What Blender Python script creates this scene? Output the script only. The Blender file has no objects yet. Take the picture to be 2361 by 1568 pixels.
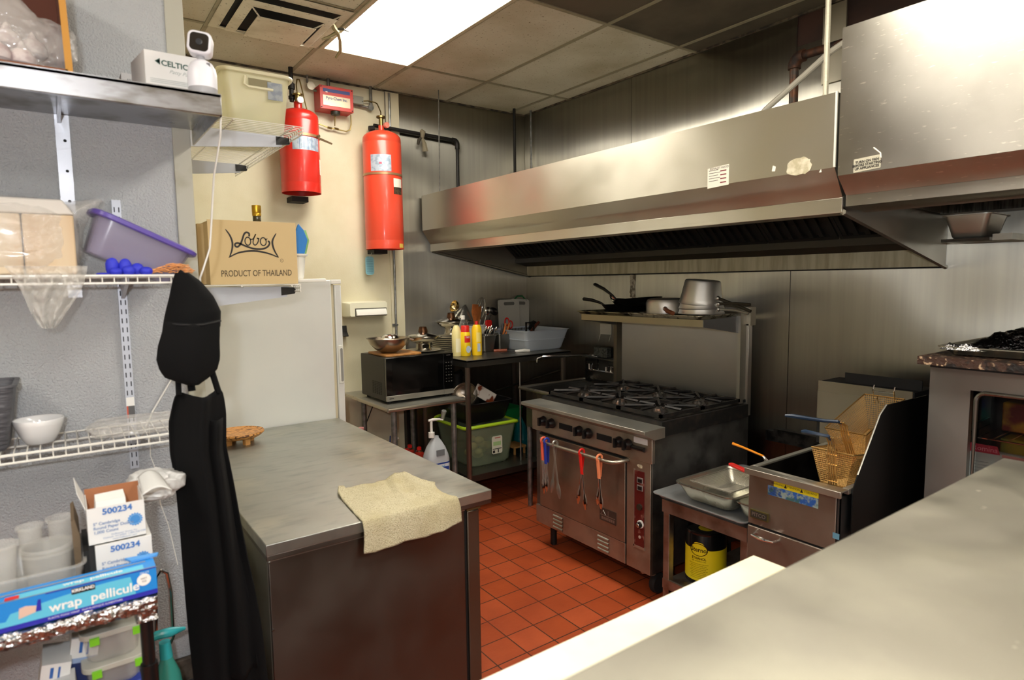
import bpy, math, random
from mathutils import Vector, Matrix
random.seed(7)
scene = bpy.context.scene
COL = scene.collection
PI = math.pi

# ---------------------------------------------------------------- camera
def cam_matrix(yaw, pitch, roll, h):
    cy, sy, cp, sp = math.cos(yaw), math.sin(yaw), math.cos(pitch), math.sin(pitch)
    fwd = Vector((sy*cp, cy*cp, -sp)); rt = Vector((cy, -sy, 0)); up = rt.cross(fwd)
    cr, sr = math.cos(roll), math.sin(roll)
    X = cr*rt + sr*up; Y = -sr*rt + cr*up; Z = -fwd
    return Matrix(((X.x, Y.x, Z.x, 0), (X.y, Y.y, Z.y, 0), (X.z, Y.z, Z.z, h), (0, 0, 0, 1)))
cd = bpy.data.cameras.new('camera'); cam = bpy.data.objects.new('camera', cd); COL.objects.link(cam)
cam.matrix_world = cam_matrix(.62567, .09453, -.01328, 1.65)
cd.sensor_width = 36; cd.lens = 1439.8/2361*36; cd.clip_start = .05
cd.dof.use_dof = True; cd.dof.focus_distance = 3.4; cd.dof.aperture_fstop = 3.6
scene.camera = cam

# ---------------------------------------------------------------- world, lights, exposure
w = bpy.data.worlds.new('world'); scene.world = w; w.use_nodes = True
w.node_tree.nodes['Background'].inputs[0].default_value = (.9, .93, 1, 1)
w.node_tree.nodes['Background'].inputs[1].default_value = .0
scene.view_settings.view_transform = 'Standard'; scene.view_settings.look = 'None'
scene.view_settings.gamma = 1; scene.view_settings.use_curve_mapping = False
scene.view_settings.exposure = 0.1
PANEL = 19.0         # emission of the ceiling light diffusers
FLASH = 50.0         # watts of the camera's own flash
fl = bpy.data.lights.new('camera_flash', 'POINT'); fl.energy = FLASH; fl.color = (.93, .96, 1); fl.shadow_soft_size = .025
fo = bpy.data.objects.new('camera_flash', fl); fo.location = (-.10, .0, 1.76); COL.objects.link(fo)

# ---------------------------------------------------------------- materials
def lin(v): v /= 255; return v/12.92 if v <= .04045 else ((v+.055)/1.055)**2.4
def C(r, g, b): return (lin(r), lin(g), lin(b), 1)
def H(s): return C(int(s[0:2], 16), int(s[2:4], 16), int(s[4:6], 16))
MATS = {}
def mat(name, col='808080', rough=.5, metal=0, **k):
    """principled with optional noise colour variation / bump / brushed direction"""
    if name in MATS: return MATS[name]
    m = bpy.data.materials.new(name); m.use_nodes = True; nt = m.node_tree; N = nt.nodes; L = nt.links
    p = N['Principled BSDF']; col = H(col) if isinstance(col, str) else col
    p.inputs['Base Color'].default_value = col; p.inputs['Roughness'].default_value = rough; p.inputs['Metallic'].default_value = metal
    p.inputs['Specular IOR Level'].default_value = k.get('spec', .5)
    if 'trans' in k: p.inputs['Transmission Weight'].default_value = k['trans']; p.inputs['IOR'].default_value = k.get('ior', 1.3)
    if 'alpha' in k: p.inputs['Alpha'].default_value = k['alpha']
    if 'coat' in k: p.inputs['Coat Weight'].default_value = k['coat']; p.inputs['Coat Roughness'].default_value = .1
    if 'sheen' in k: p.inputs['Sheen Weight'].default_value = k['sheen']
    if 'emit' in k: p.inputs['Emission Color'].default_value = col; p.inputs['Emission Strength'].default_value = k['emit']
    tc = N.new('ShaderNodeTexCoord')
    def noise(scale, stretch=(1, 1, 1), detail=4, loc=(0, 0, 0)):
        mp = N.new('ShaderNodeMapping'); mp.inputs['Scale'].default_value = stretch; mp.inputs['Location'].default_value = loc
        L.new(tc.outputs['Object'], mp.inputs[0])
        n = N.new('ShaderNodeTexNoise'); n.inputs['Scale'].default_value = scale; n.inputs['Detail'].default_value = detail
        L.new(mp.outputs[0], n.inputs[0]); return n.outputs[0]
    def ramp(src, a, b, ca, cb):
        r = N.new('ShaderNodeMapRange'); r.inputs[1].default_value = a; r.inputs[2].default_value = b
        r.inputs[3].default_value = ca; r.inputs[4].default_value = cb; L.new(src, r.inputs[0]); return r.outputs[0]
    def mix(fac, a, b):
        x = N.new('ShaderNodeMix'); x.data_type = 'RGBA'; L.new(fac, x.inputs[0])
        for i, v in ((6, a), (7, b)):
            if isinstance(v, tuple): x.inputs[i].default_value = v
            else: L.new(v, x.inputs[i])
        return x.outputs[2]
    cur = col
    if 'var' in k:                 # (scale, colour2, lo, hi)
        sc, c2, lo, hi = k['var'][:4]; st = k['var'][4] if len(k['var']) > 4 else (1, 1, 1)
        cur = mix(ramp(noise(sc, st), lo, hi, 0, 1), cur, H(c2))
    if 'var2' in k:
        sc, c2, lo, hi = k['var2'][:4]; st = k['var2'][4] if len(k['var2']) > 4 else (1, 1, 1)
        cur = mix(ramp(noise(sc, st, loc=(3, 5, 1)), lo, hi, 0, 1), cur, H(c2))
    if not isinstance(cur, tuple): L.new(cur, p.inputs['Base Color'])
    if 'rvar' in k:                # (scale, stretch, r0, r1)
        sc, st, r0, r1 = k['rvar']; L.new(ramp(noise(sc, st), .3, .7, r0, r1), p.inputs['Roughness'])
    bumps = k.get('bump', []); prev = None
    if bumps and not isinstance(bumps[0], (tuple, list)): bumps = [bumps]
    for b in bumps:                # (scale, stretch, distance, strength)
        bn = N.new('ShaderNodeBump'); bn.inputs['Distance'].default_value = b[2]; bn.inputs['Strength'].default_value = b[3] if len(b) > 3 else 1
        L.new(noise(b[0], b[1], 0 if b[0] < 3 else 3), bn.inputs['Height'])
        if prev: L.new(prev, bn.inputs['Normal'])
        prev = bn.outputs[0]
    if prev: L.new(prev, p.inputs['Normal'])
    if 'aniso' in k:
        p.inputs['Anisotropic'].default_value = k['aniso'][0]; p.inputs['Anisotropic Rotation'].default_value = k['aniso'][1]
        tg = N.new('ShaderNodeTangent'); tg.direction_type = 'RADIAL'; tg.axis = 'Z'; L.new(tg.outputs[0], p.inputs['Tangent'])
    m.diffuse_color = col; MATS[name] = m; return m
U = (1, 1, 1)
def steel(name, col='B4B2AC', rough=.3, brush=(1, 1, 40), wave=0, **k):
    b = [(60, brush, .0004, .35)]
    if wave: b = [(1.1, U, wave, 1), (26, (1, 1, .12), .0006, .5)]
    if brush[2] >= 20 and brush[0] <= 5: k['aniso'] = (.75, .25)
    elif brush[2] == 1 and brush[0] >= 20 and brush[1] >= 20: k['aniso'] = (1.0, 0)
    if not wave and 'rvar' not in k: k['rvar'] = (5, (1, 1, 1), rough*.85, rough*1.2)
    return mat(name, col, rough, k.pop('metal', .92), bump=b, **k)

# ---------------------------------------------------------------- mesh builder
class MB:
    def __init__(s): s.v = []; s.f = []; s.fm = []; s.mats = []; s.cur = 0
    def use(s, m):
        if m not in s.mats: s.mats.append(m)
        s.cur = s.mats.index(m); return s
    def add(s, vs, fs):
        o = len(s.v); s.v += [Vector(v) for v in vs]
        for f in fs: s.f.append([i+o for i in f]); s.fm.append(s.cur)
        return s
    def box(s, x0, x1, y0, y1, z0, z1, M=None):
        v = [Vector((x, y, z)) for x in (x0, x1) for y in (y0, y1) for z in (z0, z1)]
        if M: v = [M @ q for q in v]
        return s.add(v, [(0, 1, 3, 2), (4, 6, 7, 5), (0, 4, 5, 1), (2, 3, 7, 6), (0, 2, 6, 4), (1, 5, 7, 3)])
    def quad(s, a, b, c, d): return s.add([a, b, c, d], [(0, 1, 2, 3)])
    def loft(s, rings, caps=True, closed=True):
        o = len(s.v); n = len(rings[0])
        for r in rings: s.v += [Vector(p) for p in r]
        for i in range(len(rings)-1):
            for j in range(n if closed else n-1):
                k = (j+1) % n
                s.f.append([o+i*n+j, o+i*n+k, o+(i+1)*n+k, o+(i+1)*n+j]); s.fm.append(s.cur)
        if caps and closed:
            s.f.append([o+j for j in range(n)][::-1]); s.fm.append(s.cur)
            s.f.append([o+(len(rings)-1)*n+j for j in range(n)]); s.fm.append(s.cur)
        return s
    def tube(s, pts, r, n=8, closed=False, caps=True):
        pts = [Vector(p) for p in pts]; rs = r if isinstance(r, (list, tuple)) else [r]*len(pts)
        m = len(pts); rings = []; up = None
        for i, p in enumerate(pts):
            if closed: t = pts[(i+1) % m]-pts[i-1]
            else: t = pts[min(i+1, m-1)]-pts[max(i-1, 0)]
            t.normalize()
            if up is None:
                up = Vector((0, 0, 1)) if abs(t.z) < .9 else Vector((1, 0, 0))
            a = up-t*up.dot(t)
            if a.length < 1e-4: a = t.orthogonal()
            a.normalize(); up = a; b = t.cross(a)
            rings.append([p+rs[i]*(math.cos(2*PI*j/n)*a+math.sin(2*PI*j/n)*b) for j in range(n)])
        if closed: rings.append(rings[0]); return s.loft(rings, False)
        return s.loft(rings, caps)
    def cyl(s, p0, p1, r0, r1=None, n=20): return s.tube([p0, p1], [r0, r0 if r1 is None else r1], n)
    def lathe(s, prof, c=(0, 0, 0), n=32, ax='z', caps=False, M=None, sq=1):
        rings = []; c = Vector(c)
        for r, z in prof:
            ring = []
            for j in range(n):
                a = 2*PI*j/n; p = Vector((r*math.cos(a), r*math.sin(a)*sq, z))
                if ax == 'x': p = Vector((p.z, p.x, p.y))
                if ax == 'y': p = Vector((p.x, -p.z, p.y))
                if M: p = M @ p
                ring.append(c+p)
            rings.append(ring)
        return s.loft(rings, caps)
    def prism(s, poly, fn, d):
        """poly: 2d points; fn(u,v,w)->3d; extruded w 0..d"""
        n = len(poly); o = len(s.v)
        s.v += [Vector(fn(u, v, 0)) for u, v in poly]+[Vector(fn(u, v, d)) for u, v in poly]
        s.f.append([o+i for i in range(n)][::-1]); s.fm.append(s.cur); s.f.append([o+n+i for i in range(n)]); s.fm.append(s.cur)
        for i in range(n):
            j = (i+1) % n; s.f.append([o+i, o+j, o+n+j, o+n+i]); s.fm.append(s.cur)
        return s
    def grid(s, fn, nu, nv):
        o = len(s.v)
        for i in range(nu+1):
            for j in range(nv+1): s.v.append(Vector(fn(i/nu, j/nv)))
        for i in range(nu):
            for j in range(nv):
                a = o+i*(nv+1)+j; s.f.append([a, a+nv+1, a+nv+2, a+1]); s.fm.append(s.cur)
        return s
    def ball(s, c, r, nu=16, nv=10, M=None):
        r = r if isinstance(r, (tuple, list)) else (r, r, r)
        rings = []
        for i in range(nv+1):
            t = PI*(.02+.96*i/nv)
            rg = []
            for j in range(nu):
                a = 2*PI*j/nu; p = Vector((r[0]*math.sin(t)*math.cos(a), r[1]*math.sin(t)*math.sin(a), r[2]*math.cos(t)))
                rg.append(Vector(c)+(M @ p if M else p))
            rings.append(rg)
        return s.loft(rings[::-1], True)
    def text(s, body, size, o, right, up, align='CENTER', sx=1, lift=.0004, shear=0, bold=0):
        cu = bpy.data.curves.new('t', 'FONT'); cu.body = body; cu.size = size; cu.align_x = align; cu.align_y = 'CENTER'
        cu.shear = shear; cu.offset = bold; cu.resolution_u = 3; cu.extrude = 0
        ob = bpy.data.objects.new('t', cu); COL.objects.link(ob)
        bpy.context.view_layer.update()
        dg = bpy.context.evaluated_depsgraph_get(); me = bpy.data.meshes.new_from_object(ob.evaluated_get(dg))
        right = Vector(right).normalized(); up = Vector(up).normalized(); nr = right.cross(up)
        s.add([Vector(o)+right*v.co.x*sx+up*v.co.y+nr*lift for v in me.vertices], [list(q.vertices) for q in me.polygons])
        bpy.data.objects.remove(ob); bpy.data.curves.remove(cu); bpy.data.meshes.remove(me); return s
    def xf(s, M): s.v = [M @ v for v in s.v]; return s
    def build(s, name, m=None, parent=None, bev=0, smooth=35, sub=0, solid=0):
        off = Vector(parent['_o']) if parent is not None and '_o' in parent else Vector((0, 0, 0))
        me = bpy.data.meshes.new(name)
        me.from_pydata([v-off for v in s.v], [], s.f); me.validate()
        ml = s.mats if s.mats else [m]
        for x in ml: me.materials.append(x)
        if s.mats and len(s.fm) == len(me.polygons): me.polygons.foreach_set('material_index', s.fm)
        if smooth:
            me.polygons.foreach_set('use_smooth', [True]*len(me.polygons))
            try: me.set_sharp_from_angle(angle=math.radians(smooth))
            except Exception: pass
        o = bpy.data.objects.new(name, me); COL.objects.link(o)
        if parent is not None: o.parent = parent; o['_o'] = off[:]
        if solid: q = o.modifiers.new('s', 'SOLIDIFY'); q.thickness = solid; q.offset = 0
        if bev: q = o.modifiers.new('b', 'BEVEL'); q.width = bev; q.segments = 2; q.limit_method = 'ANGLE'; q.angle_limit = math.radians(40)
        if sub: q = o.modifiers.new('u', 'SUBSURF'); q.levels = sub; q.render_levels = sub
        return o
def tag(o, label, cat, group=None):
    o['label'] = label; o['category'] = cat
    if group: o['group'] = group
    return o
def thing(name, label, cat, loc=(0, 0, 0), group=None):
    o = bpy.data.objects.new(name, None); o.empty_display_size = .05; COL.objects.link(o); o.location = loc; o['_o'] = tuple(loc)
    return tag(o, label, cat, group)
def solo(mb, name, label, cat, m=None, group=None, **k):
    """a thing that is one mesh; origin at the middle of its foot"""
    xs = [v.x for v in mb.v]; ys = [v.y for v in mb.v]; zs = [v.z for v in mb.v]
    c = Vector(((min(xs)+max(xs))/2, (min(ys)+max(ys))/2, min(zs)))
    mb.v = [v-c for v in mb.v]; o = mb.build(name, m, None, **k); o.location = c; o['_o'] = c[:]
    return tag(o, label, cat, group)
def struct(mb, name, m=None, **k):
    o = mb.build(name, m, None, **k); o['kind'] = 'structure'; return o
def dup(src, loc, rz=0, label=None, group=None, rot=None):
    c = src.copy(); COL.objects.link(c); c.location = loc; c.rotation_euler = rot or (0, 0, rz)
    if label: c['label'] = label
    if group: c['group'] = group
    for ch in src.children:
        d = ch.copy(); COL.objects.link(d); d.parent = c
        for g in ch.children:
            e = g.copy(); COL.objects.link(e); e.parent = d
    return c
def rr(w, h, r, n=5):
    """rounded rectangle outline centred on 0"""
    out = []
    for cx, cy, a0 in ((w/2-r, h/2-r, 0), (-w/2+r, h/2-r, 90), (-w/2+r, -h/2+r, 180), (w/2-r, -h/2+r, 270)):
        for i in range(n+1):
            a = math.radians(a0+90*i/n); out.append((cx+r*math.cos(a), cy+r*math.sin(a)))
    return out
def tub(mb, cx, cy, z0, z1, w0, d0, w1, d1, r=.03, t=.004, lip=.01, floor=True):
    """open-topped tapered container with a rim"""
    def ring(w, d, z, rad): return [(cx+a, cy+b, z) for a, b in rr(w, d, min(rad, w/2.1, d/2.1))]
    R = [ring(w0-2*r*.3, d0-2*r*.3, z0, r), ring(w0, d0, z0+r*.4, r), ring(w1, d1, z1-.002, r), ring(w1+2*lip, d1+2*lip, z1-.002, r+lip),
         ring(w1+2*lip, d1+2*lip, z1+.002, r+lip), ring(w1-2*t, d1-2*t, z1+.002, r), ring(w0-2*t, d0-2*t, z0+t+r*.4, r), ring(w0-2*r*.3-2*t, d0-2*r*.3-2*t, z0+t, r)]
    return mb.loft(R, True)
def arc(c, r, a0, a1, n, fn): return [fn(c[0]+r*math.cos(math.radians(a0+(a1-a0)*i/n)), c[1]+r*math.sin(math.radians(a0+(a1-a0)*i/n))) for i in range(n+1)]

# ---------------------------------------------------------------- shared materials
ST = steel('stainless', 'C2C0BA', .3, (40, 1, 40))
STX = steel('stainless_top', 'B0AFA6', .42, (1, 30, 1), var=(7, 'BEBAAC', .45, .75))
STH = steel('stainless_hood', 'C8C4B6', .34, (1, 1, 60))
STD = steel('stainless_worn', 'A39A90', .38, (40, 1, 1), var=(9, '6E6258', .45, .7))
STV = steel('stainless_wall', 'A3A095', .31, (60, 60, 1), wave=.10, var=(2.5, '96938A', .3, .8, (12, 12, .4)), metal=1)
CHR = mat('chrome', 'D8D8D8', .1, 1)
ALU = mat('aluminium', 'B9B8B2', .32, 1, bump=(30, U, .0005, .4))
WIRE = mat('white_coated_wire', 'E6E4DC', .35)
BLK = mat('black_plastic', '101011', .35)
BLKM = mat('black_matte', '0C0C0C', .7)
IRON = mat('cast_iron', '1B1A19', .5, .3, bump=(80, U, .0006, .6), var=(20, '3A302A', .5, .8))
RUB = mat('rubber', '161616', .8)
GLS = mat('clear_plastic', 'F2F3F0', .08, 0, trans=.95, ior=1.2)
FILM = mat('plastic_film', 'E9E7E2', .12, 0, alpha=.3, bump=(45, U, .004, 1), spec=.9)
WHT = mat('white_paper', 'EDECE8', .7)
WHP = mat('white_plastic', 'E8E7E0', .35)
CRD = mat('cardboard', 'D2B98A', .85, bump=(120, U, .0003, .5))
INK = mat('dark_ink', '231D1A', .6)
INKB = mat('blue_ink', '2C5FA8', .6)
RED = mat('red_plastic', 'D3221C', .35)
PIPE = mat('black_iron_pipe', '23211F', .55, .4)
GALV = mat('galvanised', '8E8F8C', .45, .8, var=(30, '6C6D6A', .4, .7))
# ================================================================ the room
CZ = 3.07; XR = 3.36; YB = 4.42; XL = .345; YP = 2.1
# floor: quarry tiles 0.159 m pitch
def tile_mat():
    m = bpy.data.materials.new('quarry_tile'); m.use_nodes = True; N = m.node_tree.nodes; L = m.node_tree.links; p = N['Principled BSDF']
    tc = N.new('ShaderNodeTexCoord'); mp = N.new('ShaderNodeMapping'); mp.inputs['Location'].default_value = (-2.2208+.159*20, -2.7465+.159*20, 0)
    L.new(tc.outputs['Object'], mp.inputs[0]); b = N.new('ShaderNodeTexBrick'); b.offset = 0; b.squash = 1
    for k, v in (('Scale', 1), ('Mortar Size', .0032), ('Mortar Smooth', .15), ('Bias', 0), ('Brick Width', .159), ('Row Height', .159)): b.inputs[k].default_value = v
    b.inputs['Color1'].default_value = H('B8552E'); b.inputs['Color2'].default_value = H('A4471F'); b.inputs['Mortar'].default_value = H('3A2A20')
    L.new(mp.outputs[0], b.inputs[0])
    n = N.new('ShaderNodeTexNoise'); n.inputs['Scale'].default_value = 4; n.inputs['Detail'].default_value = 5; L.new(tc.outputs['Object'], n.inputs[0])
    r = N.new('ShaderNodeMapRange'); r.inputs[1].default_value = .35; r.inputs[2].default_value = .75; r.inputs[3].default_value = 0; r.inputs[4].default_value = .55; L.new(n.outputs[0], r.inputs[0])
    x = N.new('ShaderNodeMix'); x.data_type = 'RGBA'; L.new(r.outputs[0], x.inputs[0]); L.new(b.outputs[0], x.inputs[6]); x.inputs[7].default_value = H('7E2F16')
    L.new(x.outputs[2], p.inputs['Base Color']); p.inputs['Roughness'].default_value = .42
    bn = N.new('ShaderNodeBump'); bn.inputs['Distance'].default_value = .002; bn.invert = True; L.new(b.outputs['Fac'], bn.inputs['Height'])
    n2 = N.new('ShaderNodeTexNoise'); n2.inputs['Scale'].default_value = 60; L.new(tc.outputs['Object'], n2.inputs[0])
    b2 = N.new('ShaderNodeBump'); b2.inputs['Distance'].default_value = .0008; L.new(n2.outputs[0], b2.inputs['Height']); L.new(bn.outputs[0], b2.inputs['Normal'])
    L.new(b2.outputs[0], p.inputs['Normal']); return m
struct(MB().box(-3, XR+.1, -3, YB+.1, -.1, 0), 'floor', tile_mat())
CT = mat('ceiling_tile', 'C6C1AE', .9, var=(2.2, 'ABA288', .42, .72), var2=(70, '6E6045', .62, .74), bump=(90, U, .002, .5))
CTD = mat('greasy_ceiling_tile', '5A5142', .85, var=(3, '3F382D', .4, .7), bump=(90, U, .002, .5))
mb = MB().use(CT); gx = [-3, -2.3, -1.69, -1.08, -.47, .14, .75, 1.36, 1.97, 2.58, 3.19, XR]; gy = [-3, -2.26, -1.04, .18, 1.40, 2.62, 3.84, YB]
for i in range(len(gx)-1):
    for j in range(len(gy)-1):
        mb.use(CTD if gx[i] > 1.9 and gy[j] < 2.0 and gy[j] > .5 else CT)
        mb.quad((gx[i], gy[j], CZ), (gx[i], gy[j+1], CZ), (gx[i+1], gy[j+1], CZ), (gx[i+1], gy[j], CZ))
mb.use(CT).box(-3, XR+.1, -3, YB+.1, CZ+.002, CZ+.1)
struct(mb, 'ceiling')
TB = mat('ceiling_grid_bar', '8F8870', .5, var=(12, '6A5E48', .55, .8))
mb = MB()
for x in gx[1:-1]: mb.box(x-.012, x+.012, -3, YB, CZ-.006, CZ-.001)
for y in gy[1:-1]: mb.box(-3, XR, y-.012, y+.012, CZ-.0055, CZ-.0005)
mb.box(.75, 1.36, 3.23, 3.254, CZ-.0055, CZ-.0005)
struct(mb, 'trim_1', TB)
mb = MB().box(XL, XR, YB-.014, YB-.001, CZ-.012, CZ-.001).box(XR-.016, XR-.001, -1, YB-.014, CZ-.012, CZ-.001)
struct(mb, 'trim_2', mat('wall_angle', '6A5F4C', .6, var=(20, '2E2822', .4, .6)))
WB = mat('cream_painted_wall', 'D9D3B8', .42, var=(3, 'CBC3A2', .4, .75), bump=(140, U, .0012, .5))
struct(MB().box(XL-.1, XR+.1, YB, YB+.1, 0, CZ), 'wall_back', WB)
struct(MB().box(XR, XR+.1, -3, YB, 0, CZ), 'wall_right', mat('soot_brown_wall', '3A2218', .7, var=(5, '1E120D', .4, .7)))
PW = mat('dimpled_white_panel', 'B9BDBF', .22, spec=.9, var=(1.3, 'A9ABB0', .35, .7), bump=[(170, U, .0045, 1), (420, U, .002, 1)])
struct(MB().box(-3, XL-.045, YP, YP+.1, 0, CZ), 'wall_partition', PW)
struct(MB().box(XL-.1, XL, YP+.1, YB, 0, CZ), 'wall_left', WB)
struct(MB().box(-3.1, -3, -3, YP, 0, CZ), 'wall_side', mat('plain_wall', 'D3CFC2', .7))
struct(MB().box(-3, XR, -3.1, -3, 0, CZ), 'wall_front', mat('plain_wall', 'B7B3A6', .7))
struct(MB().box(XL-.046, XL+.002, YP-.006, YP+.1, .0, CZ), 'trim_3', mat('corner_trim', 'B5B4A6', .4, var=(8, '9E9A84', .5, .7)), bev=.002)
struct(MB().box(-3, XL+.003, YP-.02, YP-.0, 0, .50), 'baseboard_partition', mat('dirty_base', '6B5F52', .6, var=(14, '2B241E', .4, .6)), bev=.003)
# stainless sheets on the walls
WLS = steel('stainless_sheet_back', 'A3A095', .31, (60, 60, 1), wave=.10, var=(2.5, '96938A', .3, .8, (12, 12, .4)), metal=1)
struct(MB().box(2.165, XR, YB-.006, YB, 0, 2.28), 'trim_4', WLS)
struct(MB().box(2.165, XR, YB-.003, YB, 2.28, CZ), 'trim_5', WLS)
struct(MB().box(2.055, 2.165, YB-.012, YB, .0, CZ), 'trim_6', WB, bev=.003)
for k, (y0, y1) in enumerate(((3.17, YB-.006), (1.95, 3.166), (.6, 1.946))):
    mb = MB(); nz = 24; ny = 16
    struct(MB().box(XR-.006-.001*(k % 2), XR-.001, y0, y1, .0, CZ if k < 2 else 2.9), 'trim_%d' % (7+k), STV)
struct(MB().box(XR-.02, XR-.007, 1.68, 1.80, 2.66, CZ-.02), 'trim_10', steel('duct_flashing', 'B4AE9C', .4, (40, 1, 1)))
mb = MB()
for i in range(16): mb.box(XR-.011, XR-.006, 3.12+random.uniform(-.004, .004), 3.17+random.uniform(-.004, .006), 1.38+i*.02, 1.402+i*.02)
struct(mb, 'trim_11', mat('sealant', 'C9C2AE', .6, var=(30, '6F6656', .45, .6)))
struct(MB().box(XR-.05, XR-.007, 1.5, 2.0, .76, .775).box(XR-.05, XR-.007, .6, 2.05, .70, .76), 'trim_12', mat('grimy_ledge', '3C3935', .5, .6, var=(20, '151312', .4, .6)))

# ---------------------------------------------------------------- ceiling fittings
LF = mat('light_frame', 'B9AE93', .5)
LD = mat('light_diffuser', (1, .94, .83, 1), .5, emit=PANEL)
def ceiling_light(x0, y0, label):
    t = thing('ceiling_light', label, 'light', (x0+.305, y0+.61, CZ-.02), 'fluorescent ceiling panels' if False else None)
    mb = MB()
    for a, b, c, d in ((x0+.006, x0+.03, y0+.006, y0+1.214), (x0+.58, x0+.604, y0+.006, y0+1.214), (x0+.03, x0+.58, y0+.006, y0+.03), (x0+.03, x0+.58, y0+1.19, y0+1.214)): mb.box(a, b, c, d, CZ-.016, CZ-.007)
    mb.build('frame', LF, t, bev=.001)
    MB().box(x0+.028, x0+.582, y0+.028, y0+1.192, CZ-.013, CZ-.008).build('diffuser', LD, t)
    return t
ceiling_light(1.36, 2.62, 'glowing white fluorescent panel in the ceiling above the fire cylinders')
ceiling_light(1.36, .18, 'fluorescent ceiling panel nearer the foreground counter')
ceiling_light(-.47, -2.26, 'unseen fluorescent panel added behind the camera as fill light, left one')  # out of view, added to brighten the left wall and counter
ceiling_light(1.36, -2.26, 'unseen fluorescent panel added behind the camera as fill light, right one')  # extra panel out of view, added as fill from behind
ceiling_light(-1.69, .18, 'unseen fluorescent panel added at the far left to brighten the steel')  # added out of view to lift reflections in the oven and range steel
# air vent
t = thing('ceiling_vent', 'cream square air diffuser with black soot marks on the ceiling', 'vent', (1.055, 3.545, CZ-.03))
VM = mat('sooty_vent', 'CCC5B0', .5, var=(5, 'A89B80', .5, .8), var2=(60, '5E5138', .62, .75))
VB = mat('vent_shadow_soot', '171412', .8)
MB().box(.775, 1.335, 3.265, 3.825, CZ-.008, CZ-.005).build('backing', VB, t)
def vring(s0, s1, z0, z1, th=.004):
    mb = MB(); cx, cy = 1.055, 3.545
    R = [[(cx+a*s, cy+b*s, z) for a, b in ((1, 1), (-1, 1), (-1, -1), (1, -1))] for s, z in ((s0, z0), (s1, z1), (s1-.004, z1-th), (s0-.006, z0-th))]
    R.append(R[0]); return mb.loft(R, False)
vring(.300, .255, CZ-.010, CZ-.014).build('outer_cone', VM, t)
vring(.232, .185, CZ-.040, CZ-.046).build('middle_cone', VM, t)
MB().box(.905, 1.205, 3.41, 3.71, CZ-.075, CZ-.070).build('centre_plate', VM, t, bev=.003)
mb = MB()
for a, b in ((1, 1), (1, -1), (-1, 1), (-1, -1)): mb = MB().tube([(1.055+a*.14, 3.555+b*.14, CZ-.07), (1.055+a*.27, 3.545+b*.27, CZ-.010)], .004, 6); mb.build('bracket', VM, t)
# hanging pliers
t = thing('locking_pliers', 'pale metal locking pliers clamped to the ceiling grid beside the light', 'pliers', (1.33, 3.45, CZ-.05))
OM = mat('old_steel_tool', '9C9472', .45, .7)
MB().tube([(1.285, 3.40, 3.055), (1.31, 3.43, 3.035), (1.335, 3.44, 3.02)], [.008, .014, .013], 8).build('jaw', OM, t)
MB().tube([(1.335, 3.44, 3.02), (1.37, 3.50, 3.00), (1.40, 3.58, 2.975), (1.395, 3.64, 2.955)], [.012, .010, .010, .007], 8).build('handle', OM, t)
MB().tube([(1.335, 3.44, 3.02), (1.30, 3.48, 3.00), (1.265, 3.50, 2.985)], [.011, .009, .006], 8).build('handle', OM, t)
MB().tube([(1.32, 3.43, 3.03), (1.36, 3.42, 3.035), (1.40, 3.45, 3.04)], [.006, .007, .004], 6).build('lever', mat('dark_tool', '39352A', .5, .5), t)
# ================================================================ exhaust hoods
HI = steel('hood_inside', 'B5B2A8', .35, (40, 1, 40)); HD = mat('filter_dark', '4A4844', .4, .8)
GAP = mat('dark_gap', '0A0A0A', .9)
t = thing('exhaust_hood', 'long stainless exhaust hood over the range with peeling stickers on its front', 'hood', (2.85, 2.77, 2.1))
HY0, HY1 = 1.185, 4.36
def xz(prof, y0, y1): return lambda u, v, w: (u, y0+w*(y1-y0), v)
MB().prism([(2.31, 2.045), (2.31, 2.31), (2.325, 2.31), (2.325, 2.05)], xz(0, HY0, HY1), 1).build('front_panel', STH, t)
MB().prism([(2.375, 1.942), (2.31, 2.045), (2.322, 2.05), (2.385, 1.948)], xz(0, HY0, HY1), 1).build('sloped_band', STH, t)
MB().prism([(2.375, 1.886), (2.375, 1.942), (2.387, 1.942), (2.387, 1.91), (2.44, 1.885), (2.44, 1.882)], xz(0, HY0, HY1), 1).build('lower_lip', STH, t, bev=.0015)
MB().box(2.3745, 2.376, HY0, HY1, 1.902, 1.907).build('lip_bead', STH, t)
MB().box(2.325, XR-.01, HY0, HY1, 2.295, 2.309).build('roof', HI, t)
for y, l in ((HY0, 0), (HY1-.008, 0)):
    MB().prism([(2.325, 2.31), (2.325, 2.05), (2.387, 1.94), (2.387, 1.885), (XR-.01, 1.69), (XR-.01, 2.31)], xz(0, y, y+.006), 1).build('end_panel', HI, t)
    s = -1 if y == HY0 else 1
    MB().tube([(2.385, y, 1.888), (XR-.012, y, 1.687)], .011, 6).build('end_flange', HI, t)
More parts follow.
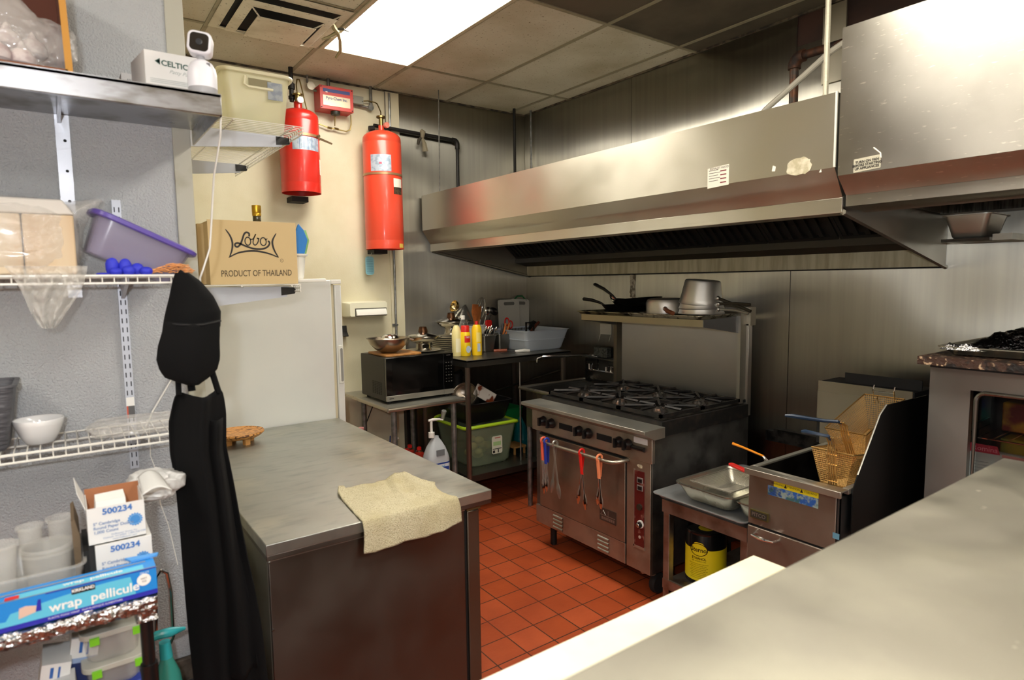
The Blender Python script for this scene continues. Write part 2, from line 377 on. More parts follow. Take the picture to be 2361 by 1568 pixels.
# back panel, grease trough, filters
MB().box(3.315, 3.33, HY0+.01, HY1-.01, 1.69, 1.80).build('back_panel', steel('hood_back_panel', '8E8874', .38, (60, 60, 1), var=(3, '6E6450', .4, .8, (9, 9, 1))), t)
MB().box(3.318, 3.335, HY0+.01, HY1-.01, 1.683, 1.692).build('bottom_rail', BLKM, t)
MB().prism([(3.19, 1.86), (3.19, 1.80), (3.32, 1.77), (3.32, 1.83)], xz(0, HY0+.01, HY1-.01), 1).build('grease_trough', mat('trough', '45423E', .4, .8), t)
nf = 8; fy = (HY1-HY0-.04)/nf
for i in range(nf):
    y0 = HY0+.02+i*fy
    M = Matrix.Translation((2.72, y0, 2.27)) @ Matrix.Rotation(math.radians(40.5), 4, 'Y')
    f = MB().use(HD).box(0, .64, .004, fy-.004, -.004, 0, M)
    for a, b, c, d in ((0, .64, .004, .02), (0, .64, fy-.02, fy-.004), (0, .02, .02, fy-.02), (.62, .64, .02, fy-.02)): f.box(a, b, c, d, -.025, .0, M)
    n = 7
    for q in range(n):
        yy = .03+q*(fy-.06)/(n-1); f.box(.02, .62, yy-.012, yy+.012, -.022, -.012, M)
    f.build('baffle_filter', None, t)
SK = mat('sticker_white', 'E9E4D4', .5)
mb = MB().use(SK).quad((2.3092, 1.734, 2.036), (2.3092, 1.627, 2.041), (2.3092, 1.627, 2.126), (2.3092, 1.734, 2.12))
mb.use(INK)
for k in range(5): mb.quad((2.309, 1.727, 2.108-k*.011), (2.309, 1.68-.01*(k % 2), 2.109-k*.011), (2.309, 1.68-.01*(k % 2), 2.111-k*.011), (2.309, 1.727, 2.110-k*.011))
mb.text('EXHAUST HOOD', .012, (2.3088, 1.675, 2.116), (0, -1, 0), (0, 0, 1))
mb.use(mat('maroon_ink', '7A2430', .6))
for k in range(4): mb.quad((2.309, 1.67, 2.10-k*.016), (2.309, 1.64, 2.10-k*.016), (2.309, 1.64, 2.105-k*.016), (2.309, 1.67, 2.105-k*.016))
mb.build('notice_sticker', None, t)['label'] = 'white notice sticker with small print'
random.seed(3)
def blob(cy, cz, ry, rz, x, m, n=26):
    pts = [(cy+ry*math.cos(2*PI*i/n)*(1+random.uniform(-.13, .13)), cz+rz*math.copysign(abs(math.sin(2*PI*i/n))**.7, math.sin(2*PI*i/n))*(1+random.uniform(-.12, .12))) for i in range(n)]
    return MB().use(m).prism(pts, lambda u, v, w: (x-w, u, v), .0006)
blob(1.322, 2.068, .048, .033, 2.3095, mat('torn_paper', 'CFC7AE', .8, var=(40, 'AFA688', .4, .6))).build('sticker_remnant', None, t)
blob(1.425, 2.076, .012, .012, 2.3095, mat('torn_paper')) .build('sticker_remnant', None, t) if False else None
MB().use(SK).prism([(1.432, 2.066), (1.418, 2.064), (1.415, 2.082), (1.428, 2.088)], lambda u, v, w: (2.3095-w, u, v), .0005).build('sticker_remnant', None, t)
MB().use(SK).prism([(1.242, 2.034), (1.232, 2.034), (1.234, 2.046)], lambda u, v, w: (2.3095-w, u, v), .0005).build('sticker_remnant', None, t)
MB().tube([(2.44, 2.05, 2.312), (2.44, 2.05, 2.325), (2.44, 1.90, 2.335), (2.44, 1.85, 2.312)], .006, 6).build('lifting_handle', mat('dark_tool', '39352A', .5, .5), t)
MB().box(2.307, 2.313, HY0-.003, HY0+.004, 2.045, 2.312).build('edge_strip', mat('white_sealant', 'D8D5C8', .6), t)

HT = steel('stainless_scratched', 'B4B1A8', .36, (1, 1, 60), var=(3, 'A19D92', .45, .7), var2=(30, 'D5D2C6', .66, .72, (1, 1, 6)), metal=1)
t = thing('exhaust_hood', 'taller scratched stainless hood at the upper right with a fan warning sticker', 'hood', (2.85, .2, 2.2))
K0, K1 = -1.3, 1.165
MB().prism([(2.295, 2.01), (2.295, 2.52), (2.31, 2.52), (2.31, 2.012)], xz(0, K0, K1), 1).build('front_panel', HT, t)
MB().prism([(2.36, 1.945), (2.295, 2.01), (2.31, 2.016), (2.372, 1.95)], xz(0, K0, K1), 1).build('sloped_band', HT, t)
MB().prism([(2.36, 1.905), (2.36, 1.945), (2.372, 1.945), (2.372, 1.915)], xz(0, K0, K1), 1).build('lower_lip', HT, t, bev=.001)
MB().prism([(2.36, 1.905), (2.372, 1.912), (2.52, 1.90), (2.52, 1.892)], xz(0, K0, K1), 1).build('bottom_return', HT, t)
MB().box(2.31, XR-.01, K0, K1, 2.50, 2.515).build('roof', HI, t)
MB().box(3.2, XR-.01, K0, K1, 1.92, 2.50).build('back_panel', mat('greasy_hood_back', '4A4843', .35, .8, var=(14, '221F1B', .4, .6, (1, 6, .5))), t)
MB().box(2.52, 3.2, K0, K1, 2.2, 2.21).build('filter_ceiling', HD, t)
MB().prism([(2.31, 2.5), (2.31, 2.01), (2.372, 1.95), (XR-.01, 1.92), (XR-.01, 2.5)], xz(0, K1-.004, K1), 1).build('end_panel', HI, t)
mb = MB().use(mat('aged_clear_label', 'B9B49F', .3)).quad((2.2945, 1.11, 2.012), (2.2945, 1.02, 2.018), (2.2945, 1.02, 2.063), (2.2945, 1.11, 2.058))
mb.use(INK)
for k, s in enumerate(('TURN ON FAN', 'BEFORE STARTING', 'UP APPLIANCES')): mb.text(s, .0115, (2.2938, 1.065, 2.047-k*.011), (0, -1, .04), (0, 0, 1), bold=.0004)
mb.build('warning_sticker', None, t)['label'] = 'small clear warning sticker with black capitals'
MB().use(SK).tube([(2.294, 1.045, 2.088), (2.294, 1.022, 2.066), (2.294, 1.02, 2.05)], .0022, 5).build('sticker_remnant', None, t)

# hanging rods, pipes around the hood
def pipe(name, pts, r, label, cat, m, n=10, **k): return solo(MB().tube(pts, r, n), name, label, cat, m, **k)
pipe('hanger_rod', [(2.38, 4.2, 2.31), (2.39, 4.2, CZ)], .005, 'thin threaded rod from the ceiling to the far end of the hood', 'rod', GALV, 6)
mb = MB().tube([(2.56, 1.36, 2.31), (2.56, 1.36, CZ)], .011, 8)
solo(mb, 'hanger_rod', 'pale threaded rod beside the joint of the two hoods', 'rod', mat('pale_rod', 'BDB7A2', .5, .4, bump=(260, (.1, .1, 1), .002, 1)))
pipe('corner_pipe', [(3.16, 4.3, 2.31), (3.16, 4.3, CZ)], .012, 'black pipe in the wall corner above the hood, left one', 'pipe', PIPE)
pipe('corner_pipe', [(3.31, 4.27, 2.31), (3.31, 4.27, CZ)], .009, 'thin grey pipe in the wall corner above the hood, right one', 'pipe', GALV)
RP = mat('rusty_pipe', '5B3A28', .6, .5, var=(18, '2C2320', .4, .6))
t = thing('gas_pipe', 'rusty brown elbowed pipe rising behind the hood', 'pipe', (3.1, 1.81, 2.31))
MB().tube([(3.1, 1.812, 2.31), (3.1, 1.812, 2.71)], .022, 14).build('riser', mat('dull_pipe', '4C453F', .5, .6, var=(18, '6B4630', .45, .6)), t)
MB().tube([(3.1, 1.812, 2.70)]+arc((1.772, 2.715), .04, 0, 90, 5, lambda a, b: (3.1, a, b))+[(3.1, 1.76, 2.755)], .031, 14).build('elbow', RP, t)
MB().tube([(3.1, 1.77, 2.755), (3.1, 1.1, 2.755)], .021, 12).build('branch', RP, t)
MB().cyl((3.1, 1.812, 2.44), (3.1, 1.812, 2.47), .03).build('coupling', RP, t)
pipe('flex_conduit', [(2.9, 2.0, 2.33), (2.9, 1.84, 2.479), (2.9, 1.68, 2.571), (2.9, 1.526, 2.662), (2.9, 1.45, 2.69), (2.9, 1.25, 2.70)], .014, 'pale grey flexible cable slanting over the hood', 'cable', mat('grey_cable', 'B4AFA0', .5))
# small pan on a wall bracket under the tall hood
t = thing('hanging_pan', 'small dark steel pan on a bracket under the tall hood', 'pan', (3.1, 1.0, 1.8))
mb = MB(); tub(mb, 3.13, 1.005, 1.80, 1.895, .17, .12, .21, .16, .02, .003, .012); mb.build('body', STX, t)
MB().box(3.02, 3.30, .92, 1.09, 1.788, 1.799).build('tray', steel('dark_steel', '55524D', .35), t)
MB().box(3.05, XR-.008, .855, .92, 1.787, 1.812).build('bracket_arm', STX, t)

# ================================================================ range
CF = steel('range_front', 'B0A598', .42, (1, 1, 40), var=(7, '988A7C', .45, .7))
t = thing('gas_range', 'six burner stainless commercial range with tongs hanging on its oven rail', 'range', (2.8, 2.55, 0))
Y0, Y1 = 2.06, 3.0
MB().box(2.345, 3.15, Y0, Y1, .15, .86).build('body', steel('range_side', '7A7874', .42, (40, 1, 1), var=(6, '4A4845', .45, .7)), t, bev=.002)
MB().box(2.322, 2.345, Y0-.015, Y1+.012, .735, .86).build('control_panel', CF, t, bev=.003)
MB().prism([(2.25, .895), (2.25, .913), (2.40, .915), (2.40, .86), (2.325, .858)], xz(0, Y0-.03, Y1+.03), 1).build('front_ledge', STX, t, bev=.0015)
MB().box(2.40, 3.13, Y0-.01, Y1+.01, .86, .935).use(IRON).build('cooktop_rim', mat('burnt_steel', '14120F', .45, .5, var=(12, '3A332B', .5, .75)), t)
MB().box(2.42, 3.11, Y0+.01, Y1-.01, .934, .938).build('drip_tray', mat('drip_tray', '24211D', .35, .7, var=(9, '6A6258', .62, .75)), t)
# grates: 3 columns x 2 rows
for i in range(3):
    for j in range(2):
        gx0 = 2.425+j*.34; gx1 = gx0+.33; w = (Y1-Y0-.04)/3; gy0 = Y0+.02+i*w; gy1 = gy0+w-.006; cx, cy = (gx0+gx1)/2, (gy0+gy1)/2
        g = MB(); z = .972; b = .006
        for a in ((gx0, gx1, gy0, gy0+.014), (gx0, gx1, gy1-.014, gy1), (gx0, gx0+.014, gy0, gy1), (gx1-.014, gx1, gy0, gy1)): g.box(a[0], a[1], a[2], a[3], z-.026, z-.008)
        for k in range(8):
            a = PI/4*k+PI/8*0; ca, sa = math.cos(a), math.sin(a); R = .148 if k % 2 == 0 else .19
            p0 = Vector((cx+.035*ca, cy+.035*sa, z-.002)); p1 = Vector((cx+R*ca, cy+min(R, w/2-.004)*sa if k % 2 == 0 else cy+R*.98*sa, z-.004))
            p1.x = max(gx0+.004, min(gx1-.004, p1.x)); p1.y = max(gy0+.004, min(gy1-.004, p1.y))
            g.tube([p0, p1], [.0065, .0085], 4)
        g.build('grate', IRON, t)
        bu = MB().lathe([(.0, .958), (.032, .957), (.04, .95), (.045, .938)], (cx, cy, 0), 20); bu.build('burner', mat('burner_cap', '3C3833', .4, .6, var=(30, '8B6A55', .55, .75)), t)
random.seed(5)
for y in (2.895, 2.817, 2.573, 2.500, 2.264, 2.201):
    k = MB().lathe([(.0, 0), (.028, 0), (.030, .004), (.026, .022), (.018, .034), (.0, .036)], (2.322, y, .806), 18, 'x', M=Matrix.Scale(-1, 4, (1, 0, 0)))
    k.box(2.276, 2.30, y-.007, y+.007, .782, .83); k.build('knob', BLK, t, smooth=30)
for y in (2.695, 2.38): MB().box(2.318, 2.3225, y-.055, y+.055, .787, .82).build('slot', GAP, t)
MB().tube([(2.315, 2.17, .80), (2.315, 2.09, .80)], .012, 10).build('valve_stub', BLK, t)
MB().box(2.3195, 2.322, 2.075, 2.165, .825, .855).build('label_plate', mat('label_plate', 'C9C9C9', .5), t)
# oven door and lower panels
MB().box(2.327, 2.345, 2.232, 2.947, .268, .716).build('oven_door', steel('oven_door_steel', 'A39484', .4, (1, 1, 40), var=(4, '85766A', .45, .7)), t, bev=.003)
MB().box(2.333, 2.346, 2.226, 2.953, .262, .722).build('door_gap', GAP, t)
MB().box(2.33, 2.345, 2.232, Y1-.01, .152, .262).build('kick_panel', CF, t, bev=.002)
MB().box(2.33, 2.345, Y0, 2.222, .152, .733).build('side_column', CF, t, bev=.002)
MB().box(2.3285, 2.333, 2.232, 2.953, .2615, .2655).build('door_edge', STX, t)
for y0 in (2.737, 2.352):
    for k in range(4):
        z = .238-k*.023; mb = MB().grid(lambda u, v: (2.331-.007*math.sin(PI*v)**.6, y0+.085*u, z-.008+.016*v), 6, 6); mb.build('louvre', STX, t)
mb = MB().tube([(2.33, 2.215, .718), (2.285, 2.222, .716), (2.258, 2.25, .708), (2.252, 2.29, .706), (2.252, 2.78, .700), (2.252, 2.83, .70), (2.275, 2.87, .706), (2.33, 2.875, .712)], .0105, 12)
mb.build('door_rail', mat('dull_rail', 'A59F91', .35, .9), t)
mb = MB().use(mat('badge_plate', '5D5A55', .4, .8)).box(2.3245, 2.3275, 2.294, 2.418, .341, .412)
mb.use(mat('badge_relief', '9A958C', .4, .8)).box(2.3235, 2.325, 2.35, 2.354, .352, .404).box(2.3235, 2.325, 2.30, 2.412, .372, .375)
mb.tube([(2.3243, 2.405, .378), (2.3243, 2.39, .400), (2.3243, 2.372, .378)], .0016, 5)
mb.text('FRANKLIN', .014, (2.3243, 2.355, .358), (0, -1, 0), (0, 0, 1)) if False else mb.text('SUPREME', .014, (2.3243, 2.355, .358), (0, -1, 0), (0, 0, 1)) if False else None
for k in range(7): mb.box(2.3238, 2.325, 2.305+k*.0145, 2.315+k*.0145, .35, .365)
mb.build('badge', None, t)['label'] = 'embossed metal maker badge'
mb = MB().use(mat('control_strip', '571A18', .3, var=(30, '8B5B50', .6, .7))).box(2.3275, 2.330, 2.10, 2.167, .285, .68)
mb.build('control_strip', None, t)['label'] = 'dark red vertical oven control strip'
MB().box(2.326, 2.33, 2.165, 2.172, .275, .685).box(2.326, 2.33, 2.172, 2.165, .27, .272).build('strip_frame', STX, t)
MB().box(2.326, 2.331, 2.095, 2.172, .272, .285).build('strip_foot', STX, t)
for z in (.633, .594): MB().use(mat('switch_frame', '8A7F7A', .4)).box(2.323, 2.3275, 2.108, 2.145, z-.014, z+.014).use(BLK).box(2.319, 2.3232, 2.111, 2.137, z-.009, z+.009).build('rocker_switch', None, t)
MB().cyl((2.33, 2.127, .494), (2.318, 2.127, .494), .016).build('dial', mat('dark_tool'), t)
MB().use(WHP).lathe([(0, 0), (.021, 0), (.021, .004), (0, .005)], (2.328, 2.122, .405), 20, 'x', M=Matrix.Scale(-1, 4, (1, 0, 0))).use(BLK).lathe([(0, .004), (.016, .004), (.014, .02), (0, .022)], (2.328, 2.124, .402), 20, 'x', M=Matrix.Scale(-1, 4, (1, 0, 0))).use(ALU).lathe([(0, .0221), (.011, .0221), (.009, .024), (0, .0245)], (2.328, 2.124, .402), 20, 'x', M=Matrix.Scale(-1, 4, (1, 0, 0))).build('thermostat_knob', None, t)
MB().cyl((2.33, 2.127, .335), (2.325, 2.127, .335), .008).build('pilot_lamp', mat('lamp_lens', 'B9A79A', .3), t)
blob(2.13, .705, .017, .01, 2.3295, mat('torn_paper')).build('sticker_remnant', None, t)
# feet
for x in (2.42, 3.06):
    for y in (2.12, 2.93):
        if x < 2.5 and y < 2.5: continue
        MB().cyl((x, y, .0), (x, y, .15), .02).build('leg', PIPE, t)
c = MB().lathe([(.0, -.018), (.05, -.018), (.055, -.01), (.055, .01), (.05, .018), (0, .018)], (2.46, 2.12, .056), 22, 'y'); c.build('caster_wheel', RUB, t)
MB().tube([(2.40, 2.16, .15), (2.405, 2.16, .125), (2.42, 2.15, .12), (2.44, 2.13, .10), (2.45, 2.12, .06)], [.024, .028, .02, .016, .012], 8).build('caster_fork', mat('worn_caster', 'A7A296', .35, .8), t)
# backguard with over-shelf
MB().box(3.15, 3.185, Y0+.01, 3.06, .86, 1.39).build('backguard', steel('backguard_steel', 'AFACA2', .45, (60, 60, 1)), t, bev=.002)
MB().box(3.095, 3.19, 2.085, 2.105, .93, 1.485).build('side_post', STX, t)
MB().box(3.10, 3.185, 3.055, 3.085, .88, 1.39).build('side_post', steel('dull_post', '7C776C', .45), t)
MB().box(3.15, 3.2, 2.06, 2.125, 1.38, 1.485).build('rear_upright', STX, t)
MB().box(2.785, 3.19, 2.105, 3.07, 1.418, 1.426).build('over_shelf', STX, t)
MB().box(2.783, 2.79, 2.105, 3.07, 1.388, 1.426).build('shelf_lip', steel('shelf_lip', 'A79F86', .4, (1, 1, 40)), t)
for y in (2.100, 3.066): MB().prism([(2.783, 1.426), (2.783, 1.388), (3.12, 1.335), (3.12, 1.436)], xz(0, y, y+.005), 1).build('shelf_gusset', steel('gusset', '7F8084', .38), t)
MB().box(3.13, 3.15, Y0+.02, Y1, .938, .955).build('rear_rail', BLKM, t)

# trays, pots and pans on the over-shelf
def rimtray(name, label, x0, x1, y0, y1, z, h=.018, m=ALU, group=None):
    mb = MB(); tub(mb, (x0+x1)/2, (y0+y1)/2, z, z+h, x1-x0-.02, y1-y0-.02, x1-x0-.004, y1-y0-.004, .02, .002, .004)
    return solo(mb, name, label, 'tray', m, group)
GT = mat('greasy_tray', '8C8468', .4, .8, var=(14, '2E2922', .5, .62))
rimtray('sheet_tray', 'greasy sheet tray on the over-shelf under the black frying pans', 2.78, 3.12, 2.66, 3.12, 1.4265, .018, GT)
rimtray('sheet_tray', 'foil-edged sheet tray on the over-shelf under the saucepans', 2.775, 3.10, 2.12, 2.655, 1.4265, .02, mat('crusty_tray', 'B3AD98', .45, .7, var=(22, '4A4334', .5, .62), bump=(60, U, .004, 1)))
PB = mat('seasoned_steel', '131313', .3, .6, bump=(50, U, .0004, .5))
def fry_pan(c, r, tilt, yaw, hl, rise, label):
    t = thing('frying_pan', label, 'pan', c, 'frying pans on the over-shelf' if False else None)
    M = Matrix.Translation(c) @ Matrix.Rotation(yaw, 4, 'Z') @ Matrix.Rotation(tilt, 4, 'X')
    MB().lathe([(0, 0), (r*.74, 0), (r, .038), (r*.99, .040), (r*.72, .004), (0, .004)], (0, 0, 0), 36, M=None).xf(M).build('pan_body', PB, t)
    MB().tube([(0, r*.95, .030), (0, r+.03, .05), (0, r+.03+hl*.4, .06+rise*.55), (0, r+.02+hl*.85, .06+rise), (0, r+hl, .058+rise)], [.006, .008, .011, .012, .008], 8).xf(M).build('handle', BLK, t)
    return t
fry_pan(Vector((2.93, 2.84, 1.447)), .13, 0, .25, .17, .015, 'black frying pan lowest on the over-shelf, its handle pointing to the wall corner')
fry_pan(Vector((2.95, 2.79, 1.462)), .125, .22, .12, .20, .03, 'black frying pan on top of another, its curved handle raised')
t = thing('wok', 'black wok leaning on the frying pans, with a loop handle', 'pan', (2.93, 2.68, 1.455))
M = Matrix.Translation((2.93, 2.70, 1.478)) @ Matrix.Rotation(-.10, 4, 'X')
MB().lathe([(0, 0), (.07, .003), (.125, .03), (.15, .05), (.148, .052), (.12, .034), (.06, .007), (0, .004)], (0, 0, 0), 36, M=None).xf(M).build('bowl', PB, t)
MB().tube([(-.10, .10, .055), (-.115, .105, .075), (-.11, .13, .082), (-.09, .14, .06), (-.085, .12, .045)], .005, 7).xf(M).build('loop_handle', CHR, t)
def saucepan(c, prof, label, hm, hp, hr=.008, M=None, m=ALU):
    t = thing('saucepan', label, 'pot', c)
    mb = MB().lathe(prof, (0, 0, 0), 40); M = (Matrix.Translation(c) @ M) if M else Matrix.Translation(c); mb.xf(M).build('pot_body', m, t)
    MB().tube(hp, hr, 8).xf(M).build('handle', hm, t); MB().ball(hp[0], .014, 10, 6).xf(M).build('bracket', ALU, t)
    return t
# saucepans upside down
saucepan(Vector((2.90, 2.46, 1.449)), [(.0, .088), (.085, .088), (.105, .08), (.115, .06), (.112, 0), (.114, 0)][:6], 'upturned wide saucepan with a wooden handle on the over-shelf', mat('wood_handle', '6E3B1D', .5), [(-.085, -.07, .03), (-.12, -.115, .020), (-.15, -.18, .01)], [.011, .013, .012], m=steel('brushed_pot', 'B5B3AD', .36, (40, 40, 30)))
PT = steel('pot_steel', 'CFCFCB', .36, (40, 40, 30))
saucepan(Vector((2.945, 2.24, 1.449)), [(.126, 0), (.128, .004), (.122, .02), (.118, .045)], 'lowest of three upturned nested saucepans, wide silver rim', STX, [(-.01, -.12, .03), (0, -.22, .026), (.0, -.30, .012)], .007, None, PT)
saucepan(Vector((2.945, 2.24, 1.478)), [(.124, 0), (.126, .004), (.119, .02), (.115, .045)], 'middle of three upturned nested saucepans', mat('dark_tool'), [(-.01, -.12, .03), (0, -.22, .035), (0, -.31, .03)], .008, None, PT)
saucepan(Vector((2.945, 2.245, 1.505)), [(.12, 0), (.123, .004), (.116, .02), (.098, .125), (.093, .135), (.0, .137)], 'tall upturned saucepan on top of the nested stack', mat('dark_tool'), [(.0, -.11, .045), (0, -.21, .025), (0, -.32, .0)], .009, Matrix.Rotation(.10, 4, 'X'), PT)

# tongs on the oven rail
def tongs(label, y, grip_m, spread, length=.30, twist=0, grip=.11, x=2.238):
    t = thing('tongs', label, 'tongs', (x+.012, y, .70))
    for s, xx in ((-1, x-.006), (1, x+.02)):
        sp = spread*s; zz = .712
        mb = MB(); W = .009
        def P(k): # centreline down the arm
            return Vector((xx+.002*k*s, y+sp*k+twist*k, zz-length*k))
        n = 10; rings = []
        for i in range(n+1):
            k = i/n; p = P(k); wd = W*(.8 if k < .7 else .8+1.1*math.sin(PI*min(1, (k-.7)/.3))*.8) if k < 1 else W*.5
            th = .0012+.003*math.sin(PI*max(0, (k-.7)/.3))
            rings.append([p+Vector((-th, -wd, 0)), p+Vector((-th*2.2, 0, 0)), p+Vector((-th, wd, 0)), p+Vector((th, wd, 0)), p+Vector((th, -wd, 0))])
        mb.loft(rings); mb.build('arm', CHR if grip_m != 'steel' else STX, t)
        if grip_m != 'steel':
            k1 = grip/length; g = MB(); r2 = []
            for i in range(6):
                k = k1*i/5; p = P(k); r2.append([p+Vector((.0045*math.cos(a), .0115*math.sin(a), 0)) for a in [2*PI*q/10 for q in range(10)]])
            g.loft(r2); g.build('grip', grip_m, t)
    rg = MB(); m = grip_m if grip_m != 'steel' else STX
    rg.tube([(x+.007+.0185*math.cos(a), y, .716+.0185*math.sin(a)) for a in [math.radians(-30+240*i/10) for i in range(11)]], .006, 8)
    rg.build('spring_loop', m, t); return t
SAL = mat('salmon_grip', 'E9644A', .45); BLU = mat('blue_grip', '24389E', .45); ORG = mat('faded_orange_grip', 'E98A5E', .45)
tongs('steel tongs with salmon red grips, leftmost on the oven rail', 2.806, SAL, .022, .31)
tongs('steel tongs with dark blue grips on the oven rail', 2.777, BLU, .018, .29, grip=.125)
tongs('long dark steel tongs without coloured grips on the oven rail', 2.70, 'steel', .055, .30)
tongs('steel tongs with bright red grips in the middle of the oven rail', 2.475, RED, .047, .30)
tongs('steel tongs with faded orange grips, rightmost on the oven rail', 2.337, ORG, .030, .26, grip=.10)
# ================================================================ stand beside the range
BR = steel('brown_reflecting_steel', 'A0948A', .35, (1, 1, 40), var=(8, '6B5548', .45, .7))
t = thing('equipment_stand', 'low stainless stand between the range and the fryer', 'stand', (2.6, 1.75, 0))
MB().box(2.27, 3.0, 1.475, 1.93, .575, .605).build('stand_top', BR, t, bev=.002)
MB().box(2.265, 2.272, 1.475, 1.93, .545, .606).build('front_apron', BR, t)
MB().box(2.28, 3.0, 1.48, 1.92, .19, .205).build('lower_shelf', BR, t)
MB().box(2.272, 2.282, 1.475, 1.93, .165, .212).build('shelf_lip', BR, t)
for x in (2.275, 2.97):
    for y in (1.895, 1.478): MB().box(x, x+.035, y, y+.035, .0, .575).build('leg', BR, t, bev=.002)
mb = MB(); tub(mb, 2.62, 1.735, .606, .626, .70, .47, .73, .50, .025, .002, .004)
solo(mb, 'sheet_pan', 'flat grey sheet pan covering the top of the low stand', 'pan', mat('sheet_pan_steel', 'A3A5A5', .45, .6, bump=(400, U, .0004, .6)))
mb = MB(); tub(mb, 2.50, 1.72, .627, .70, .37, .26, .42, .31, .04, .002, .012)
solo(mb, 'roasting_pan', 'deep silver roasting pan on the sheet pan', 'pan', steel('pan_silver', 'B5B2A2', .28, (10, 10, 1)))
mb = MB(); tub(mb, 2.42, 1.51, .628, .69, .20, .07, .23, .10, .03, .002, .008)
solo(mb, 'steam_pan', 'small silver pan tucked against the fryer side', 'pan', steel('pan_silver'))
def mesh_sheet(mb, fn, nu, nv, r, n=4):
    for i in range(nu+1): mb.tube([fn(i/nu, j/max(2, nv//6)) for j in range(max(2, nv//6)+1)], r, n, caps=False)
    for j in range(nv+1): mb.tube([fn(i/max(2, nu//6), j/nv) for i in range(max(2, nu//6)+1)], r, n, caps=False)
    return mb
t = thing('skimmer', 'square wire mesh skimmer with a red handle resting in the roasting pan', 'skimmer', (2.48, 1.70, .69))
fn = lambda u, v: Vector((2.33+.30*u, 1.60+.22*v, .708-.03*math.sin(PI*u)*math.sin(PI*v)))
mesh_sheet(MB(), fn, 34, 26, .0007).build('mesh', mat('dull_wire', '8A8578', .55, .6), t)
MB().tube([(2.33, 1.60, .712), (2.63, 1.60, .712), (2.63, 1.82, .712), (2.33, 1.82, .712)], .002, 6, closed=True).build('rim', mat('dull_wire'), t)
MB().tube([(2.60, 1.72, .715), (2.54, 1.73, .735), (2.57, 1.60, .765)], .003, 6).build('shank', CHR, t) if False else None
mb = MB(); M = Matrix.Translation((2.59, 1.735, .735)) @ Matrix.Rotation(-.35, 4, 'Z')
mb.prism(rr(.055*0+.15, .03, .013, 5), lambda u, v, w: M @ Vector((v, u, w)), .012); mb.build('handle', mat('red_handle', 'CC2A24', .4), t, bev=.003)
t = thing('spider_strainer', 'orange handled wire tool standing beside the fryer vat', 'strainer', (2.6, 1.70, .73))
MB().tube([(2.60, 1.782, .85), (2.60, 1.72, .842), (2.60, 1.617, .824)], [.007, .0055, .005], 8).build('handle', mat('orange_plastic', 'E08A1E', .4), t)
for k in range(4): MB().tube([(2.60-.006+.004*k, 1.617, .824), (2.60-.006+.004*k, 1.603-.004*k, .80), (2.60+.004*k, 1.60-.004*k, .72), (2.60, 1.70, .70)], .0015, 5).build('wire', CHR, t)

# fuel can
t = thing('fuel_can', 'yellow and black fuel can on the lower shelf of the stand', 'can', (2.45, 1.82, .206))
cx, cy = 2.45, 1.815; R = .095
MB().lathe([(0, .206), (R, .206), (R, .45), (R-.003, .455), (R-.006, .452)], (cx, cy, 0), 48).build('body', mat('can_black', '0E0E0E', .25), t)
MB().lathe([(R+.002, .447), (R+.003, .455), (R-.002, .459), (R-.008, .455), (R-.010, .447), (R-.016, .446), (R-.02, .452), (0, .452)], (cx, cy, 0), 48).build('lid', mat('can_black'), t)
YEL = mat('can_yellow', 'E5CF1A', .4)
MB().lathe([(0, .4525), (.036, .4525), (.036, .4530), (0, .4531)], (cx, cy, 0), 32).build('lid_label', YEL, t)
import cmath
a0 = math.atan2(-cy, -cx)     # towards the viewer side of the aisle
def wrap(a, z, r=R+.0006): return Vector((cx+r*math.cos(a0+a), cy+r*math.sin(a0+a), z))
mb = MB().use(YEL)
for i in range(60):
    a = -1.75+3.5*i/60; b = -1.75+3.5*(i+1)/60
    def top(q): return .378 if q > .28 or q < -1.1 else (.378+.035*math.exp(-((q+.35)/.36)**4))
    mb.quad(wrap(a, .225), wrap(b, .225), wrap(b, top(b)), wrap(a, top(a)))
mb.build('label', None, t)
def wtext(mb, s, size, ac, z, r=R+.0012, sx=1, bold=0):
    q = MB().text(s, size, (0, 0, 0), (1, 0, 0), (0, 1, 0), lift=0, sx=sx, bold=bold); o = len(mb.v)
    mb.v += [wrap(ac+v.x/r, z+v.y, r) for v in q.v]
    for f in q.f: mb.f.append([i+o for i in f]); mb.fm.append(mb.cur)
mb = MB().use(mat('can_black'))
for i in range(40):
    a = 2*PI*i/40; b = 2*PI*(i+1)/40
    for r0, r1 in ((1, .9),): mb.quad(wrap(-.36+.46*math.cos(a)*r0, .378+.031*math.sin(a)*r0, R+.001), wrap(-.36+.46*math.cos(b)*r0, .378+.031*math.sin(b)*r0, R+.001), wrap(-.36+.46*math.cos(b)*r1, .378+.031*math.sin(b)*r1, R+.001), wrap(-.36+.46*math.cos(a)*r1, .378+.031*math.sin(a)*r1, R+.001))
wtext(mb, 'Sterno', .030, -.36, .377, bold=.0006, sx=.95); wtext(mb, 'ETHANOL', .017, -.34, .335, bold=.0004, sx=.9); wtext(mb, 'GEL CHAFING FUEL', .008, -.34, .322)
for k in range(9): wtext(mb, 'NON TOXIC FLAMMABLE KEEP AWAY'[:29-(k*5) % 9], .0056, -.36, .308-k*.0085) 
mb.build('lettering', None, t)
t = thing('wire_bundle', 'crumpled clear bag of utensils at the back of the stand shelf', 'bag', (2.75, 1.62, .206))
random.seed(11)
MB().ball((2.62, 1.60, .235), (.05, .05, .028), 14, 8).build('bag', FILM, t)

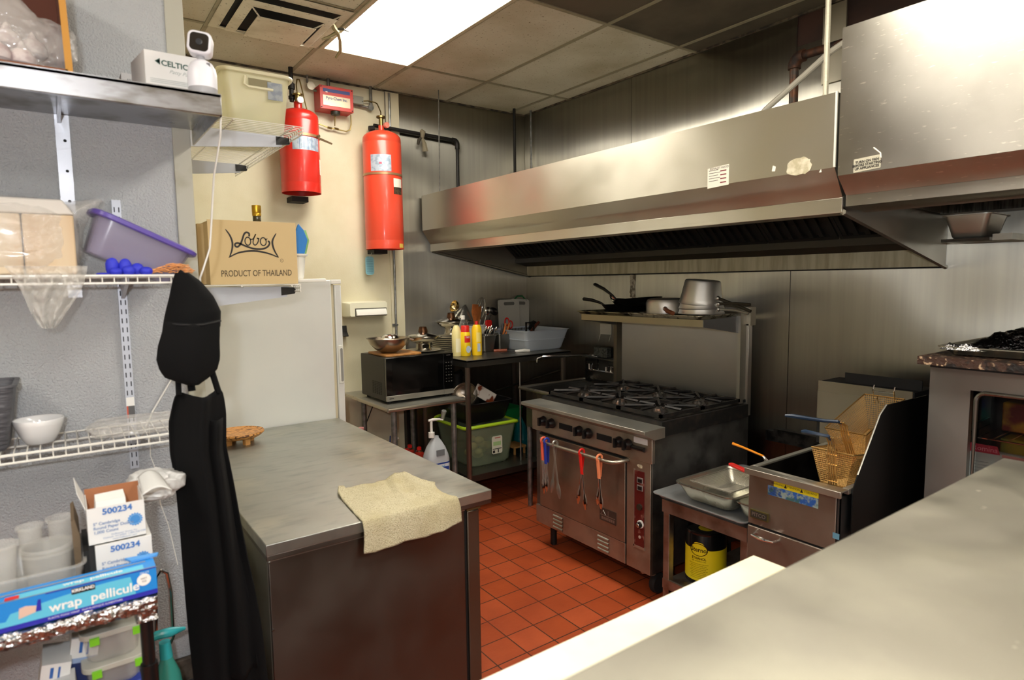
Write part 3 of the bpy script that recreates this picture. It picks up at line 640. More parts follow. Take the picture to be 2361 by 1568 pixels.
# ================================================================ fryer
FX, FY0, FY1, FZ = 2.2, 1.065, 1.44, .89
FR = steel('fryer_front', '978B80', .4, (1, 1, 40), var=(6, '8C7E72', .45, .7)); OIL = mat('dark_oil', '090604', .06, coat=1)
VAT = mat('vat_steel', '2E2B28', .3, .8, var=(8, '151210', .4, .6))
t = thing('deep_fryer', 'stainless floor fryer with an open vat and a tall black splash guard', 'fryer', (2.5, 1.25, 0))
MB().box(FX+.012, 2.80, FY0+.012, FY0+.016, .10, FZ-.03).build('side_panel', steel('fryer_side', '5E6061', .4, (40, 1, 1), var=(8, '2E2F30', .45, .7)), t)
MB().box(FX+.012, 2.80, FY1-.016, FY1-.012, .10, FZ-.03).build('side_panel', steel('fryer_side'), t)
MB().box(FX+.01, FX+.02, FY0+.02, FY1-.004, .66, FZ-.02).build('front_panel', FR, t, bev=.002)
MB().box(FX+.006, FX+.02, FY0+.02, FY1-.004, .11, .652).build('door', FR, t, bev=.003)
MB().box(FX+.018, FX+.03, FY0+.012, FY1, .10, FZ-.02).build('front_frame', GAP, t)
MB().box(2.78, 2.80, FY0+.016, FY1-.016, .1, .88).build('back_plate', VAT, t)
MB().prism([(FX-.012, FZ-.024), (FX-.012, FZ), (FX+.045, FZ), (FX+.045, FZ-.006), (FX, FZ-.006), (FX, FZ-.024)], xz(0, FY0-.004, FY1+.004), 1).build('front_rim', steel('fryer_rim', 'B9B3A6', .35, (1, 1, 40)), t, bev=.0015)
for y0, y1 in ((FY0-.004, FY0+.018), (FY1-.018, FY1+.004)): MB().box(FX+.045, 2.82, y0, y1, FZ-.02, FZ).build('side_rim', STX, t, bev=.001)
for a in ((FX+.045, FX+.05, FY0+.018, FY1-.018), (2.80, 2.805, FY0+.018, FY1-.018), (FX+.05, 2.80, FY0+.018, FY0+.022), (FX+.05, 2.80, FY1-.022, FY1-.018)): MB().box(a[0], a[1], a[2], a[3], .62, FZ-.006).build('vat_wall', VAT, t)
MB().box(FX+.05, 2.80, FY0+.02, FY1-.02, .70, .705).build('oil', OIL, t)
mb = MB().tube([(FX+.006, 1.402, .629), (FX-.025, 1.395, .629), (FX-.032, 1.36, .629), (FX-.032, 1.335, .629), (FX-.025, 1.305, .629), (FX+.006, 1.298, .629)], [.005, .005, .007, .007, .005, .005], 8); mb.build('door_handle', CHR, t)
# flue and back
MB().box(2.90, 3.10, FY0+.05, FY1+.09, .86, 1.155).build('flue_box', BLKM, t)
MB().box(2.893, 2.90, FY0+.055, FY1+.085, 1.10, 1.16).build('flue_front', steel('flue_front', '9C988B', .38, (1, 1, 40)), t)
MB().box(2.888, 2.893, FY0+.05, FY1+.085, .965, 1.112).build('flue_front', steel('flue_front'), t)
MB().box(2.889, 2.90, FY0+.05, FY1+.07, .86, .964).build('flue_front', steel('flue_front'), t)
MB().box(2.80, 2.90, FY0+.02, FY1-.0, .72, .86).build('rear_deck', VAT, t)
MB().box(2.97, 2.975, FY0+.05, FY1-.0, 1.155, 1.20).build('flue_cap', BLKM, t)
mb = MB()
for y in (1.155, 1.235): mb.tube([(2.89, y, 1.10), (2.85, y, 1.105), (2.835, y, 1.125), (2.845, y, 1.135)], .004, 7)
mb.build('basket_hanger', CHR, t)
SG = [(2.262, .885), (2.295, .935), (2.45, 1.135), (2.50, 1.165), (2.86, 1.16), (3.02, 1.14), (3.02, .70), (2.262, .70)]
MB().prism(SG, lambda u, v, w: (u, FY0-.012+w, v), .004).build('splash_guard', mat('splash_black', '0A0A0A', .45, .5), t)
MB().tube([(2.295, FY0-.010, .935), (2.45, FY0-.010, 1.135), (2.50, FY0-.01, 1.166)], .003, 5).build('guard_edge', STX, t)
mb = MB().use(mat('warning_yellow', 'E2CF22', .4))
yy = lambda u: 1.352-u*.202
x = FX+.0095
def fq(mb, u0, u1, v0, v1, dx=0): return mb.quad((x-dx, yy(u0), v0), (x-dx, yy(u1), v0), (x-dx, yy(u1), v1), (x-dx, yy(u0), v1))
fq(mb, .12, 1, .838, .862)
mb.use(mat('label_blue', '2F63B4', .4, var=(60, '9BB0A8', .45, .6), var2=(30, '3F6E72', .5, .6))); fq(mb, 0, 1, .80, .838)
mb.use(INK); 
for u, s in ((.2, 'WARNING'), (.5, 'ATTENTION'), (.85, 'CUIDADO')): mb.text(s, .0105, (x-.0004, yy(u), .850), (0, -1, 0), (0, 0, 1))
for u in (.36, .68): mb.add([(x-.0006, yy(u-.03), .843), (x-.0006, yy(u+.03), .843), (x-.0006, yy(u), .858)], [(0, 1, 2)])
for i in range(7):
    fq(mb, .02, .28, .804+i*.0045, .8055+i*.0045, .0004)
mb.build('warning_label', None, t)['label'] = 'yellow and blue warning label'
mb = MB().use(mat('badge_brass', '6B6436', .4, .7)).box(FX+.002, FX+.0095, 1.345, 1.423, .688, .722)
mb.use(mat('badge_dark', '2B2A24', .5)).box(FX+.001, FX+.0025, 1.349, 1.419, .692, .718); mb.use(mat('badge_relief')).text('PITCO', .021, (FX+.0008, 1.384, .705), (0, -1, 0), (0, 0, 1), bold=.0005)
mb.build('badge', None, t)['label'] = 'small framed maker badge'
mb = MB().use(mat('blue_sticker', '5E8FA6', .5)); mb.quad((x, 1.094, .708), (x, 1.070, .708), (x, 1.070, .730), (x, 1.094, .730)); mb.build('inspection_sticker', None, t)
# baskets
GW = mat('basket_wire', 'E0B873', .32, .85); GWD = mat('basket_wire_dark', 'A8864F', .4, .9)
def fry_basket(label, ox, oy, oz, tilt, hy):
    """front at -x; long axis x; origin = front top centre"""
    t = thing('fryer_basket', label, 'basket', (ox+.15, oy, oz-.13))
    L_, W_, D_ = .33, .155, .13; M = Matrix.Translation((ox, oy, oz)) @ Matrix.Rotation(tilt, 4, 'Y')
    tp = .030
    def Q(x, y, z): return M @ Vector((x, y, z))
    def xw(z): return tp*(-z/D_)
    mb = MB()
    mesh_sheet(mb, lambda u, v: Q(xw(-D_*v), -W_/2+xw(-D_*v)+(W_-2*xw(-D_*v))*u, -D_*v), 20, 17, .0008)           # front
    mesh_sheet(mb, lambda u, v: Q(L_-xw(-D_*v)*2, -W_/2+xw(-D_*v)+(W_-2*xw(-D_*v))*u, -D_*v), 20, 17, .0009)
    for s in (-1, 1): mesh_sheet(mb, lambda u, v: Q(xw(-D_*v)+(L_-3*xw(-D_*v))*u, s*(W_/2-xw(-D_*v)), -D_*v), 40, 17, .0009)
    mesh_sheet(mb, lambda u, v: Q(tp+(L_-3*tp)*u, -W_/2+tp+(W_-2*tp)*v, -D_), 40, 18, .0009)
    mb.build('wire_mesh', GW, t, smooth=0)
    fr = MB().tube([Q(0, -W_/2, 0), Q(L_, -W_/2, 0), Q(L_, W_/2, 0), Q(0, W_/2, 0)], .003, 6, closed=True).tube([Q(tp, -W_/2+tp, -D_), Q(tp, W_/2-tp, -D_), Q(L_-2*tp, W_/2-tp, -D_), Q(L_-2*tp, -W_/2+tp, -D_)], .0025, 6, closed=True)
    fr.build('frame', GWD, t)
    st = MB()
    for k in range(4):
        y = -.013+.0087*k; st.tube([Q(tp-.003, y, -D_), Q(-.004, y, -.01), Q(-.006, y, .03), Q(-.03-.0, y, .055)], .0026, 5)
    for z in (-.115, -.05, -.012): st.tube([Q(xw(z)-.005, -.02, z), Q(xw(z)-.005, .02, z)], .002, 5)
    st.build('stay_wires', GW, t)
    MB().tube([Q(-.02, 0, .045), Q(-.035, .004*hy, .058), Q(-.05, .05*hy, .06), Q(-.06, .17*hy, .062), Q(-.062, .20*hy, .06)], [.005, .0065, .0065, .009, .006], 8).build('handle', mat('blue_coated_handle', '15293F', .35), t)
    h = MB()
    for y in (-.04, .04): h.tube([Q(L_, y, -.04), Q(L_, y, .03), Q(L_+.012, y, .042), Q(L_+.022, y, .03)], .0025, 6)
    h.tube([Q(L_, -.04, .02), Q(L_, .04, .02)], .0025, 6); h.build('hook', CHR, t)
    return t
fry_basket('gold wire fryer basket hung highest on the fryer, blue handle outwards', 2.42, 1.165, 1.055, -.30, 1)
fry_basket('gold wire fryer basket, the lower one dipping into the vat', 2.30, 1.152, 1.00, .12, .45)

# ================================================================ double oven / warmer on the right
OV = steel('oven_steel', '918F8B', .42, (1, 1, 40)); OX = 2.64
t = thing('glass_door_oven', 'grey countertop oven with a rounded glass door at the right edge', 'oven', (2.95, .6, .85))
MB().box(OX, OX+.03, .835, .966, .02, 1.30).build('front_frame', OV, t)
for a in ((.30, .835, 1.235, 1.30), (.30, .835, .02, .89)): MB().box(OX, OX+.03, a[0], a[1], a[2], a[3]).build('front_frame', OV, t)
MB().box(OX+.03, 3.28, .955, .966, .02, 1.30).build('side_wall', steel('dark_steel'), t)
MB().box(OX+.03, 3.28, .30, .31, .02, 1.30).build('side_wall', steel('dark_steel'), t)
MB().box(3.27, 3.28, .31, .955, .02, 1.30).build('back_wall', BLKM, t)
MB().box(OX+.03, 3.27, .31, .955, .86, .87).build('cavity_floor', BLKM, t)
MB().box(OX, 3.28, .30, .966, 1.30, 1.31).build('top_plate', OV, t)
fr = MB(); o1 = [(.345, .895), (.345, 1.23)]+[(.815-.03+.03*math.sin(math.radians(a)), 1.20+.03*math.cos(math.radians(a))) for a in range(0, 91, 15)]+[(.815, .895)]
fr.tube([(OX-.004, y, z) for y, z in o1], .008, 8, closed=True); fr.build('door_seal', steel('seal_metal', '77756F', .3), t)
MB().box(OX+.012, OX+.015, .345, .812, .895, 1.228).build('glass', mat('oven_glass', '0A0A0A', .04, 0, alpha=.3, spec=.8), t)
MB().box(2.57, 3.30, .29, .985, 1.322, 1.352).build('burnt_top_slab', mat('burnt_crust', '3A2418', .55, var=(60, 'B69B7C', .58, .66), var2=(26, '120C08', .5, .6), bump=(60, U, .004, 1)), t)
MB().box(2.62, 3.27, .31, .96, 1.309, 1.323).build('top_gap', BLKM, t)
# things behind the glass
t = thing('printed_carton', 'red and white printed carton standing behind the oven glass', 'carton', (2.76, .77, .87))
mb = MB().use(mat('carton_white', 'B9BDB6', .6)).box(2.745, 2.80, .60, .862, .87, .992)
mb.use(mat('carton_pink', 'C9837A', .6)).box(2.7445, 2.745, .60, .76, .985, .995)
mb.use(mat('carton_red', 'B0263C', .5)).prism([(.862, .990), (.862, 1.022), (.775, 1.022), (.765, .992)], lambda u, v, w: (2.744-w, u, v), .001)
mb.use(mat('carton_letter', 'E58A98', .5)).text('Romina', .026, (2.7425, .812, 1.006), (0, -1, 0), (0, 0, 1))
mb.use(mat('grey_print', '8D938F', .6))
for k in range(5): mb.box(2.7442, 2.745, .80, .85, .955-k*.012, .957-k*.012)
mb.build('carton', None, t)
mb = MB().use(mat('orange_package', 'B96A1E', .5, var=(9, 'D3A026', .45, .6), var2=(7, '7D1F18', .5, .6))).box(2.86, 2.95, .45, .80, 1.06, 1.17)
solo(mb, 'food_package', 'orange and red package on the upper rack inside the glass oven', 'package', bev=.006)
mb = MB().use(mat('yellow_package', 'A08A22', .5, var=(7, '5E6A2A', .45, .6))).box(2.82, 2.93, .40, .79, .871, 1.04)
solo(mb, 'food_package', 'dull yellow package behind the red carton in the glass oven', 'package', bev=.006)
mb = MB()
for k in range(14): mb.tube([(2.70, .33+k*.045, 1.055), (3.2, .33+k*.045, 1.055)], .002, 5)
mb.tube([(2.70, .32, 1.055), (2.70, .95, 1.055)], .003, 5)
solo(mb, 'oven_rack', 'thin wire rack inside the glass oven', 'rack', CHR)
t = thing('sheet_pan', 'silver sheet pan with crumpled black foil on top of the oven', 'pan', (2.92, .64, 1.353))
mb = MB(); tub(mb, 2.92, .625, 1.356, 1.385, .48, .60, .52, .65, .02, .002, .008); mb.build('pan', steel('pan_silver'), t)
FOIL = mat('foil', 'BFBFBF', .25, 1, bump=(55, U, .012, 1))
random.seed(9)
def crumple(mb, x0, x1, y0, y1, z0, hgt, nu=40, nv=40, amp=.02, seed=1):
    from mathutils import noise
    def fn(u, v):
        x = x0+(x1-x0)*u; y = y0+(y1-y0)*v; e = min(1, 6*min(u, 1-u))*min(1, 6*min(v, 1-v))
        n = noise.noise(Vector((x*22+seed, y*22, 0)))+.5*abs(noise.noise(Vector((x*60, y*60+seed, 3))))
        return (x, y, z0+(hgt(u, v)+amp*n)*e)
    return mb.grid(fn, nu, nv)
crumple(MB(), 2.68, 3.16, .33, .90, 1.388, lambda u, v: .04+.035*(1-v), amp=.022).build('black_foil', mat('dark_foil', '4B4B4D', .22, 1, bump=(60, U, .012, 1)), t, smooth=20)['label'] = 'crumpled dark foil sheet'
crumple(MB(), 2.645, 2.73, .80, .945, 1.376, lambda u, v: .018, amp=.014, seed=5).build('foil_corner', FOIL, t, smooth=20)
# ================================================================ fire suppression on the cream wall
REDP = mat('red_cylinder_paint', 'C3251A', .32, coat=.3)
REDP2 = mat('orange_red_cylinder_paint', 'D5432A', .36, coat=.25)
BRASS = mat('brass', '8C7A4A', .35, .9); LBL = mat('silver_blue_label', 'B9C6D4', .35, .3, var=(40, '98A9BC', .45, .6))
def cyl_lathe(x, y, z0, z1, r, dome, foot=.0):
    p = [(0, z0+.03), (r*.9, z0+.03), (r*.985, z0+.028), (r*.985, z0), (r, z0), (r, z0+.055), (r*.993, z0+.06), (r*.993, z0+.064), (r, z0+.07), (r, z1-dome-.035), (r*.985, z1-dome-.03), (r*.985, z1-dome-.026), (r*.995, z1-dome-.02), (r*.99, z1-dome)]
    for i in range(1, 8): a = PI/2*i/8; p.append((r*.99*math.cos(a), z1-dome+dome*math.sin(a)))
    p.append((.02, z1)); return MB().lathe(p, (x, y, 0), 56, caps=True)
def curved(x, y, r, a0, a1, z0, z1, m, n=16):
    mb = MB().use(m)
    for i in range(n):
        a = math.radians(a0+(a1-a0)*i/n); b = math.radians(a0+(a1-a0)*(i+1)/n)
        mb.quad((x+r*math.cos(a), y+r*math.sin(a), z0), (x+r*math.cos(b), y+r*math.sin(b), z0), (x+r*math.cos(b), y+r*math.sin(b), z1), (x+r*math.cos(a), y+r*math.sin(a), z1))
    return mb
t = thing('suppression_cylinder', 'shorter wider red fire suppression cylinder with a white pressure gauge, nearer the shelves', 'fire extinguisher', (1.365, 4.25, 2.25))
X, Y, R = 1.362, 4.265, .127
cyl_lathe(X, Y, 2.25, 2.80, R, .06).build('body', REDP, t)
MB().cyl((X, Y, 2.79), (X, Y, 2.842), .026).build('neck', REDP, t)
MB().cyl((X, Y, 2.84), (X, Y, 2.90), .018).cyl((X, Y, 2.885), (X, Y, 2.895), .032).build('valve', BRASS, t)
MB().cyl((X+.005, Y-.045, 2.85), (X+.005, Y-.03, 2.85), .021).use(WHP).build('pressure_gauge', mat('gauge_face', 'F2F0E8', .3), t)
b = curved(X, Y, R+.0008, -128, -42, 2.515, 2.60, LBL); b.use(INKB)
for z in (2.517, 2.532, 2.555, 2.597): b.mats; b.quad(*[(X+(R+.0014)*math.cos(math.radians(a)), Y+(R+.0014)*math.sin(math.radians(a)), zz) for a, zz in ((-100, z), (-72, z), (-72, z+.0015), (-100, z+.0015))])
for a in (-108, -96, -84, -72, -60): b.quad(*[(X+(R+.0014)*math.cos(math.radians(q)), Y+(R+.0014)*math.sin(math.radians(q)), zz) for q, zz in ((a, 2.518), (a+.7, 2.518), (a+.7, 2.597), (a, 2.597))])
b.build('label', None, t)
MB().lathe([(R+.001, 2.605), (R+.004, 2.605), (R+.004, 2.622), (R+.001, 2.622)], (X, Y, 0), 48).build('strap', mat('strap_metal', 'B08E6A', .4, .7), t)
MB().tube([(X+.12, Y-.05, 2.612), (X+.20, Y-.06, 2.585)], [.008, .006], 5).cyl((X+.088, Y-.105, 2.614), (X+.094, Y-.118, 2.614), .009).build('strap_tail', mat('tail_metal', '7D6B50', .4, .7), t)
MB().box(X-.055, X+.055, 4.30, YB, 2.20, 2.235).cyl((X, 4.299, 2.215), (X, 4.305, 2.215), .012).build('wall_bracket', BLKM, t)
curved(X, Y, R+.0008, -38, -22, 2.37, 2.47, SK).build('side_label', None, t)
t = thing('black_pipe', 'black iron pipe from the ceiling into the shorter red cylinder', 'pipe', (1.325, 4.30, 2.86))
MB().tube([(1.335, 4.30, 2.85), (1.335, 4.30, CZ)], .015, 10).cyl((1.335, 4.30, 2.93), (1.335, 4.30, 2.965), .023).cyl((1.335, 4.3, 2.865), (1.335, 4.3, 2.885), .021).build('pipe', PIPE, t)
solo(MB().tube([(1.362, 4.27, 2.90), (1.362, 4.28, 2.96), (1.375, 4.30, 3.0), (1.395, 4.32, 3.008), (1.41, 4.34, 2.99), (1.44, 4.37, 2.90), (1.47, 4.39, 2.80), (1.50, 4.39, 2.72)], .0045, 6), 'copper_line', 'thin bent copper tube looping over the shorter red cylinder', 'tube', BRASS)
t = thing('suppression_cylinder', 'tall slim orange-red fire suppression cylinder beside the stainless wall', 'fire extinguisher', (1.95, 4.27, 1.89))
X, Y, R = 1.955, 4.275, .137
cyl_lathe(X, Y, 1.89, 2.735, R, .065).build('body', REDP2, t)
MB().cyl((X, Y, 2.725), (X, Y, 2.77), .02).build('neck', REDP2, t)
MB().cyl((X, Y, 2.765), (X, Y, 2.84), .016).cyl((X, Y, 2.825), (X, Y, 2.836), .033).build('valve', BRASS, t)
MB().cyl((X+.025, Y-.05, 2.77), (X+.02, Y-.03, 2.77), .02).build('pressure_gauge', mat('gauge_red', 'D08070', .3), t)
b = curved(X, Y, R+.0008, -150, -88, 2.43, 2.545, LBL); b.use(INKB)
for z in (2.46, 2.50): b.quad(*[(X+(R+.0014)*math.cos(math.radians(q)), Y+(R+.0014)*math.sin(math.radians(q)), zz) for q, zz in ((-138, z), (-118, z), (-118, z+.0015), (-138, z+.0015))])
b.use(mat('pink_print', 'B95C70', .5)).quad(*[(X+(R+.0014)*math.cos(math.radians(q)), Y+(R+.0014)*math.sin(math.radians(q)), zz) for q, zz in ((-124, 2.478), (-116, 2.478), (-116, 2.492), (-124, 2.492))]); b.build('label', None, t)
b = curved(X, Y, R+.0008, -82, -46, 2.325, 2.385, SK); b.use(mat('brown_print', '5A4632', .4, var=(60, '1D1712', .4, .6)))
for i in range(8): b.quad(*[(X+(R+.0009)*math.cos(math.radians(q)), Y+(R+.0009)*math.sin(math.radians(q)), zz) for q, zz in ((-82+4.5*i, 2.275), (-77.5+4.5*i, 2.275), (-77.5+4.5*i, 2.325), (-82+4.5*i, 2.325))])
b.build('label', None, t)['label'] = 'small white and brown label low on the cylinder'
MB().lathe([(R+.001, 2.408), (R+.003, 2.408), (R+.003, 2.424), (R+.001, 2.424)], (X, Y, 0), 48).build('strap', mat('strap_metal'), t)
curved(X, Y, R+.001, -66, -44, 1.898, 1.928, mat('yellow_sticker', 'E0C15A', .5)).build('sticker', None, t)
MB().box(X-.075, X+.03, 4.30, YB, 1.86, 1.889).build('wall_bracket', BLKM, t)
mb = MB().prism([(a+.07*0, b) for a, b in rr(.066, .135, .02, 5)], lambda u, v, w: (1.868+u, 4.36+w, 1.775+v), .0008)
mb.use(mat('pale_blue_print', '4F7F93', .6)) if False else None
t = thing('inspection_tag', 'pale blue inspection tag hanging under the tall cylinder', 'tag', (1.868, 4.36, 1.71))
mb.build('card', mat('tag_blue', '86C0CE', .6), t)
mb = MB()
for k in range(9): mb.box(1.843, 1.893, 4.3588, 4.3595, 1.815-k*.012, 1.8175-k*.012)
mb.build('print', mat('tag_print', '4F7F93', .6), t); MB().tube([(1.868, 4.36, 1.835), (1.88, 4.34, 1.87)], .0012, 4).build('string', WHT, t)
# control box
t = thing('control_box', 'red fire suppression control box with a silver name plate', 'box', (1.64, 4.3, 2.84))
MB().box(1.525, 1.762, 4.30, YB, 2.838, 2.994).build('case', mat('red_box_paint', 'C23A34', .38), t, bev=.003)
mb = MB().use(mat('silver_plate', 'B3A78F', .35, .5)).box(1.546, 1.738, 4.2985, 4.30, 2.863, 2.930)
mb.use(mat('navy_ink', '27406E', .5)).text('Pyro-Chem Inc.', .026, (1.642, 4.2983, 2.912), (1, 0, 0), (0, 0, 1), bold=.0007, sx=.92).text('Kitchen Knight', .008, (1.70, 4.2983, 2.893), (1, 0, 0), (0, 0, 1)) if False else mb.use(mat('navy_ink', '27406E', .5)).text('Pyro-Chem Inc.', .026, (1.642, 4.2983, 2.912), (1, 0, 0), (0, 0, 1), bold=.0007, sx=.92)
mb.use(mat('navy_band', '3C4C86', .5)).box(1.548, 1.738, 4.2985, 4.30, 2.952, 2.974); mb.build('name_plate', None, t)
MB().box(1.565, 1.578, 4.2975, 4.30, 2.948, 2.955).build('indicator', WHP, t)
for x in (1.535, 1.752):
    for z in (2.848, 2.984): MB().cyl((x, 4.296, z), (x, 4.301, z), .004, n=8).build('screw', PIPE, t)
MB().lathe([(0, 0), (.03, 0), (.032, .006), (.032, .022), (0, .022)], (1.644, 4.34, 2.816), 20).build('actuator', mat('dark_green_plastic', '24281F', .5), t)
t = thing('copper_line', 'thin copper tubing below the red control box joining both cylinders', 'tube', (1.64, 4.39, 2.73))
MB().tube([(1.644, 4.35, 2.816), (1.644, 4.36, 2.745)], .004, 6).build('drop', BRASS, t)
MB().tube([(1.47, 4.39, 2.78), (1.53, 4.39, 2.755), (1.60, 4.385, 2.737), (1.70, 4.385, 2.728), (1.735, 4.385, 2.725), (1.765, 4.385, 2.74), (1.772, 4.38, 2.78), (1.768, 4.37, 2.84)], .0045, 6).build('run', BRASS, t)
for x in (1.615, 1.665): MB().cyl((x-.015, 4.386, 2.736), (x+.015, 4.386, 2.732), .008, n=8).build('fitting', BRASS, t)
t = thing('junction_box', 'grey metal junction box right of the red control box', 'box', (1.815, 4.36, 2.92))
MB().box(1.768, 1.86, 4.35, YB, 2.92, 2.975).build('case', mat('grey_enamel', '8B8C80', .5), t, bev=.003)
for x, z in ((1.78, 2.95), (1.85, 2.94)): MB().cyl((x, 4.347, z), (x, 4.351, z), .003, n=8).build('screw', PIPE, t)
t = thing('conduit', 'short steel conduit with a round elbow box right of the control box', 'conduit', (1.93, 4.39, 2.9))
MB().tube([(1.935, 4.395, CZ), (1.935, 4.395, 2.93)], .011, 10).build('riser', GALV, t)
MB().lathe([(0, -.012), (.02, -.012), (.022, 0), (.02, .012), (0, .012)], (1.925, 4.38, 2.915), 18, 'y').build('elbow_box', GALV, t)
MB().tube([(1.92, 4.39, 2.915), (1.76, 4.39, 2.925)], .010, 10).build('arm', GALV, t)
solo(MB().tube([(1.86, 4.37, 2.95), (1.90, 4.37, 2.958), (1.955, 4.37, 2.955), (1.965, 4.35, 2.94), (1.962, 4.29, 2.87), (1.955, 4.275, 2.84)], .0045, 6), 'copper_line', 'thin copper tube from the grey junction box to the tall cylinder', 'tube', BRASS)
t = thing('conduit', 'steel conduit with a round pulley box left of the control box', 'conduit', (1.48, 4.39, 3.0))
MB().tube([(1.475, 4.395, CZ), (1.475, 4.395, 3.02)], .008, 8).build('riser', GALV, t)
MB().lathe([(0, -.012), (.014, -.013), (.016, -.009), (.024, -.009), (.027, 0), (.027, .01), (0, .01)], (1.49, 4.375, 2.995), 22, 'y').build('pulley_box', mat('cast_pulley', 'B5B0A0', .35, .8), t)
MB().tube([(1.51, 4.385, 2.975), (1.53, 4.36, 2.965)], .009, 8).build('arm', GALV, t)
solo(MB().tube([(1.622, 4.395, CZ), (1.622, 4.395, 2.99)], .012, 8), 'conduit', 'short conduit stub from the ceiling into the top of the red control box', 'conduit', GALV)
t = thing('conduit', 'long steel conduit running down the cream wall beside the stainless panel', 'conduit', (2.08, 4.4, 1.2))
MB().tube([(2.083, 4.40, 1.15), (2.083, 4.40, 3.05)], .009, 8).build('tube', GALV, t)
MB().box(2.055, 2.078, 4.398, 4.408, 1.315, 1.335).box(2.078, 2.096, 4.388, 4.41, 1.318, 1.332).build('strap', GALV, t)
solo(MB().tube([(2.048, 4.40, 3.05), (2.048, 4.40, 2.6), (2.05, 4.4, 1.9)], .004, 6), 'wire', 'thin grey wire on the wall behind the tall cylinder', 'wire', GALV)
# piping to the hood
t = thing('black_pipe', 'black iron pipe from the tall cylinder across to the hood', 'pipe', (2.3, 4.37, 2.4))
MB().tube([(1.94, 4.37, 2.79), (2.10, 4.37, 2.784), (2.60, 4.37, 2.765)], .014, 10).build('run', PIPE, t)
MB().tube([(2.60, 4.37, 2.765)]+[(2.615+.03*math.sin(math.radians(a)), 4.37, 2.735+.03*math.cos(math.radians(a))) for a in range(10, 91, 16)]+[(2.645, 4.37, 2.70)], .019, 10).build('elbow', PIPE, t)
MB().tube([(2.645, 4.37, 2.72), (2.645, 4.37, 2.31)], .013, 10).build('drop', PIPE, t)
MB().cyl((1.90, 4.36, 2.76), (1.935, 4.36, 2.765), .02).build('cap', PIPE, t)
random.seed(4)
t = thing('rag', 'twisted grey rag tied round the black pipe', 'rag', (2.32, 4.34, 2.64))
MB().tube([(2.31, 4.345, 2.80), (2.325, 4.34, 2.785), (2.32, 4.34, 2.74)], [.012, .022, .012], 9).build('knot', mat('rag_cloth', '7E7660', .9, bump=(90, U, .004, 1)), t)
MB().tube([(2.32, 4.34, 2.74), (2.335, 4.34, 2.70), (2.345, 4.345, 2.645)], [.01, .017, .024], 7).build('tail', mat('rag_cloth'), t)
MB().tube([(2.315, 4.345, 2.75), (2.29, 4.345, 2.72), (2.285, 4.35, 2.69)], [.008, .014, .01], 7).build('tail', mat('rag_dark', '3A352B', .9), t)
# wall dispenser and opener
t = thing('wrap_dispenser', 'cream plastic wall dispenser with a white slot, above the microwave', 'dispenser', (1.83, 4.32, 1.40))
DP = mat('cream_plastic', 'E6E4CC', .35)
mb = MB(); R4 = [[(1.825+a*s, y, 1.457+b*q) for a, b in rr(.318, .112, .012, 4)] for s, q, y in ((1, 1, YB), (1, 1, 4.345), (.90, .86, 4.30))]; mb.loft(R4, True); mb.build('housing', DP, t)
MB().box(1.718, 1.962, 4.2985, 4.3005, 1.408, 1.466).build('slot', mat('slot_shadow', '4B4A40', .6), t)
MB().prism([(4.299, 1.412), (4.277, 1.415), (4.277, 1.425), (4.297, 1.46)], lambda u, v, w: (1.724+w*.234, u, v), 1).build('roller_flap', WHP, t, bev=.002)
t = thing('bottle_opener', 'black wall-mounted bottle opener beside the white refrigerator', 'opener', (1.67, 4.38, 1.26))
MB().prism([(YB, 1.34), (4.395, 1.34), (4.39, 1.30), (4.36, 1.268), (4.365, 1.262), (4.40, 1.262), (YB, 1.27)], lambda u, v, w: (1.652+w*.036, u, v), 1).build('body', BLK, t, bev=.002)

# ================================================================ refrigerator
FW = mat('fridge_white', 'D8DAD6', .38, var=(2, 'CFD1CF', .4, .7)); FG = mat('gasket_cream', 'C9C1A4', .6)
t = thing('upright_freezer', 'tall white freezer standing behind the stainless prep table', 'freezer', (.85, 3.7, 0))
MB().box(XL+.03, 1.205, 3.345, 4.05, .03, 1.668).build('cabinet', FW, t, bev=.006)
MB().box(1.206, 1.222, 3.36, 4.04, .04, 1.655).build('gasket', FG, t)
MB().box(1.223, 1.262, 3.347, 4.05, .04, 1.640).build('door', FW, t, bev=.006)
MB().box(1.205, 1.262, 3.345, 3.42, 1.645, 1.668).build('hinge_cover', WHP, t, bev=.003)
mb = MB().prism(rr(.028, .215, .01, 4), lambda u, v, w: (1.244+u, 3.3475-w, 1.20+v), .006); mb.build('door_handle', mat('handle_white', 'DCDCD4', .3), t, bev=.002)
MB().prism(rr(.014, .185, .006, 4), lambda u, v, w: (1.248+u, 3.3415-w, 1.198+v), .0006).build('handle_recess', mat('recess_grey', '8A8A86', .5), t)
for x in (XL+.08, 1.15): MB().cyl((x, 3.42, 0), (x, 3.42, .04), .02).build('foot', RUB, t)

# ================================================================ stainless prep table (undercounter refrigerator)
t = thing('prep_table', 'wide stainless topped refrigerated prep table in the centre foreground', 'table', (.82, 2.6, 0))
PF = steel('prep_front', '6E6963', .34, (1, 1, 40), metal=1); 
PTOP = steel('prep_top', 'A9AAA2', .4, (1, 34, 1), var=(3, 'BDBBAC', .5, .75), var2=(9, '969892', .5, .75, (1, 3, 1)))
MB().box(.432, 1.212, 1.815, 3.335, .87, .905).build('top', PTOP, t, bev=.0025)
MB().box(.433, 1.211, 1.816, 3.33, .855, .872).build('top_edge', PF, t, bev=.002)
MB().box(.440, 1.105, 1.83, 3.30, .12, .853).build('cabinet', PF, t, bev=.003)
MB().box(.4385, .4405, 1.84, 3.29, .14, .85).build('side_panel', steel('prep_side', '8B8A80', .4), t)
MB().box(1.106, 1.118, 1.84, 3.29, .12, .85).build('door_gasket', mat('gasket_black', '080808', .7), t)
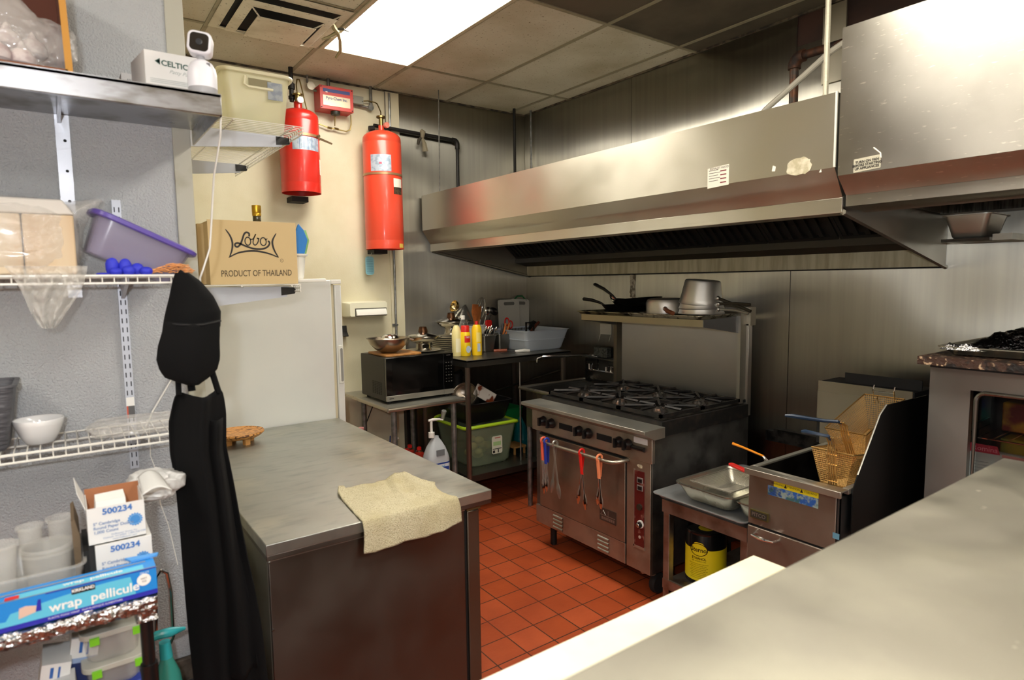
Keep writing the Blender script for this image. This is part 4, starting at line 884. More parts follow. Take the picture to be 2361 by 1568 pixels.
MB().box(1.118, 1.168, 1.832, 2.55, .14, .840).build('door', steel('prep_door', '6F6559', .35, (1, 1, 40)), t, bev=.004)
MB().box(1.118, 1.168, 2.56, 3.28, .14, .840).build('door', steel('prep_door'), t, bev=.004)
MB().box(1.118, 1.174, 1.832, 1.86, .841, .853).build('hinge', mat('hinge_brass', '6E5C3A', .5, .6), t)
MB().box(.439, 1.106, 1.8285, 1.831, .8475, .8545).build('front_bead', STX, t)
for z in (.845, .640, .3): MB().cyl((.444, 1.826, z), (.444, 1.83, z), .0035, n=8).build('rivet', CHR, t)
for x in (.50, 1.05):
    for y in (1.90, 3.2): MB().cyl((x, y, 0), (x, y, .12), .022).build('leg', RUB, t)
# towel
TW = mat('terry_cloth', 'DBD2B0', .95, var=(6, 'CABE94', .45, .7), var2=(260, 'BDB18A', .5, .62), bump=[(350, U, .006, 1), (16, U, .012, .7)])
from mathutils import noise as NZ
def towel():
    xa = [(.728, .745, .79, .85, .93, 1.0, 1.04, 1.075)]
    def edge_back(u):   # far edge y
        return [2.155, 2.12, 2.135, 2.14, 2.15, 2.16, 2.10, 2.0][min(7, int(u*7.99))]
    import bisect
    bk = [(0, 2.10), (.06, 2.15), (.25, 2.135), (.45, 2.13), (.62, 2.145), (.82, 2.12), (1, 2.0)]
    lf = [.757, .720]
    def itp(tab, u):
        for (a, p), (b, q) in zip(tab, tab[1:]):
            if u <= b: return p+(q-p)*(u-a)/(b-a)
        return tab[-1][1]
    hem = [(0, .808), (.1, .803), (.4, .812), (.6, .806), (.82, .816), (1, .826)]
    def fn(u, v):
        L1 = .68
        yb = itp(bk, u); w = u
        if v < L1:
            k = v/L1; y = yb+(1.806-yb)*k; x0 = .752+(.72-.752)*k**.8; x1 = 1.10-.02+(1.062-1.08)*k; x1 = 1.085-.03*math.sin(PI*k)+(-.02)*k
            x = x0+(x1-x0)*w
            z = .909+.014*max(0, NZ.noise(Vector((x*9, y*7, 1))))+.022*max(0, 1-abs(u-.80-.04*k)*9)*(1-.3*k)+.018*max(0, 1-abs(u-.55-.15*(1-k))*11)*(1-k)+.004*NZ.noise(Vector((x*30, y*30, 5)))
            if u < .12 and k < .25: z += .008*(1-k*4)
            return (x, y, z)
        k = (v-L1)/(1-L1); zb = itp(hem, u); z = .909+(zb-.909)*k; x = .72+(1.065-.72)*w+.012*k*(u)+.002*math.sin(k*4)
        y = 1.806-.006*math.sin(PI*min(1, k*3)/2)-.010*k*abs(NZ.noise(Vector((x*14, 0, 2))))-.012*max(0, 1-abs(u-.78)*10)*k
        return (x, y, z)
    return MB().grid(fn, 70, 60)
solo(towel(), 'towel', 'cream terry towel folded over the front edge of the prep table', 'towel', TW, solid=.006, smooth=180)
# trivet
t = thing('wooden_stand', 'small round bark-patterned wooden stand on the prep table by the freezer', 'stand', (.64, 3.06, .905))
WD = mat('bark_wood', 'C98F4E', .5, var=(45, '5A3416', .52, .6, (1, 3, 1)), bump=(60, U, .001, .6))
MB().lathe([(0, .935), (.085, .935), (.098, .942), (.112, .955), (.11, .962), (.10, .957), (0, .955)], (.645, 3.10, 0), 40, sq=1).build('disc', WD, t)
for a in (0, 90, 180, 270): MB().box(-.012, .012, .045, .069, .905, .937, Matrix.Translation((.645, 3.10, 0)) @ Matrix.Rotation(math.radians(a+20), 4, 'Z')).build('foot', mat('pale_wood', 'C99455', .55), t)

# ================================================================ microwave table and microwave
t = thing('side_table', 'small stainless table under the microwave with rounded front edge', 'table', (1.93, 4.0, 0))
MB().box(1.645, 2.215, 3.63, 4.395, .832, .85).build('table_top', STX, t, bev=.004)
MB().tube([(1.645, 3.632, .838), (2.215, 3.632, .838)], .013, 10).build('rolled_edge', CHR if False else steel('bright_edge', 'B5AE9F', .3), t)
MB().tube([(1.648, 3.632, .838), (1.648, 4.39, .838)], .012, 8).build('rolled_edge', steel('bright_edge'), t)
for x, y in ((1.715, 3.70), (2.165, 3.70), (1.77, 4.33), (2.165, 4.33)): MB().cyl((x, y, 0), (x, y, .835), .019).build('leg', GALV, t)
MB().tube([(1.90, 4.36, .83), (1.80, 4.37, .60), (1.775, 4.36, .50)], .004, 6).build('cord', RUB, t)
t = thing('microwave', 'black countertop microwave with a control panel on the right', 'microwave', (1.95, 3.95, .855))
MB().box(1.695, 2.208, 3.775, 4.17, .868, 1.158).build('case', mat('microwave_case', '2B2A27', .4, .4), t, bev=.004)
MB().box(1.697, 2.205, 3.757, 3.776, .905, 1.156).build('door', mat('black_glass', '060606', .07, coat=.6), t, bev=.002)
MB().box(1.697, 2.205, 3.757, 3.776, .870, .904).build('lower_trim', STX, t, bev=.0015)
MB().box(2.1255, 2.127, 3.7565, 3.7575, .872, 1.154).build('panel_seam', mat('seam_grey', '3A3A3A', .4), t)
MB().box(1.74, 2.08, 3.7562, 3.7572, .935, 1.12).build('window', mat('door_window', '0D0C0B', .12), t)
mb = MB().use(mat('button_print', '55534E', .5))
for i in range(7):
    for j in range(3): mb.box(2.143+j*.02, 2.152+j*.02, 3.7562, 3.7571, 1.088-i*.022, 1.091-i*.022 if i % 2 else 1.094-i*.022)
mb.box(2.15, 2.182, 3.7562, 3.7571, 1.140, 1.145); mb.build('buttons', None, t)
MB().box(1.715, 1.747, 3.7562, 3.7571, .884, .889).build('maker_mark', INK, t)
mb = MB()
for i in range(5):
    for j in range(8): mb.box(1.6935, 1.6955, 3.83+i*.032, 3.848+i*.032, .905+j*.011, .911+j*.011)
mb.build('vent_slots', BLKM, t)
for x in (1.73, 2.17):
    for y in (3.80, 4.13): MB().cyl((x, y, .85), (x, y, .870), .014).build('foot', RUB, t)
solo(MB().prism(rr(.265, .30, .012), lambda u, v, w: (1.85+u, 3.945+v, 1.159+w), .014), 'wooden_board', 'thin wooden cutting board on the left of the microwave', 'cutting board', mat('board_wood', 'C08A4E', .5, var=(30, 'A87138', .4, .6, (1, 5, 1))), bev=.003)
t = thing('mixing_bowl', 'shiny steel mixing bowl on the wooden board on the microwave', 'bowl', (1.80, 3.93, 1.174))
MB().lathe([(0, 1.1745), (.05, 1.1745), (.09, 1.198), (.125, 1.235), (.14, 1.27), (.148, 1.272), (.147, 1.275), (.137, 1.272), (.12, 1.238), (.085, 1.202), (.045, 1.178), (0, 1.178)], (1.80, 3.93, 0), 48).build('bowl', steel('bowl_steel', 'A79C8C', .2, (40, 40, 40)), t)
MB().lathe([(0, 1.30), (.03, 1.298), (.055, 1.285), (.062, 1.272)], (1.82, 3.95, 0), 30).build('inner_lid', CHR, t)

# hot pots
def hot_pot(c, label):
    t = thing('hot_pot', label, 'pot', c); x, y, z = c; HP = steel('hotpot_steel', 'A8A294', .18, (40, 40, 40))
    MB().lathe([(.055, z+.002), (.06, z+.006), (.052, z+.02), (.05, z+.05), (.058, z+.06), (.085, z+.068), (.105, z+.085), (.112, z+.10), (.116, z+.101), (.115, z+.104), (.104, z+.10), (.085, z+.078), (.04, z+.072)], (x, y, 0), 44).build('body', HP, t)
    MB().lathe([(.106, z+.105), (.085, z+.115), (.04, z+.125), (.036, z+.127)], (x, y, 0), 40).build('lid', CHR, t)
    MB().lathe([(.034, z+.07), (.033, z+.14), (.026, z+.165), (.027, z+.168), (.024, z+.168), (.022, z+.14)], (x, y, 0), 28).build('chimney', mat('scorched_copper', '6B4A33', .3, .9, var=(18, '2C1F17', .4, .6)), t)
    MB().prism(rr(.05, .028, .012, 5), lambda u, v, w: (x-.008+u, y-.0505-w*1, z+.034+v), .004).build('stoker_door', mat('stoker_black', '0D0B0A', .3), t)
    for a in (200, 340): 
        ca, sa = math.cos(math.radians(a)), math.sin(math.radians(a))
        MB().tube([(x+.112*ca-.015*sa, y+.112*sa+.015*ca, z+.09), (x+.135*ca, y+.135*sa, z+.093), (x+.112*ca+.015*sa, y+.112*sa-.015*ca, z+.09)], .003, 6).build('handle', CHR, t)
    return t
def plate(c, r, label, group=None, name='plate'):
    return solo(MB().lathe([(0, c[2]), (r*.55, c[2]), (r*.62, c[2]+.002), (r, c[2]+.012), (r+.001, c[2]+.014), (r*.62, c[2]+.006), (0, c[2]+.005)], (c[0], c[1], 0), 44), name, label, 'plate', mat('ivory_china', 'E2DAC0', .25, coat=.3), group)
plate((2.075, 3.95, 1.159), .125, 'white plate under the hot pot on the microwave')
hot_pot((2.075, 3.95, 1.166), 'steel hot pot with a scorched chimney, on the microwave')
p0 = None
PN = ('lowest', 'second lowest', 'third lowest', 'fourth lowest', 'middle', 'sixth lowest', 'seventh lowest', 'second highest', 'topmost')
for k in range(9):
    lb = 'ivory plate, %s in the stack behind the spray cans' % PN[k]
    if p0 is None: p0 = plate((2.39, 4.15, 1.107), .122, lb, 'ivory plates stacked on the steel table')
    else: dup(p0, (2.39+.003*math.sin(k*2), 4.15, 1.107+.0145*k), 0, lb)
hot_pot((2.43, 4.16, 1.244), 'steel hot pot standing on top of the stack of ivory plates')

# ================================================================ tall steel work table
t = thing('work_table', 'tall stainless work table in the corner with an under-shelf', 'table', (2.72, 4.0, 0))
DT = steel('dark_table_steel', '7D7A72', .3, (1, 30, 1)); DE = steel('table_edge', '6B6862', .35)
MB().box(2.25, 3.20, 3.65, 4.40, 1.09, 1.105).build('table_top', DT, t, bev=.002)
MB().box(2.25, 3.20, 3.65, 3.655, 1.055, 1.10).build('front_edge', DE, t)
MB().box(2.25, 2.255, 3.655, 4.39, 1.055, 1.10).build('side_edge', DE, t)
MB().box(2.27, 3.19, 3.69, 4.38, .255, .27).build('under_shelf', DT, t)
MB().box(2.27, 3.19, 3.685, 3.692, .225, .27).build('shelf_edge', DE, t)
for x, y in ((2.285, 3.70), (3.165, 3.70), (2.285, 4.35), (3.165, 4.35)): MB().cyl((x, y, 0), (x, y, 1.09), .019).build('leg', steel('leg_steel', '8D8379', .35, (40, 40, 1)), t)
MB().tube([(3.165, 3.72, .95), (2.95, 4.33, .72)], .008, 6).build('brace', DE, t)
solo(MB().cyl((2.80, 3.78, .272), (2.80, 3.78, 1.054), .006), 'upright_rod', 'thin steel rod standing between the work table top and its under-shelf', 'rod', STX)
# spray cans and bottles at the table front
t = thing('spray_can', 'yellow cooking spray can with a red cap and silver swirl label', 'spray can', (2.40, 3.92, 1.106))
SC = mat('spray_yellow', 'EBC91B', .3); z = 1.106; x, y = 2.395, 3.90
MB().lathe([(0, z), (.036, z), (.038, z+.004), (.038, z+.165), (.030, z+.178)], (x, y, 0), 32).build('body', SC, t)
MB().lathe([(.031, z+.176), (.031, z+.215), (.027, z+.222), (0, z+.223)], (x, y, 0), 28).build('cap', RED, t)
b = curved(x, y, .0384, -130, -50, z+.10, z+.15, RED); b.use(WHT).text('PAM', .022, (x-.004, y-.0405, z+.138), (1, 0, 0), (0, 0, 1), sx=.8); b.use(mat('label_blue_white', 'B9C9D6', .4)).prism([(.02*math.cos(2*PI*i/20), .026*math.sin(2*PI*i/20)) for i in range(20)], lambda u, v, w: (x+.002+u, y-.039-w, z+.05+v), .0006); b.build('label', None, t)
t = thing('spray_can', 'taller yellow oil spray can with a small red nozzle, rightmost of the cans', 'spray can', (2.49, 3.9, 1.106)); x, y = 2.482, 3.88
MB().lathe([(0, z), (.037, z), (.038, z+.004), (.038, z+.19), (.030, z+.215), (.022, z+.226)], (x, y, 0), 32).build('body', mat('spray_yellow2', 'F0C81F', .3), t)
MB().lathe([(.012, z+.224), (.011, z+.25), (0, z+.252)], (x, y, 0), 20).build('nozzle', RED, t)
b = curved(x, y, .0385, -125, -75, z+.10, z+.17, mat('pale_yellow_label', 'F0DC7A', .4)); b.use(mat('label_blue_white')).quad((x-.02, y-.0385, z+.03), (x+.005, y-.0395, z+.03), (x+.005, y-.0395, z+.09), (x-.02, y-.0385, z+.09)); b.build('label', None, t)
t = thing('squeeze_bottle', 'pale yellow squeeze bottle with a rounded white top, left of the red capped can', 'bottle', (2.345, 3.95, 1.106)); x, y = 2.338, 3.93
MB().lathe([(0, z), (.033, z), (.035, z+.005), (.035, z+.18), (.022, z+.215), (.014, z+.225), (0, z+.226)], (x, y, 0), 28).build('body', mat('pale_yellow_plastic', 'E9DC9A', .35), t)
curved(x, y, .0355, -130, -60, z+.03, z+.13, mat('cream_label', 'F1EBC8', .4)).build('label', None, t)
t = thing('clear_bottle', 'clear plastic bottle with a white cap behind the yellow cans', 'bottle', (2.44, 4.02, 1.106)); x, y = 2.445, 4.01
MB().lathe([(0, z), (.033, z), (.035, z+.005), (.035, z+.20), (.025, z+.24), (.014, z+.262)], (x, y, 0), 28).build('body', GLS, t)
MB().lathe([(.016, z+.26), (.017, z+.287), (.014, z+.29), (0, z+.29)], (x, y, 0), 20).build('cap', WHP, t)

# utensil crock and inserts
t = thing('utensil_tub', 'white plastic tub holding ladles, whisks and spatulas', 'tub', (2.66, 4.22, 1.106))
mb = MB(); tub(mb, 2.66, 4.22, 1.106, 1.30, .13, .13, .17, .17, .03, .003, .006); mb.build('tub', mat('milky_plastic', 'C9C8BE', .4), t)
def spoonlike(name, label, base, tip, r, hm, head, cat='utensil', **k):
    t = thing(name, label, cat, base); MB().tube([base, tip], [r, r*.8], 7).build('handle', hm, t); return t
def Rot(tip, base): 
    d = (Vector(tip)-Vector(base)).normalized(); return d.to_track_quat('Z', 'Y').to_matrix().to_4x4()
b0 = (2.62, 4.20, 1.12)
t = spoonlike('ladle', 'steel ladle leaning leftmost out of the utensil tub', (2.64, 4.2, 1.13), (2.52, 4.24, 1.42), .004, STX, 0, 'ladle')
MB().lathe([(.047, .0), (.045, -.018), (.03, -.036), (.0, -.042)], (0, 0, 0), 26, M=None).xf(Matrix.Translation((2.50, 4.24, 1.46)) @ Matrix.Rotation(-1.2, 4, 'Y')).build('bowl', mat('ladle_brass', 'B5A070', .2, 1), t)
t = spoonlike('strainer_cone', 'conical steel strainer upturned in the utensil tub', (2.66, 4.2, 1.13), (2.60, 4.24, 1.40), .004, STX, 0, 'strainer')
MB().lathe([(.085, -.06), (.05, .0), (.006, .055), (0, .057)], (0, 0, 0), 30).xf(Matrix.Translation((2.61, 4.26, 1.41)) @ Matrix.Rotation(.25, 4, 'Y')).build('cone', steel('cone_steel', 'B4B1A8', .2, (1, 1, 90)), t)
t = thing('wooden_spatula', 'brown wooden spatula standing in the utensil tub', 'spatula', (2.66, 4.19, 1.13))
MB().prism([(-.010, 0), (.010, 0), (.012, .20), (.030, .28), (.032, .34), (-.02, .345), (-.03, .28), (-.012, .2)], lambda u, v, w: (2.67+u, 4.19+w, 1.125+v), .008).build('blade', mat('brown_wood', '8A4A1F', .5, var=(20, 'A9602B', .4, .6)), t)
t = thing('wooden_spatula', 'second, orange-brown wooden spatula right of the brown one', 'spatula', (2.70, 4.20, 1.13))
MB().prism([(-.008, 0), (.010, 0), (.016, .20), (.034, .29), (.03, .33), (-.015, .30), (-.01, .2)], lambda u, v, w: (2.705+u, 4.205+w, 1.125+v), .008).build('blade', mat('orange_wood', 'A5602A', .5), t)
t = thing('whisk', 'wire balloon whisk standing in the utensil tub', 'whisk', (2.73, 4.22, 1.13))
MB().tube([(2.70, 4.22, 1.13), (2.745, 4.24, 1.34)], .008, 8).build('handle', STX, t)
for k in range(5):
    a = PI*k/5; R3 = Matrix.Translation((2.765, 4.25, 1.44)) @ Matrix.Rotation(.2, 4, 'Y') @ Matrix.Rotation(a, 4, 'Z')
    MB().tube([R3 @ Vector((.006+.034*math.sin(q) if q < PI else 0, 0, -.10+.09*(1-math.cos(q)))) for q in [PI*i/8 for i in range(9)]]+[R3 @ Vector((-.034*math.sin(q), 0, .08-.09*(1-math.cos(q)))) for q in [PI*i/8 for i in range(1, 9)]], .0011, 4).build('wire_loop', CHR, t)
t = spoonlike('skimmer_spoon', 'black slotted spoon curving over the right of the utensil tub', (2.70, 4.18, 1.13), (2.83, 4.20, 1.38), .005, BLK, 0, 'spoon')
MB().ball((2.855, 4.20, 1.405), (.045, .02, .03), 16, 8, Matrix.Rotation(.5, 4, 'Y')).build('bowl', BLK, t)
t = spoonlike('serving_spoon', 'steel serving spoon in the middle of the utensil tub', (2.68, 4.17, 1.13), (2.77, 4.18, 1.38), .004, STX, 0, 'spoon')
MB().ball((2.785, 4.18, 1.41), (.028, .008, .035), 14, 8).build('bowl', CHR, t)
def insert(cx, cy, label, w=.125, d=.15, h=.125):
    mb = MB(); tub(mb, cx, cy, 1.106, 1.106+h, w*.8, d*.8, w, d, .02, .002, .006); return solo(mb, 'steam_insert', label, 'pan', steel('insert_steel', '8E8B84', .3))
insert(2.665, 4.05, 'deep steel insert pan of cutlery left of the knives')
insert(2.83, 4.08, 'deep steel insert pan with scissors and knives, next to the grey basket')
for k in range(7):
    a = k*.9; x0, y0 = 2.665+.03*math.cos(a), 4.05+.03*math.sin(a*1.3)
    t = thing('fork', 'steel fork standing in the cutlery pan', 'fork', (x0, y0, 1.13), 'forks in the steel cutlery pan')
    x1, y1, z1 = x0+.045*math.cos(a*2.1)+.02, y0-.03*abs(math.sin(a)), 1.255+.015*math.sin(a*3)
    MB().tube([(x0, y0, 1.12), (x1, y1, z1)], .0025, 5).build('handle', CHR, t)
    MB().tube([(x1, y1, z1), (x1+.012, y1-.004, z1+.02), (x1+.022, y1-.004, z1+.035)], [.003, .008, .005], 6).build('head', CHR, t)
t = thing('scissors', 'red handled scissors standing in the insert pan beside the grey basket', 'scissors', (2.87, 4.06, 1.13))
MB().tube([(2.85, 4.06, 1.13), (2.88, 4.06, 1.28)], [.004, .008], 6).build('blades', STX, t)
for dx, dz in ((0, 0), (.035, -.025)): MB().tube([(2.885+dx+.02*math.cos(a), 4.06, 1.325+dz+.03*math.sin(a)) for a in [2*PI*i/12 for i in range(12)]], .006, 7, closed=True).build('finger_loop', RED, t)
for k, (dx, m, lb) in enumerate(((-.01, mat('orange_handle', 'D8791E', .45), 'orange handled paring knife in the insert pan'), (.015, mat('orange_handle'), 'second orange handled knife, right of the other one'), (-.03, BLK, 'black handled knife in the insert pan'))):
    t = thing('knife', lb, 'knife', (2.84+dx, 4.04, 1.13)); MB().box(2.835+dx, 2.837+dx, 4.035, 4.055, 1.12, 1.22).build('blade', CHR, t)
    MB().tube([(2.836+dx, 4.04, 1.215), (2.85+dx*1.2, 4.03, 1.26), (2.868+dx*1.4, 4.03, 1.315)], [.007, .009, .008], 7).build('handle', m, t)
t = thing('spatula', 'red rubber spatula standing behind the cutlery pan', 'spatula', (2.76, 4.14, 1.13))
MB().tube([(2.74, 4.15, 1.13), (2.765, 4.15, 1.28)], .006, 6).build('handle', BLK, t); MB().prism(rr(.06, .07, .015), lambda u, v, w: (2.77+u, 4.145+w, 1.305+v), .012).build('blade', RED, t, bev=.003)
# grey basket
t = thing('plastic_basket', 'grey slotted plastic basket of tools on the right of the work table', 'basket', (3.09, 4.0, 1.106))
GB = mat('grey_plastic', 'C3CDD8', .45)
mb = MB(); tub(mb, 3.075, 4.01, 1.106, 1.262, .36, .40, .44, .47, .03, .004, .012); mb.build('basket', GB, t)
mb = MB(); tub(mb, 3.075, 4.01, 1.185, 1.191, .40, .435, .403, .438, .03, .004, .005); mb.build('rib', GB, t)
mb = MB()
for k in range(26): mb.box(2.885+k*.0155, 2.892+k*.0155, 4.222, 4.226, 1.235, 1.255)
mb.build('slots', mat('slot_shadow'), t)
t = thing('grill_brush', 'black framed brush handle sticking out of the grey basket', 'brush', (3.02, 3.95, 1.2))
MB().box(2.955, 2.965, 3.90, 3.91, 1.20, 1.325).box(3.03, 3.04, 3.90, 3.91, 1.2, 1.30).box(2.955, 3.04, 3.90, 3.91, 1.315, 1.325).build('frame', BLK, t)
MB().tube([(3.04, 3.95, 1.24), (3.11, 3.97, 1.29), (3.14, 3.97, 1.315)], [.012, .013, .01], 8).build('handle', mat('dark_red_wood', '5E2A1A', .5), t)
solo(MB().tube([(3.09, 4.02, 1.26), (3.15, 4.05, 1.295), (3.20, 4.07, 1.29)], [.02, .03, .015], 8), 'scrub_pad', 'dark scrubbing pad lying in the grey basket', 'pad', BLKM)
# cutting boards
def cut_board(c, w, h, label, rot, m):
    M = Matrix.Translation(c) @ Matrix.Rotation(rot, 4, 'Y') @ Matrix.Rotation(-.05, 4, 'X')
    o = rr(w, h, .02, 4); mb = MB().prism(o, lambda u, v, w_: M @ Vector((u, w_, v+h/2)), .012)
    mb.use(m); mb.cur = 0
    t = thing('cutting_board', label, 'cutting board', c); mb.mats = [m]; mb.build('board', None, t, bev=.002)
    MB().prism(rr(.11, .028, .012), lambda u, v, w_: M @ Vector((u-.0, -.001+w_, v+h-.035)), .0008).build('grip_slot', mat('slot_shadow2', '6A6862', .6), t)
CBW = mat('white_poly', 'BDBBB2', .5)
cut_board((3.115, 4.33, 1.107), .22, .385, 'white plastic cutting board with a grip slot leaning in the corner', 0, CBW)
cut_board((3.235, 4.36, 1.107), .20, .385, 'second white cutting board behind and right of the slotted one', .06, CBW)
solo(MB().tube([(3.20, 4.385, 1.49), (3.235, 4.39, 1.515), (3.29, 4.39, 1.515), (3.325, 4.385, 1.48), (3.33, 4.385, 1.40)], .007, 7), 'green_strainer', 'green plastic rim peeking over the cutting boards', 'strainer', mat('green_plastic', '1E6B3C', .4))
t = thing('cleaver', 'white handled cleaver lying on the work table', 'knife', (2.83, 3.80, 1.106))
MB().box(-.02, .10, -.04, .035, 0, .002, Matrix.Translation((2.70, 3.86, 1.107)) @ Matrix.Rotation(-.35, 4, 'Z')).build('blade', steel('dark_blade', '4E4C48', .3), t)
MB().tube([(2.795, 3.83, 1.112), (2.86, 3.80, 1.118), (2.90, 3.785, 1.114)], [.010, .013, .011], 8).build('handle', WHP, t)
t = thing('knife', 'brown wooden handled knife lying behind the cleaver', 'knife', (2.79, 4.0, 1.106))
MB().tube([(2.70, 4.0-.02, 1.113), (2.79, 3.93, 1.115)], .011, 8).build('handle', mat('knife_wood', '8A3F20', .45), t)
MB().box(0, .15, -.012, .018, 0, .002, Matrix.Translation((2.79, 3.93, 1.11)) @ Matrix.Rotation(-.5, 4, 'Z')).build('blade', steel('dark_blade'), t)

# ================================================================ under the work table
t = thing('storage_tote', 'translucent green tote with a lime rim on the under-shelf', 'tote', (2.57, 4.03, .27))
TG = mat('tote_green', '9BA98A', .3, 0, alpha=.38, spec=.7)
mb = MB(); tub(mb, 2.57, 4.06, .271, .575, .36, .44, .44, .52, .05, .004, .002); mb.build('tub', TG, t)
mb = MB(); o = rr(.465, .545, .06, 6); rings = []
mb.tube([(2.57+a, 4.06+b, .580+.008*math.sin(i*.4)) for i, (a, b) in enumerate(o)], .013, 8, closed=True); mb.build('rim', mat('lime_plastic', 'B6DE2E', .4), t)
mb = MB().use(mat('label_offwhite', 'DAD9C4', .5)).prism(rr(.095, .135, .015), lambda u, v, w: (2.595+u, 3.801-w, .425+v), .0006)
mb.use(mat('tote_label_green', 'A8C98A', .5)).box(2.56, 2.63, 3.7995, 3.80, .42, .45); mb.use(mat('tote_label_red', 'B9584A', .5)).box(2.575, 2.625, 3.7995, 3.80, .475, .482)
mb.use(INK).text('Sterilite', .016, (2.595, 3.8245, .378), (1, 0, 0), (0, 0, 1)) if False else mb.use(INK).box(2.555, 2.636, 3.7995, 3.80, .392, .398); mb.box(2.555, 2.575, 3.7995, 3.80, .365, .385); mb.box(2.60, 2.61, 3.7995, 3.80, .365, .39)
mb.build('label', None, t)
MB().tube([(2.345, 4.15, .66), (2.345, 4.17, .62), (2.35, 4.19, .585)], [.02, .016, .014], 6).build('clasp', WHP, t)
random.seed(2)
for k in range(9):
    x, y = 2.45+random.random()*.24, 3.92+random.random()*.22; z = .30+.05*(k % 3)
    solo(MB().ball((x, y, z+.01), (random.uniform(.03, .05), random.uniform(.03, .045), .028), 12, 8), 'vegetable', 'pale yellow-green vegetable inside the translucent tote', 'vegetable', mat('pale_vegetable', 'B9B469', .6), 'vegetables in the green tote')
t = thing('bus_tub', 'black plastic bus tub of dishes sitting on the green tote', 'tub', (2.55, 4.08, .59))
mb = MB(); tub(mb, 2.565, 4.09, .594, .745, .36, .42, .42, .50, .04, .004, .012); mb.build('tub', BLK, t)
t = thing('strainer_bowl', 'round steel bowl tilted in the black bus tub', 'bowl', (2.47, 3.98, .72))
MB().lathe([(.10, .0), (.095, -.035), (.06, -.07), (0, -.085)], (0, 0, 0), 36).xf(Matrix.Translation((2.43, 3.99, .80)) @ Matrix.Rotation(-.9, 4, 'Y') @ Matrix.Rotation(.5, 4, 'X')).build('bowl', steel('bowl_steel'), t, solid=.002)
t = thing('stained_board', 'white plastic board with brown stains tilted in the bus tub', 'board', (2.60, 4.0, .70))
MB().box(-.10, .10, -.012, .0, -.045, .045, Matrix.Translation((2.60, 3.97, .785)) @ Matrix.Rotation(.55, 4, 'Y')).build('board', mat('stained_plastic', 'D9CFC3', .5, var=(14, '7A3210', .5, .58)), t, bev=.004)
solo(MB().tube([(2.50, 4.22, .74), (2.51, 4.22, .92), (2.55, 4.22, .93)], [.045, .045, .03], 12), 'dark_jug', 'dark container standing at the back of the bus tub', 'jug', BLKM)
t = thing('wooden_stool_trivet', 'small wooden footed trivet behind the green tote', 'trivet', (2.90, 4.0, .27))
MB().box(2.84, 2.96, 3.92, 4.08, .325, .338).build('top', mat('pale_wood'), t); 
for x in (2.85, 2.945): MB().box(x, x+.012, 3.93, 3.945, .271, .325).build('foot', mat('pale_wood'), t)
mb = MB(); tub(mb, 2.97, 4.22, .271, .60, .17, .17, .22, .22, .03, .003, .006); solo(mb, 'green_bucket', 'dark green plastic bin at the back of the under-shelf', 'bin', mat('dark_green_bin', '0E6B34', .4))
solo(MB().tube([(3.03, 4.08, .275), (3.03, 4.08, .34), (3.04, 4.10, .44), (3.05, 4.12, .52)], [.05, .07, .05, .012], 10), 'teal_bag', 'teal plastic bag slumped beside the stock pot', 'bag', mat('teal_plastic', '147A80', .35, bump=(30, U, .004, 1)))
t = thing('stock_pot', 'steel stock pot at the right end of the under-shelf', 'pot', (3.03, 3.86, .27))
MB().lathe([(0, .271), (.095, .271), (.10, .28), (.10, .56), (.104, .563), (.104, .568), (.096, .566), (.096, .29), (0, .285)], (3.05, 3.82, 0), 40).build('pot', steel('stockpot_steel', '6F6B64', .3, (40, 40, 1)), t)
MB().tube([(2.955, 3.80, .50), (2.93, 3.82, .505), (2.955, 3.845, .50)], .004, 6).build('handle', STX, t)
# floor items behind the prep table
solo(MB().box(2.13, 2.22, 4.36, YB-.012, 0, .83), 'wall_post', 'dark steel post against the wall under the microwave table', 'post', mat('dark_post', '33302D', .4, .6))
t = thing('pump_bottle', 'gallon jug with a white pump and blue label on the floor', 'bottle', (1.99, 3.60, 0))
x, y = 1.975, 3.62
JB = mat('jug_plastic', 'C7CCD0', .3, 0, trans=.25, ior=1.3)
mb = MB(); R5 = [[(x+a*s, y+b*s, z) for a, b in rr(.165, .13, .04, 5)] for s, z in ((.9, .235), (1, .25), (1, .475), (.93, .50), (.72, .55), (.45, .59), (.24, .615), (.24, .625))]; mb.loft(R5); mb.build('jug', JB, t)
MB().box(x-.03, x+.03, y-.067, y-.063, .505, .545).build('grip_hole', mat('jug_shadow', '6E7478', .5), t)
mb = MB(); mb.loft([[(x+a*1.006, y+b*1.006, z) for a, b in rr(.165, .13, .04, 5)] for z in (.27, .455)], False); mb.build('label', mat('jug_label', 'D5DDE4', .4, var=(30, '9CC3DA', .55, .6)), t)
mb = MB().use(mat('navy_ink2', '1F3F8E', .5)); mb.loft([[(x+a*1.01, y+b*1.01, z) for a, b in rr(.165, .13, .04, 5)] for z in (.447, .457)], False)
mb.box(x+.012, x+.060, y-.0675, y-.066, .405, .428).box(x+.020, x+.055, y-.0675, y-.066, .385, .396); mb.build('lettering', None, t)
MB().cyl((x-.03, y, .62), (x-.03, y, .655), .021).build('collar', WHP, t); MB().cyl((x-.03, y, .655), (x-.03, y, .73), .009).build('stem', WHP, t)
MB().tube([(x-.05, y, .735), (x-.02, y, .738), (x+.03, y, .735), (x+.06, y, .725)], [.008, .010, .007, .004], 8).build('nozzle', WHP, t)
MB().box(x-.07, x+.07, y-.05, y+.05, 0, .233).build('base_box', mat('grey_crate', '5E5E60', .6), t) if False else None
solo(MB().box(1.87, 2.09, 3.54, 3.70, .0, .234), 'crate', 'dark plastic crate on the floor under the pump jug', 'crate', mat('dark_crate', '303234', .6), bev=.006)
solo(MB().box(1.90, 2.105, 3.98, 4.26, .0, .33), 'crate', 'dark plastic crate on the floor behind the red capped gas cans', 'crate', mat('dark_crate'), bev=.006)
